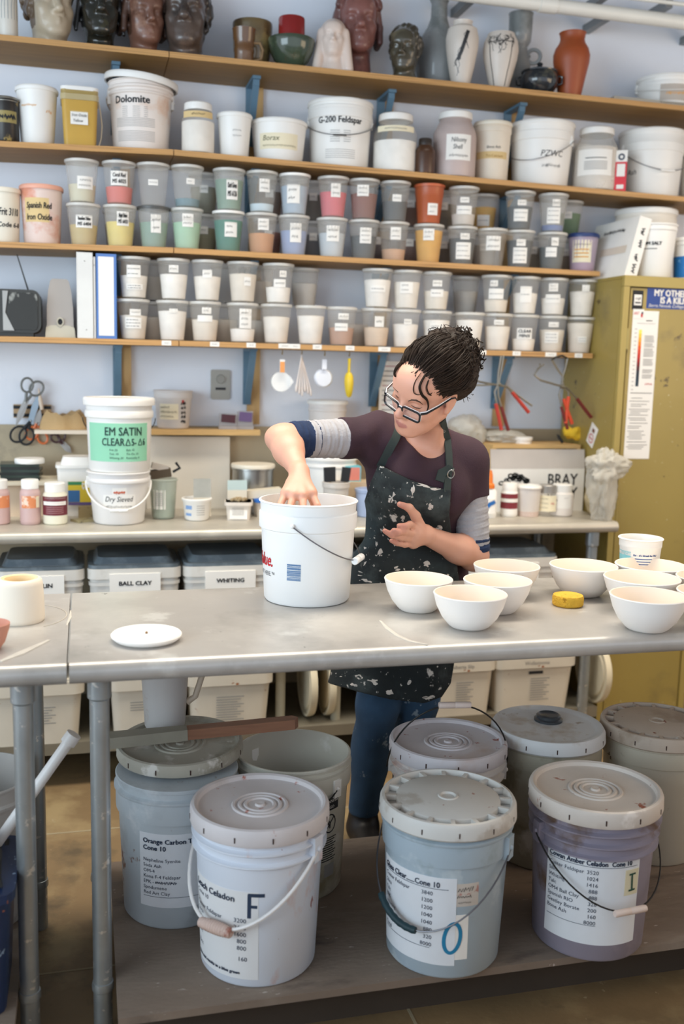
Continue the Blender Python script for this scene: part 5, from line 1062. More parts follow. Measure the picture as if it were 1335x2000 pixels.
def vase(name, label, l, r, top, prof, mat, y=3.78, ell_=1., cat='vase', group='pottery on the top shelf', seg=44, spin=0.):
    """prof in (fraction of half width, fraction of height)"""
    a, b = on_y(l, top+40, y), on_y(r, top+40, y); w_ = (b[0]-a[0])*.985; x = (a[0]+b[0])/2; z = zs(1, x); h = on_y((l+r)/2, top, y-w_*.2)[2]-z
    t = thing(name, label, cat, (x, y, z), face_cam(x, y), group); m = M(); m.lathe([(p[0]*w_/2, p[1]*h) for p in prof], seg, ell=ell_); m.build(name+'_body', mat, t)
    return t, w_/2, h
t, R0, h = vase('tumbler', 'white tumbler with fine blue line drawing at the far left of the top shelf', -6, 35, -8, [(0, .01), (.95, 0), (1, .02), (1, .98), (.97, 1), (.93, .98), (.9, .1), (0, .08)], pm('cream porcelain', 'D6D0C4', .4), 3.74, cat='cup')
def w_tm(m, mp):
    for q in range(7): put_stroke(m, [(-.03+.011*q, .06), (-.03+.011*q, .10+.01*(q % 3)), (-.026+.011*q, .125+.01*(q % 2)), (-.03+.011*q, .15)], .0012, mp, 1)
wrap_text(t, lambda v: R0, w_tm, pm('grey blue line', '7A8790', .6), a0=.3, name='line_drawing')
bronze = glz('bronze glaze', '6E5C3C', .25, (('A08A58', 6, .56, .1), ('4A3A28', 8, .6, .1)))
vase('glazed_jar', 'olive bronze glazed jar behind the brown mug', 453, 532, 41, [(0, .02), (.62, 0), (.8, .1), (.94, .45), (.99, .9), (1, .95), (.98, 1), (.93, .97), (.88, .5), (.5, .1), (0, .08)], bronze, 3.83)
t, R0, h = vase('mug', 'brown banded glazed mug with a loop handle in front of the bronze jar', 452, 500, 54, [(0, .02), (.78, 0), (.8, .05), (.8, .28), (.86, .36), (.8, .45), (.82, .62), (.9, .7), (.94, .95), (.98, .99), (.93, 1), (.86, .96), (.72, .1), (0, .08)], glz('brown mug glaze', '6A4A2E', .22, (('9C7A4C', 9, .6, .1),)), 3.735, cat='mug')
m = M(); m.tube([(R0*.8, 0, h*.62), (R0*1.3, 0, h*.62), (R0*1.55, 0, h*.42), (R0*1.4, 0, h*.16), (R0*.8, 0, h*.1)], .005, 10); m.build('mug_handle', glz('mug handle glaze', '8C7050', .3), t)
t, R0, h = vase('glazed_bowl', 'dark green glazed bowl holding a red cup on the top shelf', 522, 614, 73, [(0, .03), (.42, 0), (.46, .05), (.72, .3), (.92, .62), (1, .93), (.99, 1), (.95, .96), (.7, .36), (.4, .14), (0, .12)], glz('dark green bowl glaze', '3E4A3A', .15, (('7E8A6C', 6, .58, .1), ('2A2E28', 5, .6, .1), ('6B4632', 7, .66, .08))), 3.755, cat='bowl')
bx_, by_, bz_ = t.location
m = M(); r_c = R0*.56; hc = on_y(566, 36, by_)[2]-(bz_+h*.55); z0 = h*.55
t2 = thing('cup', 'red and black glazed cup sitting in the dark green bowl', 'cup', (bx_, by_, bz_+h*.14), 0, 'pottery on the top shelf')
hc = on_y(566, 36, by_)[2]-t2.location.z; m.lathe([(0, .004), (r_c*.8, 0), (r_c*.95, .01), (r_c, hc*.5), (r_c, hc*.97), (r_c*.97, hc), (r_c*.92, hc*.97), (r_c*.85, .02), (0, .015)], 36); m.build('cup_body', glz('red cup glaze', '8E1F1E', .2, (('3A1512', 4, .66, .06),)), t2)
m = M(); m.lathe([(r_c*1.0, hc*.50), (r_c*1.012, hc*.51), (r_c*1.012, hc*.58), (r_c, hc*.59)], 36); m.build('pale_band', glz('pale grey glaze', 'A9A8A0', .3), t2)
greyv = glz('grey stoneware', '8F9190', .5, (('6E716F', 5, .58, .1), ('B0AFAA', 8, .64, .08)))
vase('bottle_vase', 'tall grey stoneware bottle vase with a flared neck behind the white vase', 814, 900, -14, [(0, .02), (.62, 0), (.8, .06), (1, .3), (.98, .42), (.8, .56), (.5, .68), (.36, .78), (.34, .92), (.5, 1), (.42, .985), (.26, .9), (0, .85)], greyv, 3.88)
crack = pm('white raku glaze', 'D3C8BC', .4, var=.06, scale=8)
def raku(name, lines_, seed):
    return crack
t, R0, h = vase('raku_vase', 'white vase with a black diagonal splash on the top shelf', 871, 933, 38, [(0, .02), (.5, 0), (.56, .03), (.78, .3), (.97, .6), (1, .74), (.88, .88), (.6, .93), (.56, .97), (.6, 1), (.5, .985), (.45, .93), (0, .9)], crack, 3.745)
prof_r = lambda v, R0=R0, h=h: R0*np.interp(v/h, [0, .03, .3, .6, .74, .88, .93], [.5, .56, .78, .97, 1, .88, .6])
def w_rk(m, mp):
    r = random.Random(4)
    put_stroke(m, [(.022, h*.80), (.012, h*.66), (.0, h*.50), (-.014, h*.36)], .013, mp, 1)
    for i in range(16):
        u, v = .02-.036*i/15, h*(.78-.44*i/15); P = [(u, v)]
        for k in range(5): P.append((P[-1][0]+r.uniform(-.008, .006), P[-1][1]-h*r.uniform(.0, .06)))
        put_stroke(m, P, .0016, mp, 1)
wrap_text(t, prof_r, w_rk, pm('smoked black', '2B2A2B', .5), name='black_splash')
t, R0, h = vase('raku_vase', 'white vase with black crackle lines around its shoulder on the top shelf', 944, 1010, 62, [(0, .02), (.45, 0), (.52, .03), (.7, .25), (.94, .55), (1, .72), (.94, .86), (.78, .96), (.74, 1), (.66, .97), (.6, .9), (0, .86)], crack, 3.745)
prof_r2 = lambda v, R0=R0, h=h: R0*np.interp(v/h, [0, .03, .25, .55, .72, .86, .96], [.45, .52, .7, .94, 1, .94, .78])
def w_rk2(m, mp):
    r = random.Random(6)
    for i in range(26):
        P = [(-.05+.1*i/25, h*r.uniform(.82, .94))]
        for k in range(7): P.append((P[-1][0]+r.uniform(-.011, .011), P[-1][1]-h*r.uniform(-.01, .075)))
        put_stroke(m, P[:3+(i % 3)*2], .0016+.0016*(i % 4 == 0), mp, 1)
    put_stroke(m, [(-.055+.01*k, h*(.80+.01*math.sin(k*2))) for k in range(12)], .003, mp, 1)
    for sg in (-1, 1): put_stroke(m, [(sg*.045, h*.8), (sg*.042, h*.6), (sg*.036, h*.42), (sg*.03, h*.3), (sg*.02, h*.05)], .003, mp, 1)
wrap_text(t, prof_r2, w_rk2, pm('smoked black', '2B2A2B', .5), name='black_crackle')
t, R0, h = vase('ewer', 'grey stoneware ewer with a funnel neck and a ring handle on the top shelf', 985, 1046, 22, [(0, .02), (.78, 0), (.9, .06), (.88, .2), (.7, .42), (.5, .56), (.46, .62), (.66, .68), (.7, .8), (.72, .97), (.75, 1), (.66, .98), (.6, .8), (0, .76)], greyv, 3.85)
m = M(); R_ = Matrix.Rotation(PI/2, 3, 'X'); m.lathe([(.021, -.005), (.030, -.005), (.033, 0), (.030, .005), (.021, .005), (.018, 0), (.021, -.005)], 30, 0, (R0*.86, -.01, h*.50), tilt=R_); m.tube([(R0*.45, 0, h*.52), (R0*.62, -.01, h*.5)], .006, 8); m.build('ring_handle', greyv, t)
t, R0, h = vase('lidded_pot', 'small black glazed pot with a lid and ear handles beside the terracotta vase', 1014, 1088, 138, [(0, .03), (.6, 0), (.7, .1), (.9, .4), (.96, .7), (.86, .92), (.84, 1), (0, 1)], glz('black pot glaze', '22262A', .12, (('6E6A58', 6, .62, .08),)), 3.74, cat='pot')
m = M(); m.lathe([(R0*.88, h), (R0*.9, h*1.06), (R0*.5, h*1.2), (R0*.12, h*1.26), (R0*.1, h*1.32), (R0*.16, h*1.42), (R0*.1, h*1.48), (0, h*1.48)], 32); m.build('pot_lid', glz('black pot lid', '24282C', .12), t)
for sg in (1, -1):
    m = M(); m.tube([(sg*R0*.9, 0, h*.85), (sg*R0*1.12, 0, h*.8), (sg*R0*1.1, 0, h*.5), (sg*R0*.92, 0, h*.45)], .004, 8); m.build('ear_handle', glz('black pot lid', '24282C', .12), t)
vase('terracotta_vase', 'smooth orange-brown terracotta vase on the top shelf', 1083, 1149, 60, [(0, .02), (.58, 0), (.62, .03), (.8, .3), (.98, .55), (1, .66), (.9, .76), (.72, .84), (.66, .9), (.7, .98), (.74, 1), (.66, .99), (.56, .9), (0, .86)], pm('terracotta', '9C4A22', .45, var=.1, scale=6), 3.745)
t, rf, r1, hb = tub('storage_bucket', 'white bucket with a beige label at the right end of the top shelf', 1248, 1356, 137, 1, WHITE, .9, 'plain', WHITE, [(.74, .012, .003)], writer=lambda m, mp, r, h: [put_bar(m, -.2*r, .7*r, h*.5, h*.5, mp, 2, 6), scribble(m, .0*r, .6*r, h*.46, h*.12, mp, 1, wd=.003)], lab_=(-.1, .62, .3, .62), ink=ORANGEINK, extra=(pm('beige print', 'B9AFA4', .7),), group=None, part='bucket_body', inset=.03)
ears(t, r1, hb*.78, WHITE, .1, .8); bail(t, r1+.004, hb*.78, -60, WHITE, r=.0018, L=r1*1.12, ax=.1)
a, b = on_y(1205, 195, 3.70), on_y(1335, 205, 3.70); z = zs(1, 2.2); m = M(); m.box((0, 0, .006), ((b[0]-a[0])*1.5, .2, .012)); mp = flat_map((-.1, -.1005, 0), (1, 0, 0), (0, 0, 1)); scribble(m, .08, .2, .006, .006, mp, 1)
tag(m.build('tray', [pm('grey board', 'A59F93', .6), INK], loc=((a[0]+b[0])/2+.05, 3.785, z)), 'flat grey board under the bucket at the right end of the top shelf', 'board')

# ------------------------------------------------------------------ things on the back bench
def on_b(l, r, top, bot, back=False):
    """x, y (centre), width, height of a round thing standing on the bench; bot = visible front bottom row"""
    p = on_z((l+r)/2, bot, ZB); w_ = (on_y(r, bot, p[1])-on_y(l, bot, p[1]))[0]; y = min(p[1]+w_*.45, YW-.02-w_/2); a, b = on_y(l, (top+bot)/2, y), on_y(r, (top+bot)/2, y)
    return (a[0]+b[0])/2, y, (b[0]-a[0])*.98, on_y((l+r)/2, top, y)[2]-ZB
# stacked buckets
x, y, w_, h = on_b(168, 292, 916, 1021); y = 3.60; r1 = w_/2*.97
D = pail('storage_bucket', 'white bucket hand-lettered Dry Sieved, under the green-labelled bucket', 'bucket', (x, y, ZB), face_cam(x, y), r1*.82, r1, h+.004, pm('translucent white bucket', 'E8E4E0', .4), [(.80, .012, .006)], part='bucket_body'); rf = taper(r1*.82, r1, h)
wrap_label(D, rf, -.055, .06, h*.32, h*.60, lambda m, mp: [put_text(m, 'Dry Sieved', .0265, (.0, h*.47), mp, 1, shear=.25, align='CENTER', sx=.82), scribble(m, -.045, .045, h*.37, h*.06, mp, 1)], PAPER, INK)
wrap_label(D, rf, -.022, .028, h*.60, h*.74, lambda m, mp: [scribble(m, -.016, .02, h*.65, h*.05, mp, 1, wd=.006)], PAPER, pm('red orange print', 'C8552F', .6), name='old_label')
ears(D, r1, h*.80, WHITE, 0, .9); bail(D, r1+.003, h*.80, -77, WHITE, r=.0028, L=r1*1.36, grip=(WHITE, 'tube'), grip_len=.06, grip_r=.006)
ztop = ZB+h+.004; a, b = on_y(161, 850, y), on_y(297, 850, y); r2 = (b[0]-a[0])/2*.97; h2 = on_y(228, 780, y)[2]-ztop
Em = pail('storage_bucket', 'white bucket with a mint green label lettered EM SATIN CLEAR, stacked on another bucket', 'bucket', (x+.004, y, ztop), face_cam(x, y), r2*.90, r2*.985, h2, WHITE, [(.76, .022, .006)], part='bucket_body'); put_lid(Em, 'plain', r2*1.06, h2+.006, WHITE, None, .024, slit=False); rf2 = taper(r2*.90, r2*.985, h2)
def w_em(m, mp):
    T = lambda s, u, v, sz, **k: put_text(m, s, sz, (u, v), mp, 1, **k)
    T('EM SATIN', -.052, h2*.525, .040, bold=.0006, sx=.78); T('CLEAR', -.062, h2*.385, .037, bold=.0005, sx=.72); T('5-', .040, h2*.385, .034, bold=.0005, sx=.7); T('6', .086, h2*.385, .034, bold=.0005, sx=.7); [put_stroke(m, [(u_, h2*.388), (u_+.008, h2*.388+.023), (u_+.016, h2*.388), (u_, h2*.388)], .003, mp, 1) for u_ in (.021, .067)]
    for i, (p_, q_) in enumerate((('Frit 25', 'Epk 10'), ('Talc 10', 'Tin Ox 10'), ('Whiting 20', 'Kentucky 4'))): T(p_, -.035, h2*(.31-.055*i), .0105, shear=.1); T(q_, .022, h2*(.31-.055*i), .0105, shear=.1)
wrap_label(Em, rf2, -.125, .112, h2*.16, h2*.69, w_em, pm('mint green paper', '93D2B0', .8, var=.04), pm('green black ink', '20403A', .7))
bail(Em, r2+.006, h2*.74, -50, DARKWIRE, r=.0018, L=r2*.8+.02, ax=PI)
# jars at the left
pinkj = pm('pink slip jar', 'C9A9A4', .4, spots=(('B5877E', 6, .6, .1), ('A5523E', 18, .74, .04)))
def bjar(label, l, r, top, bot, body, lidm=WHITE, neck=.78, lab_=None, writer=None, paper=PAPER, extra=(), ink=INK, group='small jars on the back bench', y=None, lh=.03, bandc=None):
    x, yy, w_, h = on_b(l, r, top, bot); y = y or yy; R_ = w_/2; t = thing('glaze_jar', label, 'jar', (x, y, ZB), face_cam(x, y), group); hb = h-lh*.5
    m = M(); m.lathe([(0, .003), (R_*.86, 0), (R_*.98, .005), (R_, .014), (R_, hb*.74), (R_*.96, hb*.81), (R_*neck*1.02, hb*.88), (R_*neck, hb*.9), (R_*neck, hb)], 40); m.build('jar_body', body, t)
    m = M(); m.lathe([(R_*neck*.96, hb-lh*.55), (R_*neck*1.07, hb-lh*.55), (R_*neck*1.08, hb+lh*.4), (R_*neck*1.0, hb+lh*.5), (0, hb+lh*.5)], 36); m.build('lid', lidm, t)
    if lab_: wrap_label(t, lambda v: R_, lab_[0]*R_, lab_[1]*R_, lab_[2]*hb, lab_[3]*hb, (lambda m, mp: writer(m, mp, R_, hb)) if writer else None, paper, ink, extra=extra)
    return t, R_, hb
orl = pm('orange jar label', 'DD8A5A', .7, spots=(('F0D2BC', 26, .6, .05),)); maroon = pm('maroon jar label', '6E2430', .5, var=.05)
bjar('pink slip jar with an orange label cut by the left edge of the bench', -28, 20, 936, 1026, pinkj, lab_=(-1.2, 1.2, .42, .72), paper=orl)
bjar('pink slip jar with an orange and cream label and a red drip', 38, 80, 936, 1026, pinkj, lab_=(-.9, .95, .42, .72), paper=orl, writer=lambda m, mp, r, h: put_bar(m, .55*r, .95*r, h*.57, h*.28, mp, 2, 3), extra=(CREAMPAPER,))
def w_mar(m, mp, r, h):
    put_bar(m, -1.1*r, 1.0*r, h*.585, h*.10, mp, 2, 8); scribble(m, -.8*r, .8*r, h*.585, h*.03, mp, 3); scribble(m, -.9*r, .9*r, h*.72, h*.03, mp, 2)
    for i in range(4): put_bar(m, -.8*r, .7*r, h*(.48-.05*i), .0016, mp, 3, 5)
bjar('cream jar with a dark maroon label beside the pink slip jars', 83, 132, 942, 1026, pm('cream glaze jar', 'E2DDC8', .4), lab_=(-1.4, 1.4, .26, .76), paper=maroon, writer=w_mar, extra=(PAPER, pm('pink print', 'B98A8A', .7)))
bjar('small pale jar behind the pink slip jar and the maroon jar', 70, 92, 940, 1000, WHITE, y=3.78)
# riser with dark tiles and a white lid
p = on_z(60, 1003, ZB); y = min(p[1]+.05, 3.72); a, b = on_y(-40, 970, y), on_y(112, 970, y); x = (a[0]+b[0])/2; wd = b[0]-a[0]; hz = on_y(55, 941, y)[2]-ZB
t = thing('bench_riser', 'low cream board riser behind the jars at the left of the bench', 'riser', (x, y+.09, ZB)); m = M(); m.box((0, 0, hz-.006), (wd, .2, .012)); m.build('riser_top', pm('cream board', 'DCD2BC', .7), t); m = M(); m.box((0, -.05, (hz-.012)/2), (wd*.92, .02, hz-.012)); m.build('riser_front', pm('peach board', 'D9C2A8', .7), t)
tl_ = [pm('dark glossy tile', '262B2B', .2, var=.2, spots=(('5E7F8C', 10, .66, .05),)), pm('green black tile', '2F3B36', .25, var=.2, spots=(('A9A48C', 14, .68, .04),))]
zt_ = ZB+hz
for i in range(6):
    m = M(); m.box((0, 0, .005), (.135, .12, .0098)); xx = on_y(38, 910, y)[0]
    tag(m.build('test_tile', tl_[i % 2], loc=(xx+random.uniform(-.006, .006), y+.09, zt_+.0101*i), rotz=random.uniform(-.06, .06)), f'dark glazed tile, {["bottom", "second from the bottom", "third from the bottom", "fourth from the bottom", "fifth from the bottom", "topmost"][i]} of the stack on the cream riser', 'tile', 'dark tiles stacked on the riser')
xx = on_y(58, 880, y+.11)[0]; t = thing('storage_tub', 'cloudy tub with a white lid behind the dark tiles', 'tub', (on_y(85, 900, y+.13)[0], y+.14, zt_+.0), 0) if False else None
m = M(); r_ = (on_y(86, 880, y+.06)-on_y(28, 880, y+.06))[0]/2; zl = zt_+.0608; m.lathe([(0, 0), (r_, 0), (r_*1.02, .004), (r_*1.02, .014), (r_*.97, .018), (0, .018)], 36)
tag(m.build('jar_lid', WHITE, loc=(on_y(57, 880, y+.06)[0], y+.07, zl)), 'round white lid lying on top of the dark tile stack', 'lid')
# white square pail with a bright label (figure on it left out)
x, yy, w_, h = on_b(110, 178, 878, 1000); y = 3.80; a, b = on_y(110, 940, y-.05), on_y(185, 940, y-.05); wd = b[0]-a[0]; x = (a[0]+b[0])/2; h = on_y(150, 895, y)[2]-ZB
t = thing('square_pail', 'white square pail with a yellow and blue label, partly behind the stacked buckets', 'pail', (x, y, ZB)); m = M(); m.frustum((0, 0, 0), (wd*.84, .1), (wd*.98, .12), h*.9, .014); m.rbox((0, 0, h*.88), (wd*1.04, .13, h*.05), .016); m.build('pail_body', WHITE, t)
m = M(); m.frustum((.01, 0, h*.9), (wd*.95, .12), (wd*.8, .1), h*.14, .03); m.build('lid', WHITE, t)
m = M(); lw, lh_ = wd*.72, h*.42; o_ = (-wd*.2, -.0592, h*.20); ev = (0, -.085, 1); flat_label(m, o_, (1, 0, 0), ev, lw, lh_, 0, .001); mp = flat_map(o_, (1, 0, 0), ev, .0018); put_bar(m, 0, lw, lh_*.06, lh_*.12, mp, 3, 2); put_bar(m, 0, lw*.5, lh_*.93, lh_*.14, mp, 4, 2); put_bar(m, .0, lw*.42, lh_*.38, lh_*.5, mp, 1, 2); put_text(m, 'MO', .018, (lw*.5, lh_*.82), mp, 2, bold=.001); put_text(m, 'VE', .018, (lw*.5, lh_*.66), mp, 2, bold=.001)
m.build('label', [pm('yellow label', 'EBD13C', .5), pm('bright blue print', '3C76B4', .5), PAPER, pm('violet print', '6E5E96', .6), pm('green print', '3B8A5A', .6)], t)
# small glazed tile and clear box before it
x, yy, w_, h = on_b(140, 180, 985, 1012); m = M(); m.box((0, 0, .004), (.06, .06, .008)); tag(m.build('test_tile', pm('khaki tile', '9C8F6A', .4, spots=(('4A4432', 30, .6, .04),)), loc=(x, 3.62, ZB), rotz=.5), 'small khaki tile lying flat on the bench left of the stacked buckets', 'tile')
m = M(); m.box((0, 0, .022), (.05, .008, .044)); tag(m.build('test_tile', pm('stamped tan tile', 'A8946A', .5, spots=(('3E3828', 40, .6, .04),)), loc=(x+.012, 3.70, ZB), rotz=.3), 'small stamped tan tile standing on the bench left of the stacked buckets', 'tile')
# tumbler of green water with a sponge
x, y, w_, h = on_b(290, 347, 934, 1016); r1 = w_/2*.97; t = pail('plastic_tumbler', 'cloudy tumbler of pale green water beside the stacked buckets', 'tumbler', (x, y, ZB), face_cam(x, y), r1*.82, r1, h, pm('cloudy green tumbler', 'C6CFC2', .25, alpha=.5), [], True, part='tumbler_body'); rf = taper(r1*.82, r1, h)
m = M(); m.lathe([(0, .008), (rf(.008)-.004, .008), (rf(h*.62)-.004, h*.62), (0, h*.62)], 36); m.build('water', pm('pale green water', 'AFC0A8', .15), t)
wrap_label(t, rf, -.038, .008, h*.26, h*.74, lambda m, mp: [put_bar(m, -.03, .0, h*(.66-.05*i), .0022, mp, 1, 2) for i in range(7)], PAPER, GREYINK)
m = M(); m.box((-.01, 0, h+.012), (.075, .05, .03), R=Matrix.Rotation(-.15, 3, 'Y')); m.box((-.012, 0, h+.035), (.06, .045, .02), 0, 1, R=Matrix.Rotation(.25, 3, 'Y')); tag(m.build('sponge_block', [pm('dark brown sponge', '54483A', .9), pm('grey foam', 'BDB5AC', .9)], loc=(x, y, ZB+.006)), 'dark sponge with a grey foam top lying across the green tumbler', 'sponge')
m = M(); m.tube([(.035, 0, h+.02), (.06, -.005, h+.035), (.045, -.01, h+.055)], .005, 6); tag(m.build('clip', INK, loc=(x, y, ZB+.003)), 'small black clip on the rim of the green tumbler', 'clip')
# margarine tub + tile, square tub + tile
x, y, w_, h = on_b(355, 413, 972, 1019); r1 = w_/2; t = pail('margarine_tub', 'low white tub with blue print on the bench', 'tub', (x, y, ZB), face_cam(x, y), r1*.82, r1*.97, h, WHITE, [(.88, .006, .003)], True, part='tub_body'); rf = taper(r1*.82, r1*.97, h); wrap_text(t, rf, lambda m, mp: [put_bar(m, -.045, -.018, h*.62, .014, mp, 1, 3), put_bar(m, -.045, -.02, h*.3, .010, mp, 1, 3)]+[put_bar(m, .0, .03, h*(.7-.1*i), .0018, mp, 2, 3) for i in range(5)], pm('blue tub print 2', '7FA0CF', .6), extra=(GREYINK,))
def tile(label, l, r, top, y, zb, mats, th=.006, lean=.15):
    a, b = on_y(l, top+20, y), on_y(r, top+20, y); wd = b[0]-a[0]; x = (a[0]+b[0])/2; hh = on_y((l+r)/2, top, y)[2]-zb; m = M(); R_ = Matrix.Rotation(-lean, 3, 'X')
    m.box(R_ @ Vector((0, 0, hh*.25)), (wd, th, hh*.5), 0, 0, R=R_); m.box(R_ @ Vector((0, 0, hh*.75)), (wd, th, hh*.5), 0, 1, R=R_)
    tag(m.build('sample_tile', mats, loc=(x, y, zb)), label, 'tile')
gl1, gl2 = pm('pale grey glaze', 'C6C8C2', .25), pm('cream glaze', 'DCD3C2', .3)
tile('grey-green glazed sample tile standing in the low white tub', 378, 412, 935, y, ZB+.012, [gl2, gl1], lean=.05)
x, y, w_, h = on_b(438, 493, 978, 1017); t = thing('square_tub', 'small square white tub of grey scraps with a paper label on the bench', 'tub', (x, y, ZB), face_cam(x, y)); m = M(); m.frustum((0, 0, 0), (w_*.8, w_*.8), (w_*.92, w_*.92), h, .012); m.rbox((0, 0, h-.006), (w_*1.0, w_*1.0, .012), .014); m.build('tub_body', pm('square tub plastic', 'DCD2C6', .45), t)
m = M(); R_ = Matrix.Rotation(-.08, 3, 'X'); m.box((0, -w_*.435, h*.45), (w_*.62, .0016, h*.72), R=R_); mp = flat_map((-w_*.31, -w_*.437-.003, h*.1), (1, 0, 0), (0, -.08, 1), .002); [put_bar(m, w_*.08, w_*.5, h*(.6-.09*i), .0018, mp, 1, 1) for i in range(5)]; m.build('label', [PAPER, GREYINK], t)
m = M()
for i in range(14): m.sphere((random.uniform(-.025, .025), random.uniform(-.025, .025), h+.003), random.uniform(.005, .011), 8, 5)
m.build('scraps', pm('clay scraps', '9A8666', .9), t); t.children[-1]['kind'] = 'stuff'
tile('pale blue-green glazed sample tile standing on the small square tub', 444, 482, 938, y+.02, ZB+h+.001, [gl2, pm('pale blue glaze', 'BCCDCB', .25)], lean=.05)
# white panel leaning on the wall
a, b = on_y(285, 900, 3.92), on_y(447, 900, 3.92); x = (a[0]+b[0])/2; hh = on_y(380, 852, 3.93)[2]-ZB
m = M(); m.box((0, 0, hh/2), (b[0]-a[0], .03, hh), R=Matrix.Rotation(-.02, 3, 'X')); tag(m.build('foam_board', pm('cream white panel', 'E6E0D4', .7, var=.03), loc=(x, 3.915, ZB)), 'large cream white panel standing against the wall behind the tumbler', 'panel')
# steel sieve stack
def can(label, l, r, top, zb, y, hgt, mat, lid=None, name='steel_sieve', cat='sieve', group='stacked steel sieves'):
    a, b = on_y(l, top+25, y), on_y(r, top+25, y); R_ = (b[0]-a[0])/2; x = (a[0]+b[0])/2; t = thing(name, label, cat, (x, y, zb), 0, group)
    m = M(); m.lathe([(0, .0), (R_*.96, 0), (R_*.97, .004), (R_*.95, .006), (R_*.95, hgt-.008), (R_, hgt-.006), (R_, hgt), (R_*.9, hgt), (0, hgt-.001)], 44); m.build('sieve_body', mat, t)
    if lid: m = M(); m.lathe([(0, hgt+.0005), (R_*1.01, hgt+.0005), (R_*1.03, hgt+.008), (R_*1.0, hgt+.015), (0, hgt+.017)], 44); m.build('lid', lid, t)
    return x, R_
ys = 3.80; z1 = on_y(495, 962, ys)[2]; z2 = on_y(495, 905, ys)[2]-.016
can('lower steel sieve, at the bottom of the stack behind the small square tub', 458, 530, 962, ZB, ys, z1-ZB-.001, STEEL); can('upper steel sieve with a cream lid, on top of another sieve', 452, 535, 905, z1, ys, z2-z1, STEEL, CREAM)
a, b = on_y(482, 955, 3.68), on_y(548, 950, 3.68); m = M(); z = on_y(500, 962, 3.68)[2]; m.box(((b[0]-a[0])/2, 0, 0), (b[0]-a[0], .05, .03), R=Matrix.Rotation(-.08, 3, 'Y')); m.prism([(b[0]-a[0], -.025), (b[0]-a[0]+.03, -.012), (b[0]-a[0]+.03, .012), (b[0]-a[0], .025)], -.013, .012)
t_ = tag(m.build('block', pm('cream wood block', 'D8CDB8', .7), loc=(a[0], 3.69, z-.002)), 'cream wooden block resting on the blue-lidded box by the sieves', 'block')
x, y, w_, h = on_b(500, 575, 968, 1010); a, b = on_y(488, 975, 3.70), on_y(590, 975, 3.70); zz = z-.019; m = M(); m.frustum((0, 0, 0), (.16, .1), (.17, .11), zz-ZB-.014, .012); tb_ = thing('storage_tub', 'white box with a bright blue lid behind the open white bucket', 'tub', ((a[0]+b[0])/2, 3.70, ZB)); m.build('tub_body', WHITE, tb_); m = M(); m.rbox((0, 0, zz-ZB-.008), (.185, .125, .014), .014); m.build('lid', pm('bright blue lid', '2F6FC4', .4), tb_)
# behind the arm: wide white tubs, brush cup, blue cup
a, b = on_y(584, 900, 3.84), on_y(695, 900, 3.84); x = (a[0]+b[0])/2; R_ = (b[0]-a[0])/2; h = on_y(640, 885, 3.84)[2]-ZB
t = pail('storage_bucket', 'wide white lidded bucket behind the woman\'s raised arm', 'bucket', (x, 3.83, ZB), 0, R_*.86, R_*.94, h*.98, WHITE, [(.80, .012, .004)], part='bucket_body'); put_lid(t, 'plain', R_, h*.98+.004, WHITE, None, .02, slit=False)
x, y, w_, h = on_b(604, 655, 928, 998); y = 3.62; t = pail('plastic_cup', 'grey-white cup with a label holding foam brushes behind the open bucket', 'cup', (x, y, ZB), face_cam(x, y), w_*.40, w_*.47, h, pm('greyish cup', 'C9C2BA', .4), [(.85, .016, .004)], True, part='cup_body'); wrap_label(t, taper(w_*.4, w_*.47, h), -.03, .025, h*.2, h*.66, None, PAPER)
for i, (dx, an) in enumerate(((-.016, -.06), (.022, .1))):
    tb_ = thing('foam_brush', ['black foam brush standing in the grey-white cup, larger one', 'black foam brush standing in the grey-white cup, tilted one'][i], 'brush', (x+dx, y, ZB+.012), 0); tb_.rotation_euler = (0, an, 0)
    m = M(); m.prism([(-.022+.006*i, .125), (.02-.006*i, .125), (.022-.006*i, .18), (-.022+.006*i, .18)], -.008, .008, 0, 'y'); m.build('foam_head', INK, tb_); m = M(); m.tube([(0, 0, 0), (0, 0, .126)], .004, 8); m.build('brush_handle', pm('pale wood', 'CDB58E', .6), tb_)
x, y, w_, h = on_b(660, 705, 938, 990); t = pail('plastic_cup', 'pale blue cup on the bench beside the woman\'s side', 'cup', (x, 3.64, ZB), 0, w_*.42, w_*.48, h, pm('pale blue plastic', 'A9B8D6', .45), [(.88, .008, .003)], True, part='cup_body')
m = M(); xx = on_y(690, 900, 3.72)[0]; m.box((0, 0, .03), (.06, .05, .06)); m.box((0, -.0255, .03), (.05, .001, .05), 0, 1); tag(m.build('carton', [pm('cyan print', '6FC0CC', .6), pm('coral print', 'E08A7C', .6)], loc=(xx, 3.74, ZB+.125)), 'small cyan and coral carton just behind the woman\'s side', 'carton')
m = M(); m.box((0, 0, .0625), (.16, .1, .125)); tag(m.build('carton', pm('kraft tan carton', 'CDB596', .7), loc=(xx, 3.745, ZB)), 'tan carton under the small cyan carton behind the woman', 'carton')
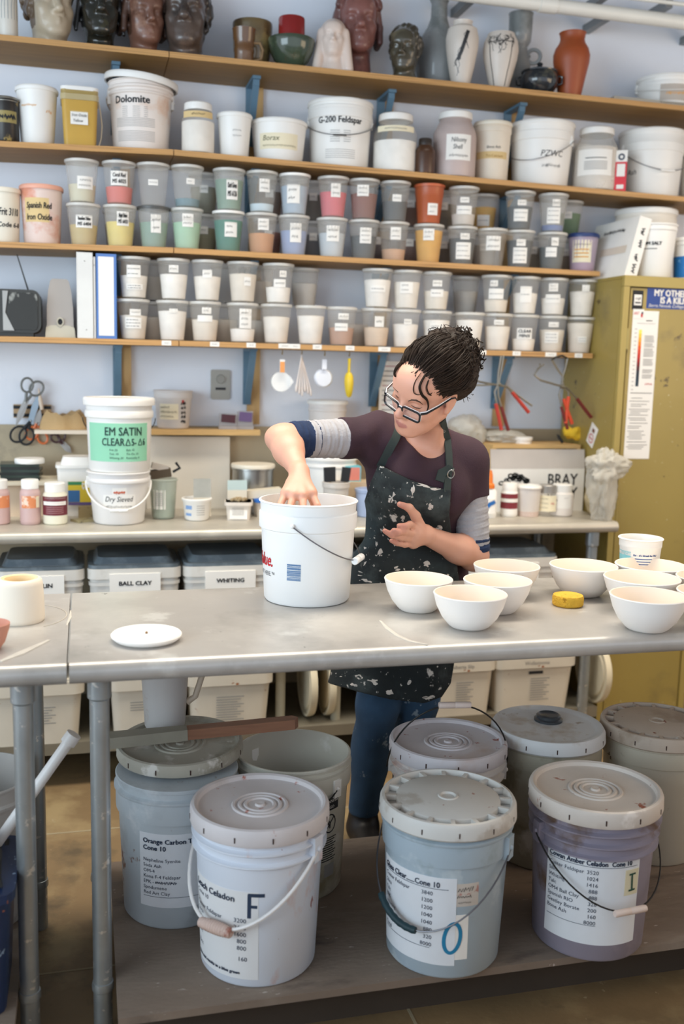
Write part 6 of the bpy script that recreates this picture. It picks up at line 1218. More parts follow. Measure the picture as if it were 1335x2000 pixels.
# right end: crate, cardboard, jars
wood = pm('pine crate', 'D2AC72', .6, var=.1, stretch=(2, 20, 20))
a, b = on_y(953, 880, 3.78), np.minimum(on_y(1152, 880, 3.78), (1.985, 9, 9)); zt2 = on_y(1050, 864, 3.85)[2]; x = (a[0]+b[0])/2; wd = b[0]-a[0]
t = thing('wooden_crate', 'pine crate behind the cardboard sheet lettered BRAY CLAY', 'crate', (x, 3.835, ZB)); hh = zt2-ZB
m = M(); m.box((0, 0, hh-.008), (wd, .2, .016)); m.build('crate_top', wood, t); m = M(); m.box((-wd/2+.008, 0, (hh-.016)/2), (.016, .2, hh-.016)); m.build('crate_side', wood, t); m = M(); m.box((wd/2-.008, 0, (hh-.016)/2), (.016, .2, hh-.016)); m.build('crate_side', wood, t)
a, b = on_y(957, 930, 3.70), np.minimum(on_y(1150, 930, 3.70), (1.99, 9, 9)); wd = b[0]-a[0]; x = (a[0]+b[0])/2; zt3 = on_y(1050, 877, 3.725)[2]; zm = on_y(1050, 915, 3.71)[2]; m = M()
m.box((0, 0, (zm-ZB)/2), (wd, .006, zm-ZB)); m.box((0, .006, (zt3+zm)/2-ZB), (wd, .004, zt3-zm), 0, 2, R=Matrix.Rotation(-.15, 3, 'X')); mp = flat_map((-wd/2, -.003, 0), (1, 0, 0), (0, 0, 1), .0008); H_ = zm-ZB
put_text(m, 'BRAY', .066, (wd*.60, H_*.62), mp, 1, bold=.0008, sx=.84); put_text(m, 'CLAY', .066, (wd*.60, H_*.30), mp, 1, bold=.0008, sx=.84); r = random.Random(2)
for i in range(40):
    s_ = r.random(); u = wd*(.10+.30*s_); v = H_*(.58+.28*math.sin(PI*(.15+.7*s_))*r.uniform(.55, 1)); put_stroke(m, [(u+.010*math.cos(q), v+.007*math.sin(q)) for q in np.linspace(0, 5.4, 9)], .0035, mp, 1)
tag(m.build('cardboard_sheet', [pm('white cardboard', 'E9E6E0', .7), INK, pm('grey cardboard flap', 'BDB6B0', .75)], loc=(x, 3.70, ZB+.0005)), 'white cardboard sheet lettered BRAY CLAY with a black drawing, on the bench', 'cardboard')
yj = 3.56
x, y, w_, h = on_b(955, 982, 922, 1018); t = thing('glue_bottle', 'white glue bottle with a blue label and an orange tip beside the woman\'s sleeve', 'bottle', (x, yj, ZB), face_cam(x, yj)); R_ = .028
m = M(); m.lathe([(0, .002), (R_*.9, 0), (R_, .006), (R_*.98, h*.55), (R_*.6, h*.62), (R_*.5, h*.64), (0, h*.64)], 32, ell=.7); m.build('bottle_body', WHITE, t); m = M(); m.lathe([(R_*.62, h*.62), (R_*.62, h*.70), (R_*.35, h*.74), (R_*.3, h*.9), (R_*.14, h), (0, h)], 24); m.build('orange_cap', pm('orange cap', 'E87A22', .4), t)
wrap_label(t, lambda v: R_*.8, -.02, .02, h*.1, h*.42, lambda m, mp: [put_stroke(m, [(-.018, h*.15), (.0, h*.30), (.018, h*.36)], .014, mp, 1)], PAPER, pm('blue glue print', '2469B0', .5), off=.0075)
bjar('white jar with a maroon banded label beside the glue bottle', 982, 1014, 944, 1012, WHITE, lab_=(-1.3, 1.3, .28, .78), paper=pm('wine jar label', '7E2630', .5), writer=lambda m, mp, r, h: put_bar(m, -1.2*r, 1.2*r, h*.56, h*.12, mp, 2, 8), extra=(PAPER,), y=yj+.03)
x, y, w_, h = on_b(1015, 1060, 952, 1013); t = pail('plastic_cup', 'translucent white cup with pinkish slip in the bottom', 'cup', (x, yj+.03, ZB), face_cam(x, yj), w_*.42, w_*.48, h, pm('milky cup', 'E2DAD4', .4), [], part='cup_body'); put_lid(t, 'plain', w_*.5, h+.004, WHITE, None, .01, slit=False); m = M(); m.lathe([(w_*.421, .001), (w_*.433, h*.18), (w_*.42, h*.182)], 36); m.build('slip_band', pm('pinkish slip', 'CDB7AC', .5), t)
bjar('glass jar with a grey lid and a cream label of black print', 1060, 1099, 950, 1014, CLEAR, pm('grey tin lid 2', 'A7A29C', .4, metal=.5), lab_=(-1.0, 1.0, .2, .78), paper=CREAMPAPER, writer=lambda m, mp, r, h: [scribble(m, -.7*r, .1*r, h*(.66-.16*i), h*.05, mp, 1) for i in range(3)]+[scribble(m, .4*r, .7*r, h*.5, h*.1, mp, 2)], extra=(REDINK,), y=yj+.03)
bjar('white jar with faint writing, rightmost of the jars on the bench', 1099, 1142, 952, 1018, pm('milky jar', 'E0D8D0', .4), lab_=(-.9, .9, .3, .8), writer=lambda m, mp, r, h: [scribble(m, -.8*r, -.4*r, h*.6, h*.2, mp, 1), scribble(m, .2*r, .6*r, h*.68, h*.05, mp, 2)], extra=(GREYINK,), y=yj+.03)
# on the crate: lidded jar, sponge cup, brush, bag
a, b = on_y(1004, 870, 3.80), on_y(1037, 870, 3.80); R_ = (b[0]-a[0])/2; m = M(); hj = on_y(1020, 853, 3.80)[2]-zt2; m.lathe([(0, .0), (R_*.9, 0), (R_*.9, hj*.55), (R_*1.02, hj*.56), (R_*1.02, hj*.95), (R_*.95, hj), (0, hj)], 32); tag(m.build('jar_lid', WHITE, loc=((a[0]+b[0])/2, 3.80, zt2)), 'white screw-lidded pot on the pine crate', 'pot')
xx = on_y(1118, 862, 3.80)[0]; m = M()
V = Field((-.06, -.05, -.004), (.06, .05, .09), .005)
for i in range(14): V.put(ell((random.uniform(-.028, .028), random.uniform(-.02, .02), random.uniform(.02, .05)), [random.uniform(.012, .02)]*3), .008)
o = net_obj('sponge', V, pm('yellow sponge', 'DDB62E', .9, var=.15, scale=20, bump=.3), None, (0, 0, .0)); o.location = (xx, 3.80, zt2+.008); tag(o, 'crumpled yellow sponge on the pine crate by the locker', 'sponge')
for i, (px0, py0, px1, py1, mt, lb) in enumerate(((1098, 868, 1087, 848, INK, 'dark pointed tool leaning on the yellow sponge'), (1136, 868, 1145, 832, pm('pale tool', 'CFC2AE', .6), 'pale pointed tool standing behind the yellow sponge'))):
    A, B = on_y(px0, py0, 3.80+.03*i), on_y(px1, py1, 3.80+.03*i); A = np.array([A[0], A[1], zt2+.004]); m = M(); m.tube([(0, 0, 0), tuple((B-A)*.7), tuple(B-A)], [.006, .007, .001], 10); tag(m.build('clay_tool', mt, loc=tuple(A)), lb, 'tool')
from mathutils import noise as _nz
def bag(label, c, r, seed, mat, name='plastic_bag', cat='bag', amp=.3, zmin=None, n=(64, 40), fine=3.2):
    o_ = Vector((seed*3.1, seed*1.7, seed*.9))
    def fn(u, v):
        a = 2*PI*u; e = PI*(v-.5); d = Vector((math.cos(e)*math.cos(a), math.cos(e)*math.sin(a), math.sin(e)))
        k = 1+amp*max(.1, math.cos(e))**.8*(1.1*_nz.noise(d*1.3+o_)+.8*(.5-abs(_nz.noise(d*fine+o_)))+.35*(.4-abs(_nz.noise(d*fine*2.3+o_)))); p = (r[0]*k*d.x, r[1]*k*d.y, r[2]*k*d.z)
        return (p[0], p[1], max(p[2], zmin) if zmin is not None else p[2])
    m = M(); m.grid(fn, *n); return tag(m.build(name, mat, loc=c, angle=80), label, cat)
bagm = pm('thin clear bag', 'DDD8CC', .3, var=.05, alpha=.5)
a = on_y(1182, 955, 3.62)[0]; zc = on_y(1182, 955, 3.62)[2]
bag('cream clay lump in a knotted bag at the right end of the bench', (on_y(1184, 970, 3.55)[0]-.03, 3.58, ZB+.066), (.045, .045, .066), 5, pm('clay lump', 'C2B28E', .6, var=.1, alpha=.9), 'clay_lump', 'clay', .2)
bag('thin crumpled clear plastic bag draped beside the cardboard sheet', (on_y(1176, 940, 3.45)[0], 3.452, ZB+.135), (.042, .036, .14), 9, bagm, amp=.6, zmin=-.135)
p_ = on_y(1200, 908, 3.42); bag('loose end of a clear plastic bag sticking out past the locker edge', (p_[0]-.03, 3.44, p_[2]-.01), (.062, .032, .05), 12, bagm, amp=.8)
bag('clear plastic bag lying on the pine crate under the tongs', (on_y(985, 855, 3.85)[0], 3.86, zt2+.022), (.085, .07, .03), 21, bagm, amp=.35, zmin=-.021)
a = on_y(918, 840, 3.84); bag('large crumpled plastic bag on the wall ledge behind the woman\'s shoulder', (a[0], 3.87, a[2]-.01), (.07, .05, .07), 31, bagm, amp=.35)
# left wall: magnetic strip and scissors, small shelves
a, b = on_y(26, 803, YW-.02), on_y(100, 803, YW-.02); m = M(); t = thing('tool_strip', 'striped magnetic tool strip on the wall at the left', 'rack', ((a[0]+b[0])/2, YW-.001, a[2])); wd = b[0]-a[0]
m.box((0, -.008, 0), (wd, .014, .05)); m.build('strip_board', pm('tan strip wood', 'B99A74', .6), t)
for dz in (.015, -.015): m = M(); m.box((0, -.017, dz), (wd, .004, .012)); m.build('magnet_bar', INK, t)
def scissors(label, A, B, C1, C2, y, hm, bl, opening=.0, rr=(.026, .026)):
    """A pivot pixel, B blade tip pixel, C1/C2 handle ring centres"""
    P = lambda p: on_y(*p, y); a, b, c1, c2 = map(P, (A, B, C1, C2)); t = thing('scissors', label, 'scissors', tuple(a), 0, 'scissors on the wall strip')
    for i, (c, dy) in enumerate(((c1, -.002), (c2, .002))):
        d = b-a; s = 1 if i else -1; L_ = np.linalg.norm(d); e = d/L_; nrm = np.array([-e[2], 0, e[0]])*(.012+opening)*s; m = M()
        pts = [(-.008*e[0]+nrm[0]*.8, -.008*e[2]+nrm[2]*.8), (d[0]*.5+nrm[0], d[2]*.5+nrm[2]), (d[0], d[2]), (d[0]*.5-nrm[0]*.2, d[2]*.5-nrm[2]*.2), (-.008*e[0]-nrm[0]*.5, -.008*e[2]-nrm[2]*.5)]
        m.prism(pts, dy-.0016, dy+.0016, 0, 'y'); m.build('blade', bl, t)
        q = c-a; m = M(); m.tube([(0, dy, 0), (q[0]*.55, dy, q[2]*.55)], .0055, 8); ax_ = q/np.linalg.norm(q); m.tube([(q[0]+rr[i]*(math.cos(k)*ax_[0]*1.25-math.sin(k)*ax_[2]), dy, q[2]+rr[i]*(math.cos(k)*ax_[2]*1.25+math.sin(k)*ax_[0])) for k in np.linspace(0, 2*PI, 22)[:-1]], .0042, 8, closed=True); m.build('handle', hm, t)
    m = M(); m.sphere((0, -.005, 0), .004, 8, 6); m.build('pivot_screw', STEEL, t)
scissors('large grey scissors hanging handles-up at the left of the strip', (50, 786), (30, 834), (53, 752), (71, 759), YW-.045, pm('grey handle', '6E6F6C', .4), STEEL, rr=(.021, .023))
scissors('scissors with black ring handles hanging blades-up on the strip', (60, 822), (77, 764), (36, 848), (52, 852), YW-.035, INK, pm('grey blue blade', '9FB0BC', .3, metal=.7), rr=(.026, .026))
scissors('scissors with orange ring handles hanging below the strip', (72, 826), (79, 798), (62, 846), (83, 855), YW-.028, pm('orange handle', 'D9713A', .4), STEEL, rr=(.02, .018))
A, B = on_y(75, 758, YW-.04), on_y(82, 800, YW-.04); m = M(); m.tube([(0, 0, 0), tuple((B-A)*.45), tuple((B-A)*.5), tuple(B-A)], [.0015, .006, .008, .007], 10); tag(m.build('wooden_knife', pm('pale tool wood', 'D9C4AE', .5), loc=tuple(A)), 'pale pointed wooden knife standing behind the strip', 'tool')
def ledge(label, l, r, top, y0, mat, th=.014, dep=None):
    a, b = on_y(l, top, y0), on_y(r, top, y0); dep = dep or (YW-.013-y0); m = M(); m.box(((b[0]-a[0])/2, dep/2, -th/2), (b[0]-a[0], dep, th)); o = m.build('wall_ledge', mat, loc=(a[0], y0, a[2])); tag(o, label, 'shelf'); return a[2]
zl1 = ledge('small white wall ledge carrying the paper bag', 67, 180, 840, 3.84, pm('white ledge', 'D9CBB8', .6), .014)
V = M()
def bagf(u, v):
    a = 2*PI*u; k = 1+.12*math.sin(3*a+2)+.06*math.sin(7*a); zz = v*.062*(1+.15*math.sin(2*a+1)); return (.088*k*math.cos(a)*(1-.35*v*v), .05*k*math.sin(a)*(1-.25*v), zz+.004*math.sin(9*a)*v)
V.grid(bagf, 36, 6); V.add([bagf(i/36, 1) for i in range(36)]+[(0, 0, .045)], [(i, (i+1) % 36, 36) for i in range(36)]); V.add([bagf(i/36, 0) for i in range(36)], [tuple(range(36))[::-1]])
xx = on_y(122, 825, 3.90)[0]; o = V.build('paper_bag', [pm('kraft paper bag', 'BE9E70', .8, var=.12, scale=8, spots=(('4A3A28', 9, .62, .04),), bump=.2)], loc=(xx, 3.90, zl1+.0005), angle=25); tag(o, 'crumpled kraft paper bag lying on the small white wall ledge', 'bag')
scissors('dark scissors hanging in shadow under the small white ledge', (124, 868), (140, 885), (108, 856), (120, 851), YW-.03, pm('plum handle', '4A3034', .4), STEEL, rr=(.014, .014))
zl2 = ledge('pine wall ledge carrying a white tub and two glass samples', 296, 508, 838, 3.84, wood, .022)
a, b = on_y(299, 800, 3.905), on_y(376, 800, 3.905); R_ = (b[0]-a[0])/2; h = on_y(337, 762, 3.905)[2]-zl2; x = (a[0]+b[0])/2
t = pail('storage_bucket', 'small white bucket with a yellow note and black lettering on the pine ledge', 'bucket', (x, 3.90, zl2), face_cam(x, 3.9), R_*.80, R_*.96, h, pm('milky white bucket', 'DCD5D0', .45), [(.8, .02, .003)], True, part='bucket_body'); rf = taper(R_*.8, R_*.96, h)
wrap_label(t, rf, -.055, .02, h*.25, h*.66, lambda m, mp: [scribble(m, -.05, -.015, h*.57, h*.07, mp, 1), scribble(m, -.05, .012, h*.45, h*.07, mp, 1), scribble(m, -.05, .0, h*.33, h*.06, mp, 1)], CREAMPAPER); wrap_text(t, rf, lambda m, mp: [scribble(m, .032+.0*i, .05, h*(.2+.12*i), h*.1, mp, 1, wd=.006) for i in range(5)]+[put_bar(m, .034, .044, h*.72, .012, mp, 2, 1)], INK, extra=(REDINK,))
gs = [pm('plum glass', '5A3038', .2), pm('clear grey glass', 'CFC8C6', .2, alpha=.6), pm('violet glass', '7C6490', .2)]
for (l, r, top, mt, lb) in ((428, 462, 808, gs[0], 'dark plum glazed sample on a clear stand on the pine ledge'), (463, 494, 803, gs[2], 'violet glazed sample in a clear stand on the pine ledge')):
    a, b = on_y(l, 820, 3.88), on_y(r, 820, 3.88); wd = b[0]-a[0]; hh = on_y(l, top, 3.88)[2]-zl2; t = thing('glaze_sample', lb, 'sample', ((a[0]+b[0])/2, 3.885, zl2), -.1); m = M(); m.box((0, .006, hh*.5), (wd, .005, hh)); m.box((0, 0, .006), (wd*1.05, .05, .012)); m.build('clear_stand', gs[1], t); m = M(); m.box((.002, .0, hh*.68), (wd*.8, .006, hh*.52), R=Matrix.Rotation(.08, 3, 'Y')); m.build('sample_plate', mt, t)
a, b = on_y(598, 800, 3.88), on_y(682, 800, 3.88); zz = on_y(640, 806, 3.88)[2]
# wide tub on a ledge behind the woman's arm
zl3 = ledge('pine wall ledge behind the woman carrying a wide white tub', 585, 905, 846, 3.82, wood, .022)
R_ = (b[0]-a[0])/2*.9; x = (a[0]+b[0])/2; h = on_y(640, 784, 3.89)[2]-zl3; t = pail('storage_tub', 'wide white lidded tub on the wall ledge above the woman\'s arm', 'tub', (x, 3.89, zl3), 0, R_*.9, R_*.96, h, pm('milky white bucket', 'DCD5D0', .45), [(.7, .01, .003)], part='tub_body', rim=.004); t.scale = (1, .85, 1); put_lid(t, 'plain', R_*1.03, h+.004, WHITE, None, .014, slit=False)
# outlet plate
p = on_y(430, 751, YW); a, b = on_y(411, 751, YW), on_y(449, 751, YW); hh = (on_y(430, 722, YW)-on_y(430, 780, YW))[2]; wd = b[0]-a[0]
t = thing('outlet_plate', 'grey steel wall plate with a round boss and a dark slot', 'wall plate', (p[0], YW, p[2])); m = M(); m.rbox((0, 0, 0), (wd, hh, .008), .008); 
R_ = Matrix.Rotation(PI/2, 3, 'X'); m.v = [tuple(R_ @ Vector(q)) for q in m.v]; m.v = [(q[0], q[1]-.004, q[2]) for q in m.v]; m.build('plate', pm('grey steel plate', 'A7A59C', .4, metal=.4), t)
m = M(); m.lathe([(0, .016), (.016, .016), (.018, .008), (.0, .008)], 24, 0, (0, 0, hh*.18), tilt=R_); m.build('boss', pm('grey steel boss', '9A988F', .4, metal=.4), t); m = M(); m.box((0, -.0095, -hh*.14), (.04, .003, .009)); m.build('slot', INK, t)
# hanging utensils
def hook(x, z): pass
def hang(name, label, cat, px, ptop, y=3.70, group='utensils hanging under the lowest shelf'):
    p = on_y(px, ptop, y); z = zs(4, p[0])-TH; t = thing(name, label, cat, (p[0], y, z), 0, group); m = M(); m.tube([(0, 0, 0), (0, -.004, -.012), (0, 0, -.022), (0, .006, -.016)], .0016, 6); m.build('hook', pm('brass hook', 'A58A4A', .4, metal=.8), t); return t
zpx = lambda px, py, y=3.70: on_y(px, py, y)
t = hang('measuring_cup', 'white measuring cup with an orange-striped handle hanging at the left', 'measuring cup', 551, 690)
o_ = np.array(t.location); L = lambda px, py: zpx(px, py)-o_
c = L(551, 746); R_ = .038; tR = Matrix.Rotation(PI/2, 3, 'X')
m = M(); m.lathe([(R_*.8, .0), (R_*.99, .0), (R_, -.004), (R_*.95, -.03), (R_*.8, -.045), (0, -.047)], 32, 0, tuple(c+np.array((0, .02, 0))), tilt=tR); m.lathe([(0, .002), (R_*.97, .002), (R_, -.002)], 32, 0, tuple(c+np.array((0, .0205, 0))), tilt=tR); m.prism([(c[0]+R_*.8, c[2]+.022), (c[0]+R_*1.18, c[2]+.002), (c[0]+R_*.8, c[2]-.018)], .005, .018, 0, 'y'); m.build('cup_bowl', CLEANWHITE, t)
q = L(551, 703); m = M(); m.box(((q[0]+c[0])/2, .002, (q[2]+c[2]+R_)/2-.0), (.019, .005, abs(q[2]-c[2]-R_*.9))); m.build('cup_handle', CLEANWHITE, t); m = M(); qq = L(551, 717); m.box((qq[0], -.001, qq[2]), (.017, .004, .04)); m.build('orange_stripe', pm('pale orange stripe', 'E59C5C', .5), t)
t = hang('measuring_spoons', 'bunch of long white measuring spoons hanging between two round cups', 'spoons', 589, 690); o_ = np.array(t.location)
for i in range(6):
    e = L(577+6*i, 766+(i % 3)*4); m = M(); m.tube([(0, .002*i, -.02), (e[0]*.5, .003*i-.006, e[2]*.5), (e[0]*.85, .003*i-.006, e[2]*.78), (e[0]*.95, .003*i-.006, e[2]*.88), (e[0]*1.02, .003*i-.006, e[2]*.97), (e[0]*1.03, .003*i-.006, e[2])], [.003, .0038, .005, .0082, .0078, .003], 10, flat=.6); m.build('spoon', pm('milky pinkish plastic', 'DCD2CC', .35), t)
t = hang('round_scoop', 'round white scoop with a short handle hanging beside the spoons', 'scoop', 634, 690); o_ = np.array(t.location); c = L(634, 739); m = M(); R_ = .037
m.lathe([(0, .004), (R_*.8, .003), (R_*.98, -.004), (R_, -.010), (R_*.9, -.03), (0, -.034)], 32, 0, tuple(c+np.array((0, .02, 0))), tilt=tR); m.build('scoop_bowl', pm('cool white plastic', 'DFE2EA', .4), t); q = L(634, 704); m = M(); m.box((c[0]*.5+q[0]*.5, .01, (q[2]+c[2]+R_)/2), (.018, .006, abs(q[2]-c[2]-R_*.8))); m.build('scoop_handle', pm('cool white plastic', 'DFE2EA', .4), t)
t = hang('powder_scoop', 'yellow plastic powder scoop hanging handle-up', 'scoop', 682, 692); o_ = np.array(t.location); yel = pm('yellow plastic', 'DDBE2F', .4, var=.06); c0, c1, c2 = L(681, 728), L(681, 776), L(682, 700); m = M()
m.tube([tuple(c0+(c1-c0)*k) for k in (0, .15, .4, .7, .92, 1)], [.014, .023, .025, .021, .015, .007], 18, flat=.7); m.build('scoop_bowl', yel, t); m = M(); m.tube([tuple(c2), tuple(c2*.5+c0*.5), tuple(c0)], [.010, .008, .009], 10, flat=.6); m.build('scoop_handle', yel, t)
# curling paper chart on the wall
A = on_y(735, 705, 3.93); m = M(); hh = .36; wd = .2
f_ = lambda u, v: (wd*u, -.03*math.sin(PI*u)**2-.05*(1-u)**3*1.0, -hh*v); m.slab(f_, 16, 4, 0, off=lambda u, v: tuple(np.array(f_(u, v))+np.array((0, .0006, 0))))
def mpf(u, v):
    q = f_(min(max(u/wd, 0), 1), -v/hh); return (q[0], q[1]-.0012, q[2])
r = random.Random(8)
for i in range(17): put_bar(m, .015, .06+r.uniform(0, .09), -.02-.0195*i, .0042, mpf, 1 if i % 4 else 2, 8)
tag(m.build('paper_chart', [PAPER, GREYINK, pm('pink print', 'B98A8A', .7)], loc=tuple(A)), 'curling white paper chart pinned to the wall behind the woman\'s glasses', 'paper')
# dipping tongs hanging from the lowest shelf
red = pm('red tong grip', 'B4392E', .45); dred = pm('dark red tong grip', '6E2420', .5); chrome = pm('dull chrome', '9C988E', .3, metal=.9)
def tongs(label, px, rows, y=3.655):
    p = on_y(px, 694, y); z = zs(4, p[0])-.004; t = thing('dipping_tongs', label, 'tongs', (p[0], y, z), 0, 'dipping tongs under the lowest shelf'); o_ = np.array(t.location)
    for kind, pts, mt, r_ in rows:
        P = [tuple(on_y(a, b, y+(c[0] if c else 0))-o_) for a, b, *c in pts]; m = M(); m.tube(P, r_, 8); m.build(kind, mt, t)
    return t
def s_(a, b, off=(0, 0)): return (900+a*.2097+off[0], 660+b*.2097+off[1])
tongs('pair of red-handled dipping tongs hanging left of the shelf end, one gripping sideways', 985, [
    ('arm', [s_(395, 165), s_(375, 290), s_(352, 420), s_(310, 500), s_(330, 610)], chrome, .0042), ('arm', [s_(372, 170), s_(345, 330), s_(340, 430), s_(345, 540), s_(372, 640)], chrome, .0042), ('grip', [s_(322, 612), s_(350, 740), s_(376, 858)], red, .0075), ('grip', [s_(374, 640), s_(405, 750), s_(440, 862)], dred, .0072),
    ('arm', [s_(200, 285), s_(165, 300), s_(130, 370), s_(165, 408), s_(300, 432), s_(430, 455), s_(475, 505)], chrome, .004), ('arm', [s_(75, 440), s_(200, 440), s_(360, 432), s_(450, 470), s_(540, 545), s_(660, 632)], chrome, .0036), ('grip', [s_(474, 505), s_(560, 610), s_(630, 695)], red, .0075), ('prong', [s_(150, 240), s_(165, 275), s_(205, 262)], chrome, .003), ('rivet', [s_(340, 430, (0, 0)), s_(362, 434)], chrome, .008)])
tongs('pair of dipping tongs with orange-red grips hanging beside the locker', 1103, [
    ('arm', [s_(845, 205), s_(890, 280), s_(945, 360), s_(930, 470), s_(912, 530), s_(935, 640)], chrome, .0042), ('arm', [s_(990, 190), s_(970, 280), s_(940, 380), s_(960, 470), s_(1000, 500), s_(1000, 560)], chrome, .0042),
    ('grip', [s_(955, 570), s_(990, 680), s_(1032, 800)], pm('orange red grip', 'CC4A2C', .45), .0076), ('grip', [s_(1000, 545), s_(985, 660), s_(972, 795)], pm('orange red grip', 'CC4A2C', .45), .0076), ('grip', [s_(932, 640), s_(960, 740), s_(990, 850)], dred, .0068),
    ('arm', [s_(745, 262), s_(715, 290), s_(680, 345), s_(740, 395), s_(890, 438), s_(980, 460), s_(1080, 565)], chrome, .004), ('grip', [s_(1078, 565), s_(1140, 650), s_(1212, 742)], dred, .0075), ('prong', [s_(730, 240), s_(745, 268), s_(770, 245)], chrome, .003), ('rivet', [s_(925, 452), s_(955, 458)], chrome, .009), ('loop', [s_(845, 205), s_(880, 180), s_(940, 165), s_(990, 190)], DARKWIRE, .004)])
A, B = on_y(885, 848, 3.80), on_y(955, 800, 3.92)
# ------------------------------------------------------------------ things on the work tables
# open white bucket the woman reaches into
BKX, BKY, BKH = .557, 2.482, .262
Bk = pail('open_bucket', 'clean open white bucket with red lettering that the woman reaches into', 'bucket', (BKX, BKY, ZT), face_cam(BKX, BKY), .111, .124, BKH, CLEANWHITE, [(.735, .038, .006)], True, seg=72, rim=.004, part='bucket_body'); brf = taper(.111, .124, BKH)
def w_bk(m, mp):
    put_text(m, 'Value.', .046, (-.098, .098), mp, 1, shear=.25, align='RIGHT', bold=.0012, sx=.8); put_text(m, 'START HERE.™', .0165, (-.090, .072), mp, 2, align='RIGHT', sx=.85)
def w_bar(m, mp):
    r = random.Random(1); v = .070
    while v < .112:
        t_ = r.choice((.0012, .002, .0032)); put_bar(m, -.052, -.016, v, t_, mp, 3, 6); v += t_+r.choice((.0008, .0014))
wrap_text(Bk, brf, w_bar, REDINK, name='barcode', extra=(REDINK, pm('steel blue print', '5E7FA6', .7)))
wrap_text(Bk, brf, w_bk, REDINK, name='printed_text', extra=(pm('dark grey print', '55565C', .7), pm('steel blue print', '5E7FA6', .7)))
m = M()
for s in (1,):
    a_ = 1.27+PI; m.sphere((.131*math.cos(a_), .131*math.sin(a_), BKH*.80), .006, 12, 8)
m.build('bail_ear', CLEANWHITE, Bk)
bail(Bk, .130, BKH*.80, -70, WIRE, r=.0018, L=.166, grip=(CLEANWHITE, 'tube'), grip_len=.07, grip_r=.0095, ax=1.27)
m = M(); m.lathe([(.1145, .15), (.06, .148), (0, .147)], 40); m.build('slip', pm('cream slip', 'DCCDBB', .4, var=.05), Bk)
smear = M(); mp = cyl_map(lambda v: brf(v)-.0055, 0, 0.)
for u0, u1, v0, v1 in ((-.06, -.035, .205, .245), (-.03, -.008, .215, .25)):
    smear.grid(lambda a, b: (-(brf(.2)-.0042)*math.sin(-(u0+(u1-u0)*a)/.12), (brf(.2)-.0042)*math.cos((u0+(u1-u0)*a)/.12), v0+(v1-v0)*b), 6, 3)
smear.build('slip_smear', pm('pinkish slip smear', 'D9BFAE', .7, var=.08), Bk)

bowlout = pm('white bisque clay', 'EFE9E2', .7, var=.02, scale=5); bowlin = pm('cream bisque clay', 'E8D9C8', .75, var=.03, scale=5)
BOWL = None
def make_bowl():
    m = M(); n = len(m.f)
    m.lathe([(0, .001), (.038, 0), (.043, .0015), (.050, .007), (.066, .026), (.0785, .051), (.0862, .078), (.0872, .081), (.086, .083)], 56, 0)
    m.lathe([(.086, .083), (.0835, .0825), (.0822, .080), (.0735, .052), (.060, .026), (.042, .013), (0, .011)], 56, 1); return m
for (xl, xr, yr, sc, lab_) in ((751, 883, 1130, 1.0, 'white bowl nearest the open bucket, at the left of its cluster'), (848, 988, 1159, 1.0, 'white bowl at the front of the left cluster of bowls'), (907, 1036, 1133, 1.0, 'white bowl just behind the front one in the left cluster'), (927, 1051, 1105, 1.0, 'white bowl farthest back in the left cluster, beside the woman\'s elbow'),
                              (1077, 1201, 1105, 1.0, 'white bowl standing alone behind the yellow sponge'), (1207, 1333, 1105, 1.0, 'white bowl just in front of the yogurt cup'), (1185, 1321, 1130, 1.0, 'white bowl in the middle of the right cluster'), (1197, 1335, 1164, 1.0, 'white bowl at the front of the right cluster'), (1328, 1450, 1128, 1.0, 'white bowl cut by the right edge of the picture, farther back'), (1331, 1470, 1158, 1.0, 'white bowl cut by the right edge of the picture, nearer')):
    c = on_z((xl+xr)/2, yr, ZT+.081); w_ = (on_y(xr, yr, c[1])-on_y(xl, yr, c[1]))[0]*.965; s = w_/.1744
    if BOWL is None: o = BOWL = make_bowl().build('bowl', [bowlout, bowlin])
    else: o = BOWL.copy(); COL.objects.link(o)
    o.location = (c[0], c[1], ZT); o.scale = (s, s, 1.0+.3*(s-1)); o.rotation_euler = (0, 0, xl*.37); tag(o, lab_, 'bowl', 'white unglazed bowls on the work table')
# yellow sponge
c = on_z(1109, 1163, ZT+.026); m = M(); m.lathe([(0, .0), (.036, 0), (.040, .004), (.0405, .022), (.038, .028), (.03, .0305), (0, .031)], 40)
tag(m.build('round_sponge', pm('round yellow sponge', 'E3B23A', .9, var=.12, scale=30, bump=.5, bscale=180, spots=(('B5841F', 60, .66, .04),)), loc=(c[0], c[1], ZT)), 'round yellow sponge on the steel table between the bowls', 'sponge')
# yogurt cup
c = on_z(1251, 1049, ZT+.137); R_ = (on_y(1290, 1050, c[1])-on_y(1212, 1050, c[1]))[0]/2*.97; t = pail('yogurt_cup', 'white yogurt cup with aqua print standing behind the right bowls', 'cup', (c[0], c[1], ZT), face_cam(c[0], c[1]), R_*.80, R_*.955, .137, WHITE, [(.82, .022, .002)], True, rim=.004, part='cup_body'); rf = taper(R_*.80, R_*.955, .137)
def w_yo(m, mp):
    put_bar(m, -.08, -.025, .062, .055, mp, 2, 8); put_bar(m, -.08, -.025, .100, .0016, mp, 2, 6); put_text(m, 'yogurt', .014, (-.062, .0925), mp, 2); put_text(m, 'Eat - it\'s Greek for Me!', .0072, (-.018, .090), mp, 1, shear=.2, bold=.0004)
    for i in range(5): put_bar(m, -.018, .036-(i % 2)*.004, .082-.0075*i, .0026, mp, 1, 6)
    scribble(m, -.05, -.03, .116, .003, mp, 3)
wrap_text(t, rf, w_yo, pm('blue yogurt print', '3A5C94', .6), extra=(pm('aqua print', '8FD0D3', .6), GREYINK))
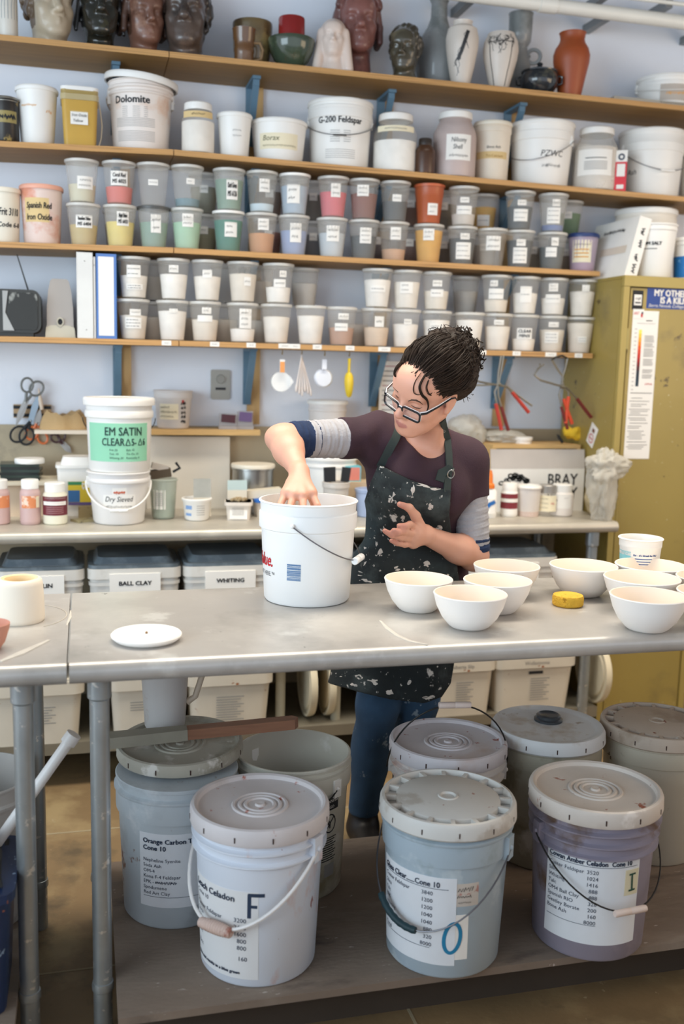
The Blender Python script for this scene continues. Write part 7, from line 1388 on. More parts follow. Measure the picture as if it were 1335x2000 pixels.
# left end: plaster disc, plaster mould, pink bowl
c = on_z(286, 1240, ZT+.012); m = M(); m.lathe([(0, .002), (.058, 0), (.066, .002), (.0755, .010), (.0765, .014), (.074, .017), (.068, .0165), (.055, .0155), (.004, .0155), (.0032, .013), (0, .0125)], 60); m.lathe([(0, .0130), (.0030, .0130), (0, .0134)], 12, 1)
tag(m.build('plaster_bat', [pm('white plaster', 'F1ECE6', .8, var=.02), pm('brown hole', '8A6A4A', .9)], loc=(c[0], c[1], ZT)), 'round white plaster bat with a small centre hole lying on the long table', 'bat')
m = M(); m.sphere((0, 0, 0), .003, 8, 5); tag(m.build('clay_crumb', pm('brown crumb', '8A6A4A', .9), loc=(c[0], c[1]+.0, ZT+.0175)), 'tiny brown clay crumb on the white plaster bat', 'crumb')
c = on_z(40, 1212, ZT); R_ = (on_y(88, 1200, c[1])-on_y(40, 1200, c[1]))[0]; h = on_y(42, 1128, c[1])[2]-ZT
m = M(); m.lathe([(0, .0), (R_*.93, 0), (R_*.99, .004), (R_, .012), (R_*.985, h*.5), (R_*.95, h*.86), (R_*.91, h*.95), (R_*.82, h*.995), (R_*.76, h)], 60, 0); m.lathe([(R_*.76, h), (R_*.62, h*.985), (R_*.55, h*.9), (R_*.5, h*.3), (0, h*.28)], 60, 1)
tag(m.build('plaster_mould', [pm('cream plaster', 'E9DDCB', .75, var=.03, scale=4), pm('yellowed plaster', 'E9CFA0', .75)], loc=(c[0], c[1], ZT)), 'cream plaster mould with a yellowed hollow top on the left table', 'mould')
c = on_z(-22, 1222, ZT+.05); R_ = (on_y(20, 1222, c[1])-on_y(-22, 1222, c[1]))[0]; m = M(); m.lathe([(0, 0), (R_*.5, 0), (R_*.75, .015), (R_*.97, .045), (R_, .055), (R_*.97, .056), (R_*.9, .05), (R_*.5, .012), (0, .01)], 48)
tag(m.build('bowl', pm('pink terracotta', 'C98D77', .7, var=.08), loc=(c[0], c[1], ZT)), 'pinkish terracotta bowl cut by the left edge of the picture', 'bowl')
# round mark left on the steel by a bat
c = on_z(20, 1205, ZT); m = M(); m.tube([(c[0]+.128*math.cos(a)-c[0], c[1]+.128*math.sin(a)-c[1], 0) for a in np.linspace(-.9, 1.3, 40)], .0016, 6, flat=.3)
tag(m.build('clay_ring', pm('clay ring mark', 'B5ADA2', .9), loc=(c[0], c[1], ZT+.0006)), 'thin round clay mark on the left table around the plaster mould', 'mark')
# ------------------------------------------------------------------ the woman
OR = np.array((.94, 2.80, 0.))
person = thing('person', 'woman in a dark maroon tee and clay-splashed black apron, one hand in the white bucket', 'person', tuple(OR))
HT = np.array((.9101, 2.60, 1.4391)); HB = np.column_stack([(.5529, -.7323, -.3976), (-.8236, -.4077, -.3943), (-.1266, -.5454, .8285)]); HS = 1.05
HW = lambda *p: HT+HB @ (np.array(p)*HS)
V3 = lambda *a: np.array(a, float)
SR, ER, WR = V3(.828, 2.765, 1.290), on_y(553, 859, 2.675), on_y(584, 922, 2.53)
SL, EL, WL = V3(1.088, 2.735, 1.222), on_y(925, 1086, 2.715), on_y(829, 1044, 2.605)
NB = V3(.957, 2.755, 1.285)
LO, HI, HH = (.44, 2.34, -.004), (1.27, 3.02, 1.62), .0036
def torso_prims(F):
    F.put(ell((.965, 2.83, .86), (.168, .122, .13)), .05); F.put(ell((.965, 2.815, .99), (.138, .10, .14)), .06)
    F.put(ell((.960, 2.785, 1.12), (.145, .108, .13)), .06); F.put(ell((.955, 2.765, 1.20), (.140, .100, .095)), .05)
    F.put(cone(SR+(.035, .015, -.035), SL+(-.03, .02, -.01), .070, .068), .05)
    F.put(ell((.905, 2.690, 1.165), (.062, .056, .060)), .05); F.put(ell((1.005, 2.680, 1.140), (.062, .056, .060)), .05)
    for S in (SR, SL): F.put(cone(NB+(0, .01, -.005), S+(0, .01, .012), .046, .044), .04)
T = Field(LO, HI, HH); torso_prims(T)
T0 = Field(LO, HI, HH); T0.f = T.f.copy(); AR = Field(LO, HI, HH); AR.put(cone(SR, SR+(ER-SR)*.97, .056, .043), .01); AL = Field(LO, HI, HH); AL.put(cone(SL, SL+(EL-SL)*.97, .055, .043), .01)
T.put(cone(SR, SR+(ER-SR)*.97, .055, .043), .02); T.put(cone(SL, SL+(EL-SL)*.97, .053, .042), .006)
Bd = Field(LO, HI, HH); Bd.f = T.f.copy()
# neck and head
Bd.put(cone(HW(0, -.025, -.045), NB, .047*1.03, .055), .03); Bd.put(cone(HW(.03, -.005, -.04), NB+(.015, -.05, -.02), .016, .014), .03)
Wh = head_prims(Bd, HT, HB, HS)
# right arm, hand reaching into the bucket
Bd.put(cone(ER, ER+(WR-ER)*.35, .041, .040), .02); Bd.put(cone(ER+(WR-ER)*.3, WR, .040, .0235), .02); Bd.put(ell(ER+(-.02, 0, .006), (.03, .03, .028)), .02)
def hand(F, wrist, mcp, fingers, thumb, wr=.024, pr=.0145):
    for i, m_ in enumerate(mcp): F.put(cone(wrist, m_, wr*.80, pr), .014)
    for i in range(len(mcp)-1): F.put(cone((wrist*.45+mcp[i]*.55), mcp[i+1]*.9+wrist*.1, .0135, .012), .010)
    for pts, rs in fingers: chain(F, pts, rs, .0035)
    chain(F, thumb[0], thumb[1], .006)
P = lambda px, py, y: on_y(px, py, y)
mR = [P(558, 963, 2.462), P(573, 967, 2.449), P(591, 968, 2.444), P(609, 964, 2.454)]
fR = []
for m_, mid, tip in ((mR[0], P(546, 988, 2.437), P(541, 1018, 2.433)), (mR[1], P(565, 994, 2.420), P(561, 1030, 2.415)), (mR[2], P(592, 996, 2.412), P(592, 1038, 2.408)), (mR[3], P(620, 988, 2.425), P(630, 1022, 2.422))):
    fR.append(([m_, mid, tip], [.0104, .0086, .0074]))
hand(Bd, WR, mR, fR, ([WR+(.010, .0, -.02), P(606, 962, 2.50), P(616, 990, 2.49), P(620, 1020, 2.475)], [.017, .014, .0108, .0085]))
for m_ in mR: Bd.put(cone(WR*.35+m_*.65+(0, -.008, .006), m_+(0, -.0075, .004), .0045, .0062), .008)
# left arm, open hand palm up
Bd.put(cone(EL, EL+(WL-EL)*.35, .041, .041), .02); Bd.put(cone(EL+(WL-EL)*.3, WL, .040, .026), .02); Bd.put(ell(EL+(0, .0, -.012), (.034, .034, .03)), .02)
mL = [P(811, 1031, 2.575), P(809, 1043, 2.565), P(806, 1053, 2.570), P(806, 1062, 2.582)]
fL = [([mL[0], P(800, 1024, 2.545), P(790, 1028, 2.528), P(779, 1027, 2.520)], [.0105, .0098, .0090, .0080]),
      ([mL[1], P(788, 1038, 2.530), P(777, 1040, 2.512), P(769, 1036, 2.508)], [.0105, .0098, .0092, .0082]),
      ([mL[2], P(783, 1050, 2.535), P(764, 1045, 2.515), P(751, 1037, 2.510)], [.0102, .0094, .0086, .0074]),
      ([mL[3], P(790, 1064, 2.560), P(775, 1061, 2.545), P(764, 1056, 2.538)], [.0095, .0086, .0078, .0068])]
hand(Bd, WL, mL, fL, ([WL+(-.012, -.004, .012), P(811, 1008, 2.572), P(799, 992, 2.556), P(780, 985, 2.545)], [.019, .0140, .0112, .0085]), .026, .0150)
Bd.put(ell(P(812, 1042, 2.572), (.022, .016, .022)), .012)
# legs
LEGS = ((V3(.905, 2.83, .84), V3(.858, 2.80, .47), V3(.838, 2.85, .085)), (V3(1.022, 2.835, .84), V3(.998, 2.83, .47), V3(.985, 2.875, .085)))
for hip, kn, an in LEGS:
    Bd.put(cone(hip, kn, .080, .053), .04); Bd.put(cone(kn, an, .052, .034), .03); Bd.put(ell(kn*.6+an*.4+(0, .018, 0), (.050, .052, .11)), .03)
    Bd.put(cone(an+(0, 0, -.035), an+(-.012, -.13, -.052), .036, .026), .03)
skin = pm('skin', 'D49E86', .48, var=.05, scale=9, spots=(('D49A80', 7, .58, .14),), sss=.12, bump=.02, bscale=160)
lips = pm('lips', 'BF8576', .45, var=.05)
blush = pm('skin reddened', 'D3957C', .5, var=.06, scale=14, sss=.12)
body = net_obj('body', Bd, [skin], person, tuple(OR), None, smooth=2)
bv = np.array([v.co[:] for v in body.data.vertices])+OR; bl = (bv-HT) @ HB/HS
ss = lambda v, a, b: (lambda t: t*t*(3-2*t))(np.clip((v-a)/(b-a), 0, 1))
ax_ = np.abs(bl[:, 0])/.0225; lipw = ss(1-ax_, 0, .25)*ss(bl[:, 2], -.0790+.006*ax_**2, -.0765+.006*ax_**2)*ss(-bl[:, 2], .0590+.0055*ax_, .0608+.0055*ax_)*(bl[:, 1] > .078)*(bl[:, 1] < .115)
fing = np.array([f[0][-1] for f in fR+fL]+[P(780, 985, 2.545)]); d_ = np.min(np.linalg.norm(bv[:, None, :]-fing[None], axis=2), axis=1)
tint = np.maximum(lipw, .55*ss(-d_, -.035, -.012)); tint = np.maximum(tint, .35*ss(-np.linalg.norm(bl-np.array((0, .112, -.036)), axis=1), -.022, -.008))
at_ = body.data.attributes.new('flush', 'FLOAT', 'POINT'); at_.data.foreach_set('value', tint.astype(np.float32))
N_, L_ = nodes_of(skin); pb = N_['Principled BSDF']; src = pb.inputs['Base Color'].links[0].from_socket; an = N_.new('ShaderNodeAttribute'); an.attribute_name = 'flush'
mxn = N_.new('ShaderNodeMix'); mxn.data_type = 'RGBA'; L_.new(an.outputs['Fac'], mxn.inputs['Factor']); L_.new(src, mxn.inputs['A']); mxn.inputs['B'].default_value = (*srgb('B4766C'), 1); L_.new(mxn.outputs['Result'], pb.inputs['Base Color'])

# tee, cut at neck, sleeves and hem
X, Y, Z = Bd.ax[0][:, None, None], Bd.ax[1][None, :, None], Bd.ax[2][None, None, :]
def arm_t(S, E): d = E-S; return ((X-S[0])*d[0]+(Y-S[1])*d[1]+(Z-S[2])*d[2])/d.dot(d), np.linalg.norm(d)
tR, lR = arm_t(SR, ER); tL, lL = arm_t(SL, EL)
def armdist(S, E, t): d = E-S; return np.sqrt((X-S[0]-d[0]*t)**2+(Y-S[1]-d[1]*t)**2+(Z-S[2]-d[2]*t)**2)
fold = .0032*np.sin(95*X+22*Z)*np.exp(-((X-.80)/.07)**2-((Z-1.26)/.10)**2)+.0022*np.sin(60*(X-Z)+8*Y)*np.exp(-((X-.84)/.12)**2)+.002*np.sin(46*Z+25*X)*np.exp(-((X-1.08)/.05)**2)
def smin(a, b, k): h = np.maximum(k-np.abs(a-b), 0)/k; return np.minimum(a, b)-h*h*k*.25
fold = fold.astype(np.float32)
tee = smin(T0.f-.0085-fold, np.maximum(AR.f-.0085-fold, ((tR-.425)*lR)), .045); tee = smin(tee, np.maximum(AL.f-.0085-fold, ((tL-.37)*lL)), .03).astype(np.float32)
tee = np.maximum(tee, .80-Z).astype(np.float32)
Tf = Field(LO, HI, HH); Tf.f = tee
nc = on_y(835, 840, 2.70)
Tf.put(cone(nc+(-.004, -.22, -.066), nc+(.012, .07, .032), .073, .070), .006, 's')
Tf.put(cone(NB+(.0, .03, -.02), HW(0, -.02, -.05), .074, .070), .006, 's')
net_obj('tee_shirt', Tf, pm('dark maroon jersey', '36202A', .9, var=.12, scale=18, bump=.15, bscale=300), person, tuple(OR), smooth=2)
# grey undersleeves with navy cuffs
grey = pm('heather grey jersey', 'A6A4A7', .9, var=.07, scale=40, bump=.2, bscale=260); navy = pm('navy jersey', '16294A', .9, var=.15, scale=30)
def sleeve(S, E, t, ln, t0, t1, r0, r1, lines_, tilt):
    F = Field(LO, HI, HH); rad = r0+(r1-r0)*np.clip((t-t0)/(t1-t0), 0, 1)
    wr = .0018*np.sin(170*t+6*X*10)+.0012*np.sin(90*t+40*Z)
    F.f = np.maximum(armdist(S, E, t)-rad-wr, np.maximum((t0-t), (t-t1))*ln).astype(np.float32)
    d = E-S
    def mfn(c):
        u = ((c-S) @ d)/d.dot(d)+tilt*(c[:, 2]-S[2]); r = np.zeros(len(c), int)
        for a, b in lines_: r[(u > a) & (u < b)] = 1
        return r
    return net_obj('undersleeve', F, [grey, navy], person, tuple(OR), mfn, smooth=2)
sleeve(SR, ER, tR, lR, .36, .93, .056, .0495, ((.70, .707), (.765, .96)), .0)
sleeve(SL, EL, tL, lL, .30, .965, .054, .0485, ((.815, .845), (.875, 1.0)), .0)
# apron: a sheet lying on the front of the tee and hanging loose below the table top
A_ = Field(LO, HI, HH); A_.f = T.f.copy()
sh = T.f; armm = ((tR > .12) & (armdist(SR, ER, tR) < .085) & (X < .80)) | ((tL > .12) & (armdist(SL, EL, tL) < .08) & (X > 1.075))
A_.f = np.where(armm, .2, A_.f).astype(np.float32)
A_.put(cone((.90, 2.79, .86), (.845, 2.765, .46), .125, .150), .06); A_.put(cone((1.01, 2.80, .86), (.955, 2.775, .46), .115, .115), .06)
pxl = [(739, 906), (768, 921), (805, 938), (845, 951), (881, 957), (879, 985), (877, 1005), (882, 1050), (890, 1085), (897, 1140), (898, 1220), (886, 1300), (880, 1335), (862, 1362), (828, 1374), (760, 1366), (700, 1352), (645, 1336), (611, 1314), (625, 1260), (650, 1200), (672, 1140), (683, 1060), (697, 1015), (709, 985), (723, 942)]
W2 = np.stack([X+0*Y+0*Z, Y+0*X+0*Z, (Z-CAMZ)+0*X+0*Y], -1).astype(np.float32)
cc = W2 @ RC.astype(np.float32); U = CX+FPX*cc[..., 0]/cc[..., 2]; Vv = CY+FPX*cc[..., 1]/cc[..., 2]; dep = cc[..., 2]; del W2, cc
sd = np.full(U.shape, 1e9, np.float32); inside = np.zeros(U.shape, bool); n = len(pxl)
for i in range(n):
    (x0, y0), (x1, y1) = pxl[i], pxl[(i+1) % n]; ex, ey = x1-x0, y1-y0; t_ = np.clip(((U-x0)*ex+(Vv-y0)*ey)/(ex*ex+ey*ey), 0, 1)
    sd = np.minimum(sd, np.hypot(U-x0-ex*t_, Vv-y0-ey*t_))
    if y1 != y0: inside ^= ((y0 > Vv) != (y1 > Vv)) & (U < ex*(Vv-y0)/(y1-y0)+x0)
sd = np.where(inside, -sd, sd)*dep/FPX; del U, Vv, dep
drape = .004*np.sin(38*X+5*Z)*np.clip((1.05-Z)/.4, 0, 1)+.002*np.sin(70*Z+30*X)
ap = np.maximum(np.abs(A_.f-.0165-drape)-.0030, np.maximum(sd, Y-(2.80+0*X))).astype(np.float32)
def apron_mat():
    m = pm('black apron canvas', '1D2425', .85, var=.25, scale=5, spots=(('2C3A3D', 4, .55, .1), ('56605F', 6, .57, .22), ('8B8880', 9, .75, .08), ('E2DED6', 17, .77, .03), ('D8D2C8', 60, .71, .03), ('B98F74', 12, .80, .02)), bump=.08, bscale=200); return m
A_.f = ap; net_obj('apron', A_, apron_mat(), person, tuple(OR), smooth=1)
# larger dried splashes on the apron
def on_apron(px, py):
    d = ray(px, py)
    for y in np.arange(2.45, 2.85, .0012):
        p = OC+d*y/d[1]; ii = [int(round((p[i]-LO[i])/HH)) for i in range(3)]
        if all(0 <= ii[i] < Bd.n[i] for i in range(3)) and ap[tuple(ii)] < 0: return p
    return None
sr = random.Random(5)
for (cx_, cy_, rx, ry, rot) in ((706, 1088, 13, 22, .3), (765, 972, 9, 13, .7), (806, 958, 4, 11, .1), (786, 1012, 5, 8, .2), (752, 1043, 8, 17, -.5), (773, 1060, 6, 9, .3), (840, 990, 5, 8, .2), (858, 1030, 8, 6, 0), (742, 1080, 6, 9, .2), (722, 930, 5, 4, 0), (825, 948, 20, 3, .25), (850, 955, 12, 3, .1), (775, 1110, 7, 5, 0), (700, 1120, 10, 5, .2), (715, 1135, 14, 4, .1), (728, 1330, 12, 8, .2), (700, 1322, 9, 5, .1), (690, 1338, 10, 4, .3), (760, 1352, 9, 7, 0), (800, 1330, 5, 9, .5), (660, 1318, 8, 4, .2), (838, 1362, 14, 4, -.1), (640, 1325, 6, 4, .4), (735, 1062, 3, 5, 0), (833, 1101, 8, 7, .3)):
    ring = []; n_ = 12
    for k in range(n_):
        a = 2*PI*k/n_; q = sr.uniform(.6, 1.1); u, v = rx*q*math.cos(a), ry*q*math.sin(a); ring.append(on_apron(cx_+u*math.cos(rot)-v*math.sin(rot), cy_+u*math.sin(rot)+v*math.cos(rot)))
    c_ = on_apron(cx_, cy_)
    if c_ is None or any(r_ is None for r_ in ring): continue
    b0 = np.array((0, -.0012, .0)); SM = M(); SM.add([tuple(c_-OR+b0*1.3)]+[tuple(r_-OR+b0*.6) for r_ in ring]+[tuple(c_-OR-b0)]+[tuple(r_-OR-b0) for r_ in ring], [(0, 1+(k+1) % n_, 1+k) for k in range(n_)]+[(1+k, 1+(k+1) % n_, n_+2+(k+1) % n_, n_+2+k) for k in range(n_)])
    SM.build('clay_splash', pm('dried clay splash', 'D2CAC0', .9, var=.12, scale=40), person)
strapm = pm('dark green black strap', '26312F', .8, var=.2, scale=20, spots=(('8B8880', 40, .72, .02),))
def ribbon(name, pts, wd, nrm_hint, mat, th=.0022, parent=None):
    Pn_ = [Vector(p) for p in pts]; k = len(Pn_); m = M(); L_, R_ = [], []
    out = []
    for i in range(k):
        t_ = (Pn_[min(i+1, k-1)]-Pn_[max(i-1, 0)]).normalized(); nn = Vector(nrm_hint[i] if isinstance(nrm_hint, list) else nrm_hint); s_v = t_.cross(nn).normalized(); n2 = s_v.cross(t_).normalized()
        out.append([Pn_[i]+s_v*wd/2+n2*th, Pn_[i]-s_v*wd/2+n2*th, Pn_[i]-s_v*wd/2-n2*th, Pn_[i]+s_v*wd/2-n2*th])
    V_ = [v-Vector(OR) for q in out for v in q]; F_ = [(i*4+j, i*4+(j+1) % 4, (i+1)*4+(j+1) % 4, (i+1)*4+j) for i in range(k-1) for j in range(4)]+[(0, 1, 2, 3), tuple((k-1)*4+j for j in (3, 2, 1, 0))]
    m.add(V_, F_); return m.build(name, mat, parent or person)
def on_tee(px, py, lift=.004):
    """first point of the tee along the ray through a photo pixel"""
    d = ray(px, py); ys_ = np.arange(2.45, 2.9, .002)
    for y in ys_:
        p = OC+d*y/d[1]; ii = [int(round((p[i]-LO[i])/HH)) for i in range(3)]
        if all(0 <= ii[i] < Bd.n[i] for i in range(3)) and min(tee[tuple(ii)], Bd.f[tuple(ii)]) < 0: return p-np.array(d)/np.linalg.norm(d)*lift
    return OC+d*2.72/d[1]
S1p = [on_tee(742, 912, .008), on_tee(752, 893), on_tee(763, 872), on_tee(772, 856)]
ribbon('apron_strap', S1p+[S1p[-1]+(.013, .016, .024), S1p[-1]+(.020, .055, .050)], .0235, (-.1, -1, .1), strapm)
S2p = [on_tee(872, 962, .010), on_tee(874, 935, .008), on_tee(877, 912), on_tee(876, 885), on_tee(873, 858), on_tee(868, 836, .006), on_tee(864, 822, .006)]
ribbon('apron_strap', S2p+[S2p[-1]+(.004, .05, .028)], .0215, (.15, -1, .1), strapm)
bk_ = on_tee(877, 922, .012); ribbon('strap_fold', [on_tee(858, 940, .011), on_tee(862, 924, .013), bk_+(-.004, -.004, .008), bk_+(.008, -.002, .0)], .026, (0, -1, .2), strapm)
m = M(); q = on_tee(880, 926, .016)-OR; m.tube([tuple(q+np.array((.010*math.cos(a), -.003*math.sin(a), .012*math.sin(a)))) for a in np.linspace(0, 2*PI, 22)[:-1]], .0016, 8, closed=True); m.build('strap_ring', STEEL, person)
# trousers and boots
den = pm('dark denim', '33506C', .85, var=.2, scale=14, spots=(('8D9CA8', 20, .72, .03),), bump=.15, bscale=300)
Pt = Field((.70, 2.66, .06), (1.16, 3.0, .90), .0045)
Pt.put(ell((.965, 2.835, .84), (.170, .118, .11)), .04)
for hip, kn, an in LEGS:
    Pt.put(cone(hip, kn, .087, .063), .03); Pt.put(cone(kn, an+(0, 0, .03), .062, .049), .03); Pt.put(ell(kn*.6+an*.4+(0, .014, 0), (.058, .058, .11)), .03)
Pt.f = np.maximum(Pt.f, np.maximum(.10-Pt.ax[2], Pt.ax[2]-.885)[None, None, :]).astype(np.float32)
net_obj('trousers', Pt, den, person, tuple(OR))
for hip, kn, an in LEGS:
    Bt = Field(an+(-.09, -.21, -.09), an+(.09, .1, .09), .004); Bt.put(cone(an+(0, .01, -.03), an+(0, .005, .06), .046, .045), .02); Bt.put(cone(an+(0, 0, -.042), an+(-.014, -.135, -.052), .046, .037), .03); Bt.put(ell(an+(0, .03, -.05), (.042, .045, .035)), .02)
    Bt.f = np.maximum(Bt.f, (.0015-Bt.ax[2])[None, None, :]).astype(np.float32); net_obj('boot', Bt, pm('black boot', '1F1B1A', .5, var=.15), person, tuple(OR))
# hair
hairm = pm('dark brown hair', '281B12', .62, spec=.25, var=.35, scale=30, stretch=(1, 1, 1)); lh = lambda *p: tuple(HW(*p)-OR)
Hf = Field(HT-(.17, .17, .17), HT+(.2, .2, .2), .0036)
E_ = lambda c, r, k=.012, mode='u': Hf.put(ell(HW(*c), np.array(r)*HS, HB), k, mode)
E_((0, -.026, .040), (.0835, .0985, .0885)); E_((.010, -.105, .060), (.056, .050, .056), .03); E_((-.02, -.085, .085), (.05, .05, .04), .03); E_((.045, -.075, .01), (.040, .05, .05), .03)
E_((-.010, .114, -.046), (.088, .076, .094), .01, 's'); E_((.086, .000, -.014), (.03, .026, .036), .01, 's'); E_((.0, .055, -.085), (.11, .10, .065), .01, 's'); E_((-.010, .104, .050), (.034, .034, .022), .012, 's')
l0 = lambda: None
x, y, z = Hf.pts((slice(None),)*3); loc_ = [(HB[0, i]*(x-HT[0])+HB[1, i]*(y-HT[1])+HB[2, i]*(z-HT[2]))/HS for i in range(3)]
ang = np.arctan2(loc_[2]-.03, loc_[0]); Hf.f += np.clip((.045-loc_[1])/.05, 0, 1).astype(np.float32)*(.0022*np.sin(34*ang+40*loc_[1])+.0014*np.sin(70*ang-30*loc_[1])+.0018*np.sin(120*loc_[0]+60*loc_[2])*(loc_[1] < -.06)).astype(np.float32)
net_obj('hair', Hf, hairm, person, tuple(OR), smooth=1)
hr = random.Random(12); H = M()
ec, er = np.array((0, -.026, .040)), np.array((.0835, .0985, .0885))
bun = np.array((.008, -.135, .085))
def hp(th, ph, k): return ec+er*k*np.array((math.sin(th)*math.cos(ph), math.cos(th)*math.cos(ph), math.sin(ph)))
def strand(pts, r0=.0016): H.tube([lh(*p) for p in pts], [r0*.7]+[r0]*(len(pts)-2)+[r0*.35], 5)
for i in range(480):                                  # swept from the hairline back to the bun, either side of the parting
    side = 1 if hr.random() < .64 else -1; s_ = hr.random()
    hl = [(.012, .076, .086), (.036, .080, .064), (.064, .060, .040), (.080, .022, .022), (.082, -.01, .022)] if side > 0 else [(.008, .076, .086), (-.020, .084, .074), (-.052, .072, .050), (-.076, .040, .016), (-.082, .0, .0)]
    q = s_*3.999; i0 = int(q); fr = q-i0; st = np.array(hl[i0])*(1-fr)+np.array(hl[i0+1])*fr; back = hr.random()**1.6; st = st+(np.array((0, -.06, .115))-st)*back*.55
    pts = []; w0, w1, w2 = hr.uniform(0, 6), hr.uniform(4, 10), hr.uniform(.0010, .0055); lift = hr.uniform(.985, 1.045)
    for k in range(15):
        t_ = k/14; p = st*(1-t_)+bun*t_+np.array((side*.040*math.sin(PI*t_)*s_, 0, (.012-.040*s_)*math.sin(PI*t_)))
        d = (p-ec)/er; nn = np.linalg.norm(d); p = ec+er*d/max(nn, 1e-3)*max(nn, lift*(1+.035*math.sin(PI*t_))); p = p+min(1, t_*4)*np.array((w2*math.sin(w0+w1*t_), 0, w2*math.cos(w0*2+w1*t_))); pts.append(p)
    strand(pts, hr.uniform(.0006, .0017))
def curl(c, ax, r, turns, ln, n=16, rad=.0013):
    ax = np.array(ax, float); ax /= np.linalg.norm(ax); u = np.cross(ax, (.3, .2, .9)); u /= np.linalg.norm(u); v = np.cross(ax, u); ph = hr.uniform(0, 6)
    strand([np.array(c)+ax*ln*k/n+(u*math.cos(ph+2*PI*turns*k/n)+v*math.sin(ph+2*PI*turns*k/n))*r*(1-.3*k/n) for k in range(n+1)], rad)
for i in range(120):                                  # curls around the bun and the nape
    a, b = hr.uniform(-PI, PI), hr.uniform(-.9, 1.3); c = np.array((.012, -.108, .065))+np.array((math.cos(a)*math.cos(b)*.06, -abs(math.sin(a))*.045*math.cos(b)-.005, math.sin(b)*.062))
    d = c-np.array((.0, -.08, .05)); curl(c-d*.2, d+np.array([hr.uniform(-.04, .04) for _ in range(3)]), hr.uniform(.006, .014), hr.uniform(.7, 1.5), hr.uniform(.005, .030), rad=hr.uniform(.0010, .0024))
for i in range(90):                                   # loose loops standing off the back and crown
    a, b = hr.uniform(-.4, 3.5), hr.uniform(-.5, 1.35); c = np.array((.0, -.065, .050))+np.array((math.cos(a)*math.cos(b)*.088, -abs(math.sin(a))*.085*math.cos(b), math.sin(b)*.088)); d = c-np.array((0, -.05, .04)); curl(c-d*.06, d*.5+np.array([hr.uniform(-.05, .05) for _ in range(3)]), hr.uniform(.007, .017), hr.uniform(.5, 1.2), hr.uniform(.004, .018), 18, hr.uniform(.0006, .0015))
for i in range(14):                                   # wisps at the nape and by the ears
    c = (hr.uniform(.0, .07), hr.uniform(-.10, -.05), hr.uniform(-.03, .0)); curl(c, (hr.uniform(-.1, .4), -.5, -.8), hr.uniform(.003, .008), hr.uniform(.4, 1), hr.uniform(.02, .04), rad=.0008)
def on_skin(px, py, lift):
    d = ray(px, py)
    for y in np.arange(2.40, 2.75, .0015):
        p = OC+d*y/d[1]; ii = [int(round((p[i]-LO[i])/HH)) for i in range(3)]
        if all(0 <= ii[i] < Bd.n[i] for i in range(3)) and Bd.f[tuple(ii)] < 0: return p-np.array(d)/np.linalg.norm(d)*lift
    return OC+d*2.56/d[1]
def lock(pix, n, jit, rad, lift=.004):                # loose locks falling over the forehead
    base = [np.array(on_skin(a, b, lift)) for a, b in pix]
    for q in range(n):
        o_ = np.array([hr.uniform(-jit, jit) for _ in range(3)]); pts = []
        for k in range(4*(len(base)-1)+1):
            s_ = k/4; i = min(int(s_), len(base)-2); t_ = s_-i; p0, p1, p2, p3 = base[max(i-1, 0)], base[i], base[i+1], base[min(i+2, len(base)-1)]
            pts.append(.5*(2*p1+(p2-p0)*t_+(2*p0-5*p1+4*p2-p3)*t_*t_+(3*p1-p0-3*p2+p3)*t_**3)+o_*(.3+.7*math.sin(PI*min(1, s_/len(base)+.2))))
        H.tube([tuple(p-OR) for p in pts], [rad]*(len(pts)-1)+[rad*.3], 5)
lock([(822, 728), (812, 742), (807, 756), (808, 767), (815, 771), (822, 770)], 4, .0012, .0007)
lock([(830, 732), (822, 746), (819, 758), (824, 772), (833, 781), (836, 794), (832, 806)], 16, .0030, .0009, .005)
lock([(836, 742), (832, 756), (836, 768), (842, 772)], 6, .0025, .0008)
lock([(800, 700), (788, 706), (776, 716), (770, 728), (772, 736)], 14, .0035, .0010, .004)
for i in range(16): strand([(-.04-.002*i, .055-.004*i, .085-.001*i), (-.066-.001*i, .050-.006*i, .060), (-.078, .046-.006*i, .030), (-.082-.0005*i, .040-.006*i, .008+.001*i)], .0018)
H.build('hair_strands', hairm, person)
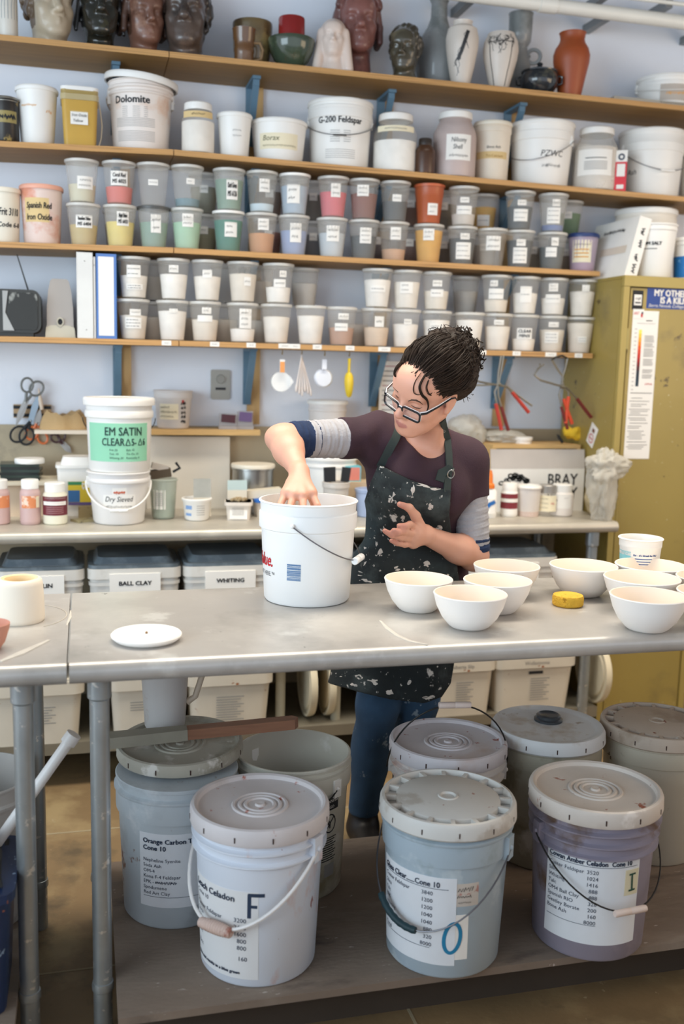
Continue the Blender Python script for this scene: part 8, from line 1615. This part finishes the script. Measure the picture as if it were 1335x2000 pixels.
# face details
m = M(); sk = lambda a, b, l: tuple(on_skin(a, b, l)-OR)
m.tube([sk(797, 783, .001), sk(804, 781, .0015), sk(812, 782, .0015), sk(819, 785, .0015), sk(825, 790, .001)], [.0012, .0022, .0022, .0018, .0007], 8); m.tube([sk(768, 756, .001), sk(772, 760, .0012), sk(777, 766, .001)], [.0009, .0018, .0012], 8)
m.build('eyebrows', pm('dark brown brow', '4A3427', .7), person)
m = M()
m.tube([sk(802, 791, .0006), sk(807, 794.5, .0008), sk(813, 797, .0008), sk(819, 797.5, .0008), sk(824, 796, .0006)], [.0004, .0009, .0011, .0010, .0004], 6); m.tube([sk(772, 771, .0006), sk(775, 775, .0008), sk(779, 778, .0007)], [.0004, .0010, .0005], 6)
m.build('eyelashes', pm('dark lash', '2A1C17', .6), person)
gb, gw = pm('black acetate', '191A1E', .25), pm('white acetate', 'E9E4E2', .3)
gt = bpy.data.objects.new('glasses', None); COL.objects.link(gt); gt.parent = person; gt['label'] = 'rectangular glasses, black outside and white inside'
def rrect(cx, w_, h_, rr, n=5):
    pts = []
    for (sx, sy, a0) in ((1, 1, 0), (-1, 1, 90), (-1, -1, 180), (1, -1, 270)):
        for k in range(n+1): a = math.radians(a0+90*k/n); pts.append((cx+sx*(w_/2-rr)+rr*math.cos(a), sy*(h_/2-rr)+rr*math.sin(a)))
    return pts
G = lambda x, z, dy=0.: lh(x, .1035-1.9*x*x+dy, z*.97-.0175)
m = M(); m2 = M(); lens = M()
for sg in (1, -1):
    q = rrect(sg*.0335, .054, .030, .009); m.tube([G(*p) for p in q], .0027, 8, closed=True); m2.tube([G(p[0], p[1]*1.01+.0002, -.0042) for p in q], .0019, 8, closed=True)
    lens.add([G(p[0]*.999, p[1]*.97) for p in q], [tuple(range(len(q)))], 0, False)
m.tube([G(-.0085, .006), G(0, .009, .002), G(.0085, .006)], .0023, 8); m2.tube([G(-.0085, .008, -.002), G(0, .0112, .0), G(.0085, .008, -.002)], .002, 8)
m.build('frame', gb, gt); m2.build('frame_back', gw, gt); lens.build('lens', pm('clear lens', 'E8ECEE', .05, alpha=.10), gt)
for sg in (1, -1):
    pts = [(sg*.0605, .0945, -.004), (sg*.070, .082, -.002), (sg*.0765, .045, .003), (sg*.080, .0, .008), (sg*.080, -.018, .002), (sg*.078, -.030, -.014)]
    m = M(); m.tube([lh(*p) for p in pts], [.0042, .0036, .0030, .0026, .0022, .0018], 8, flat=1.); m.build('temple', gb, gt)
    m = M(); m.tube([lh(p[0]-sg*.0012, p[1], p[2]+.0036-.0003*i) for i, p in enumerate(pts[:4])], [.0022, .0018, .0015, .0012], 6); m.build('temple_top', gw, gt)
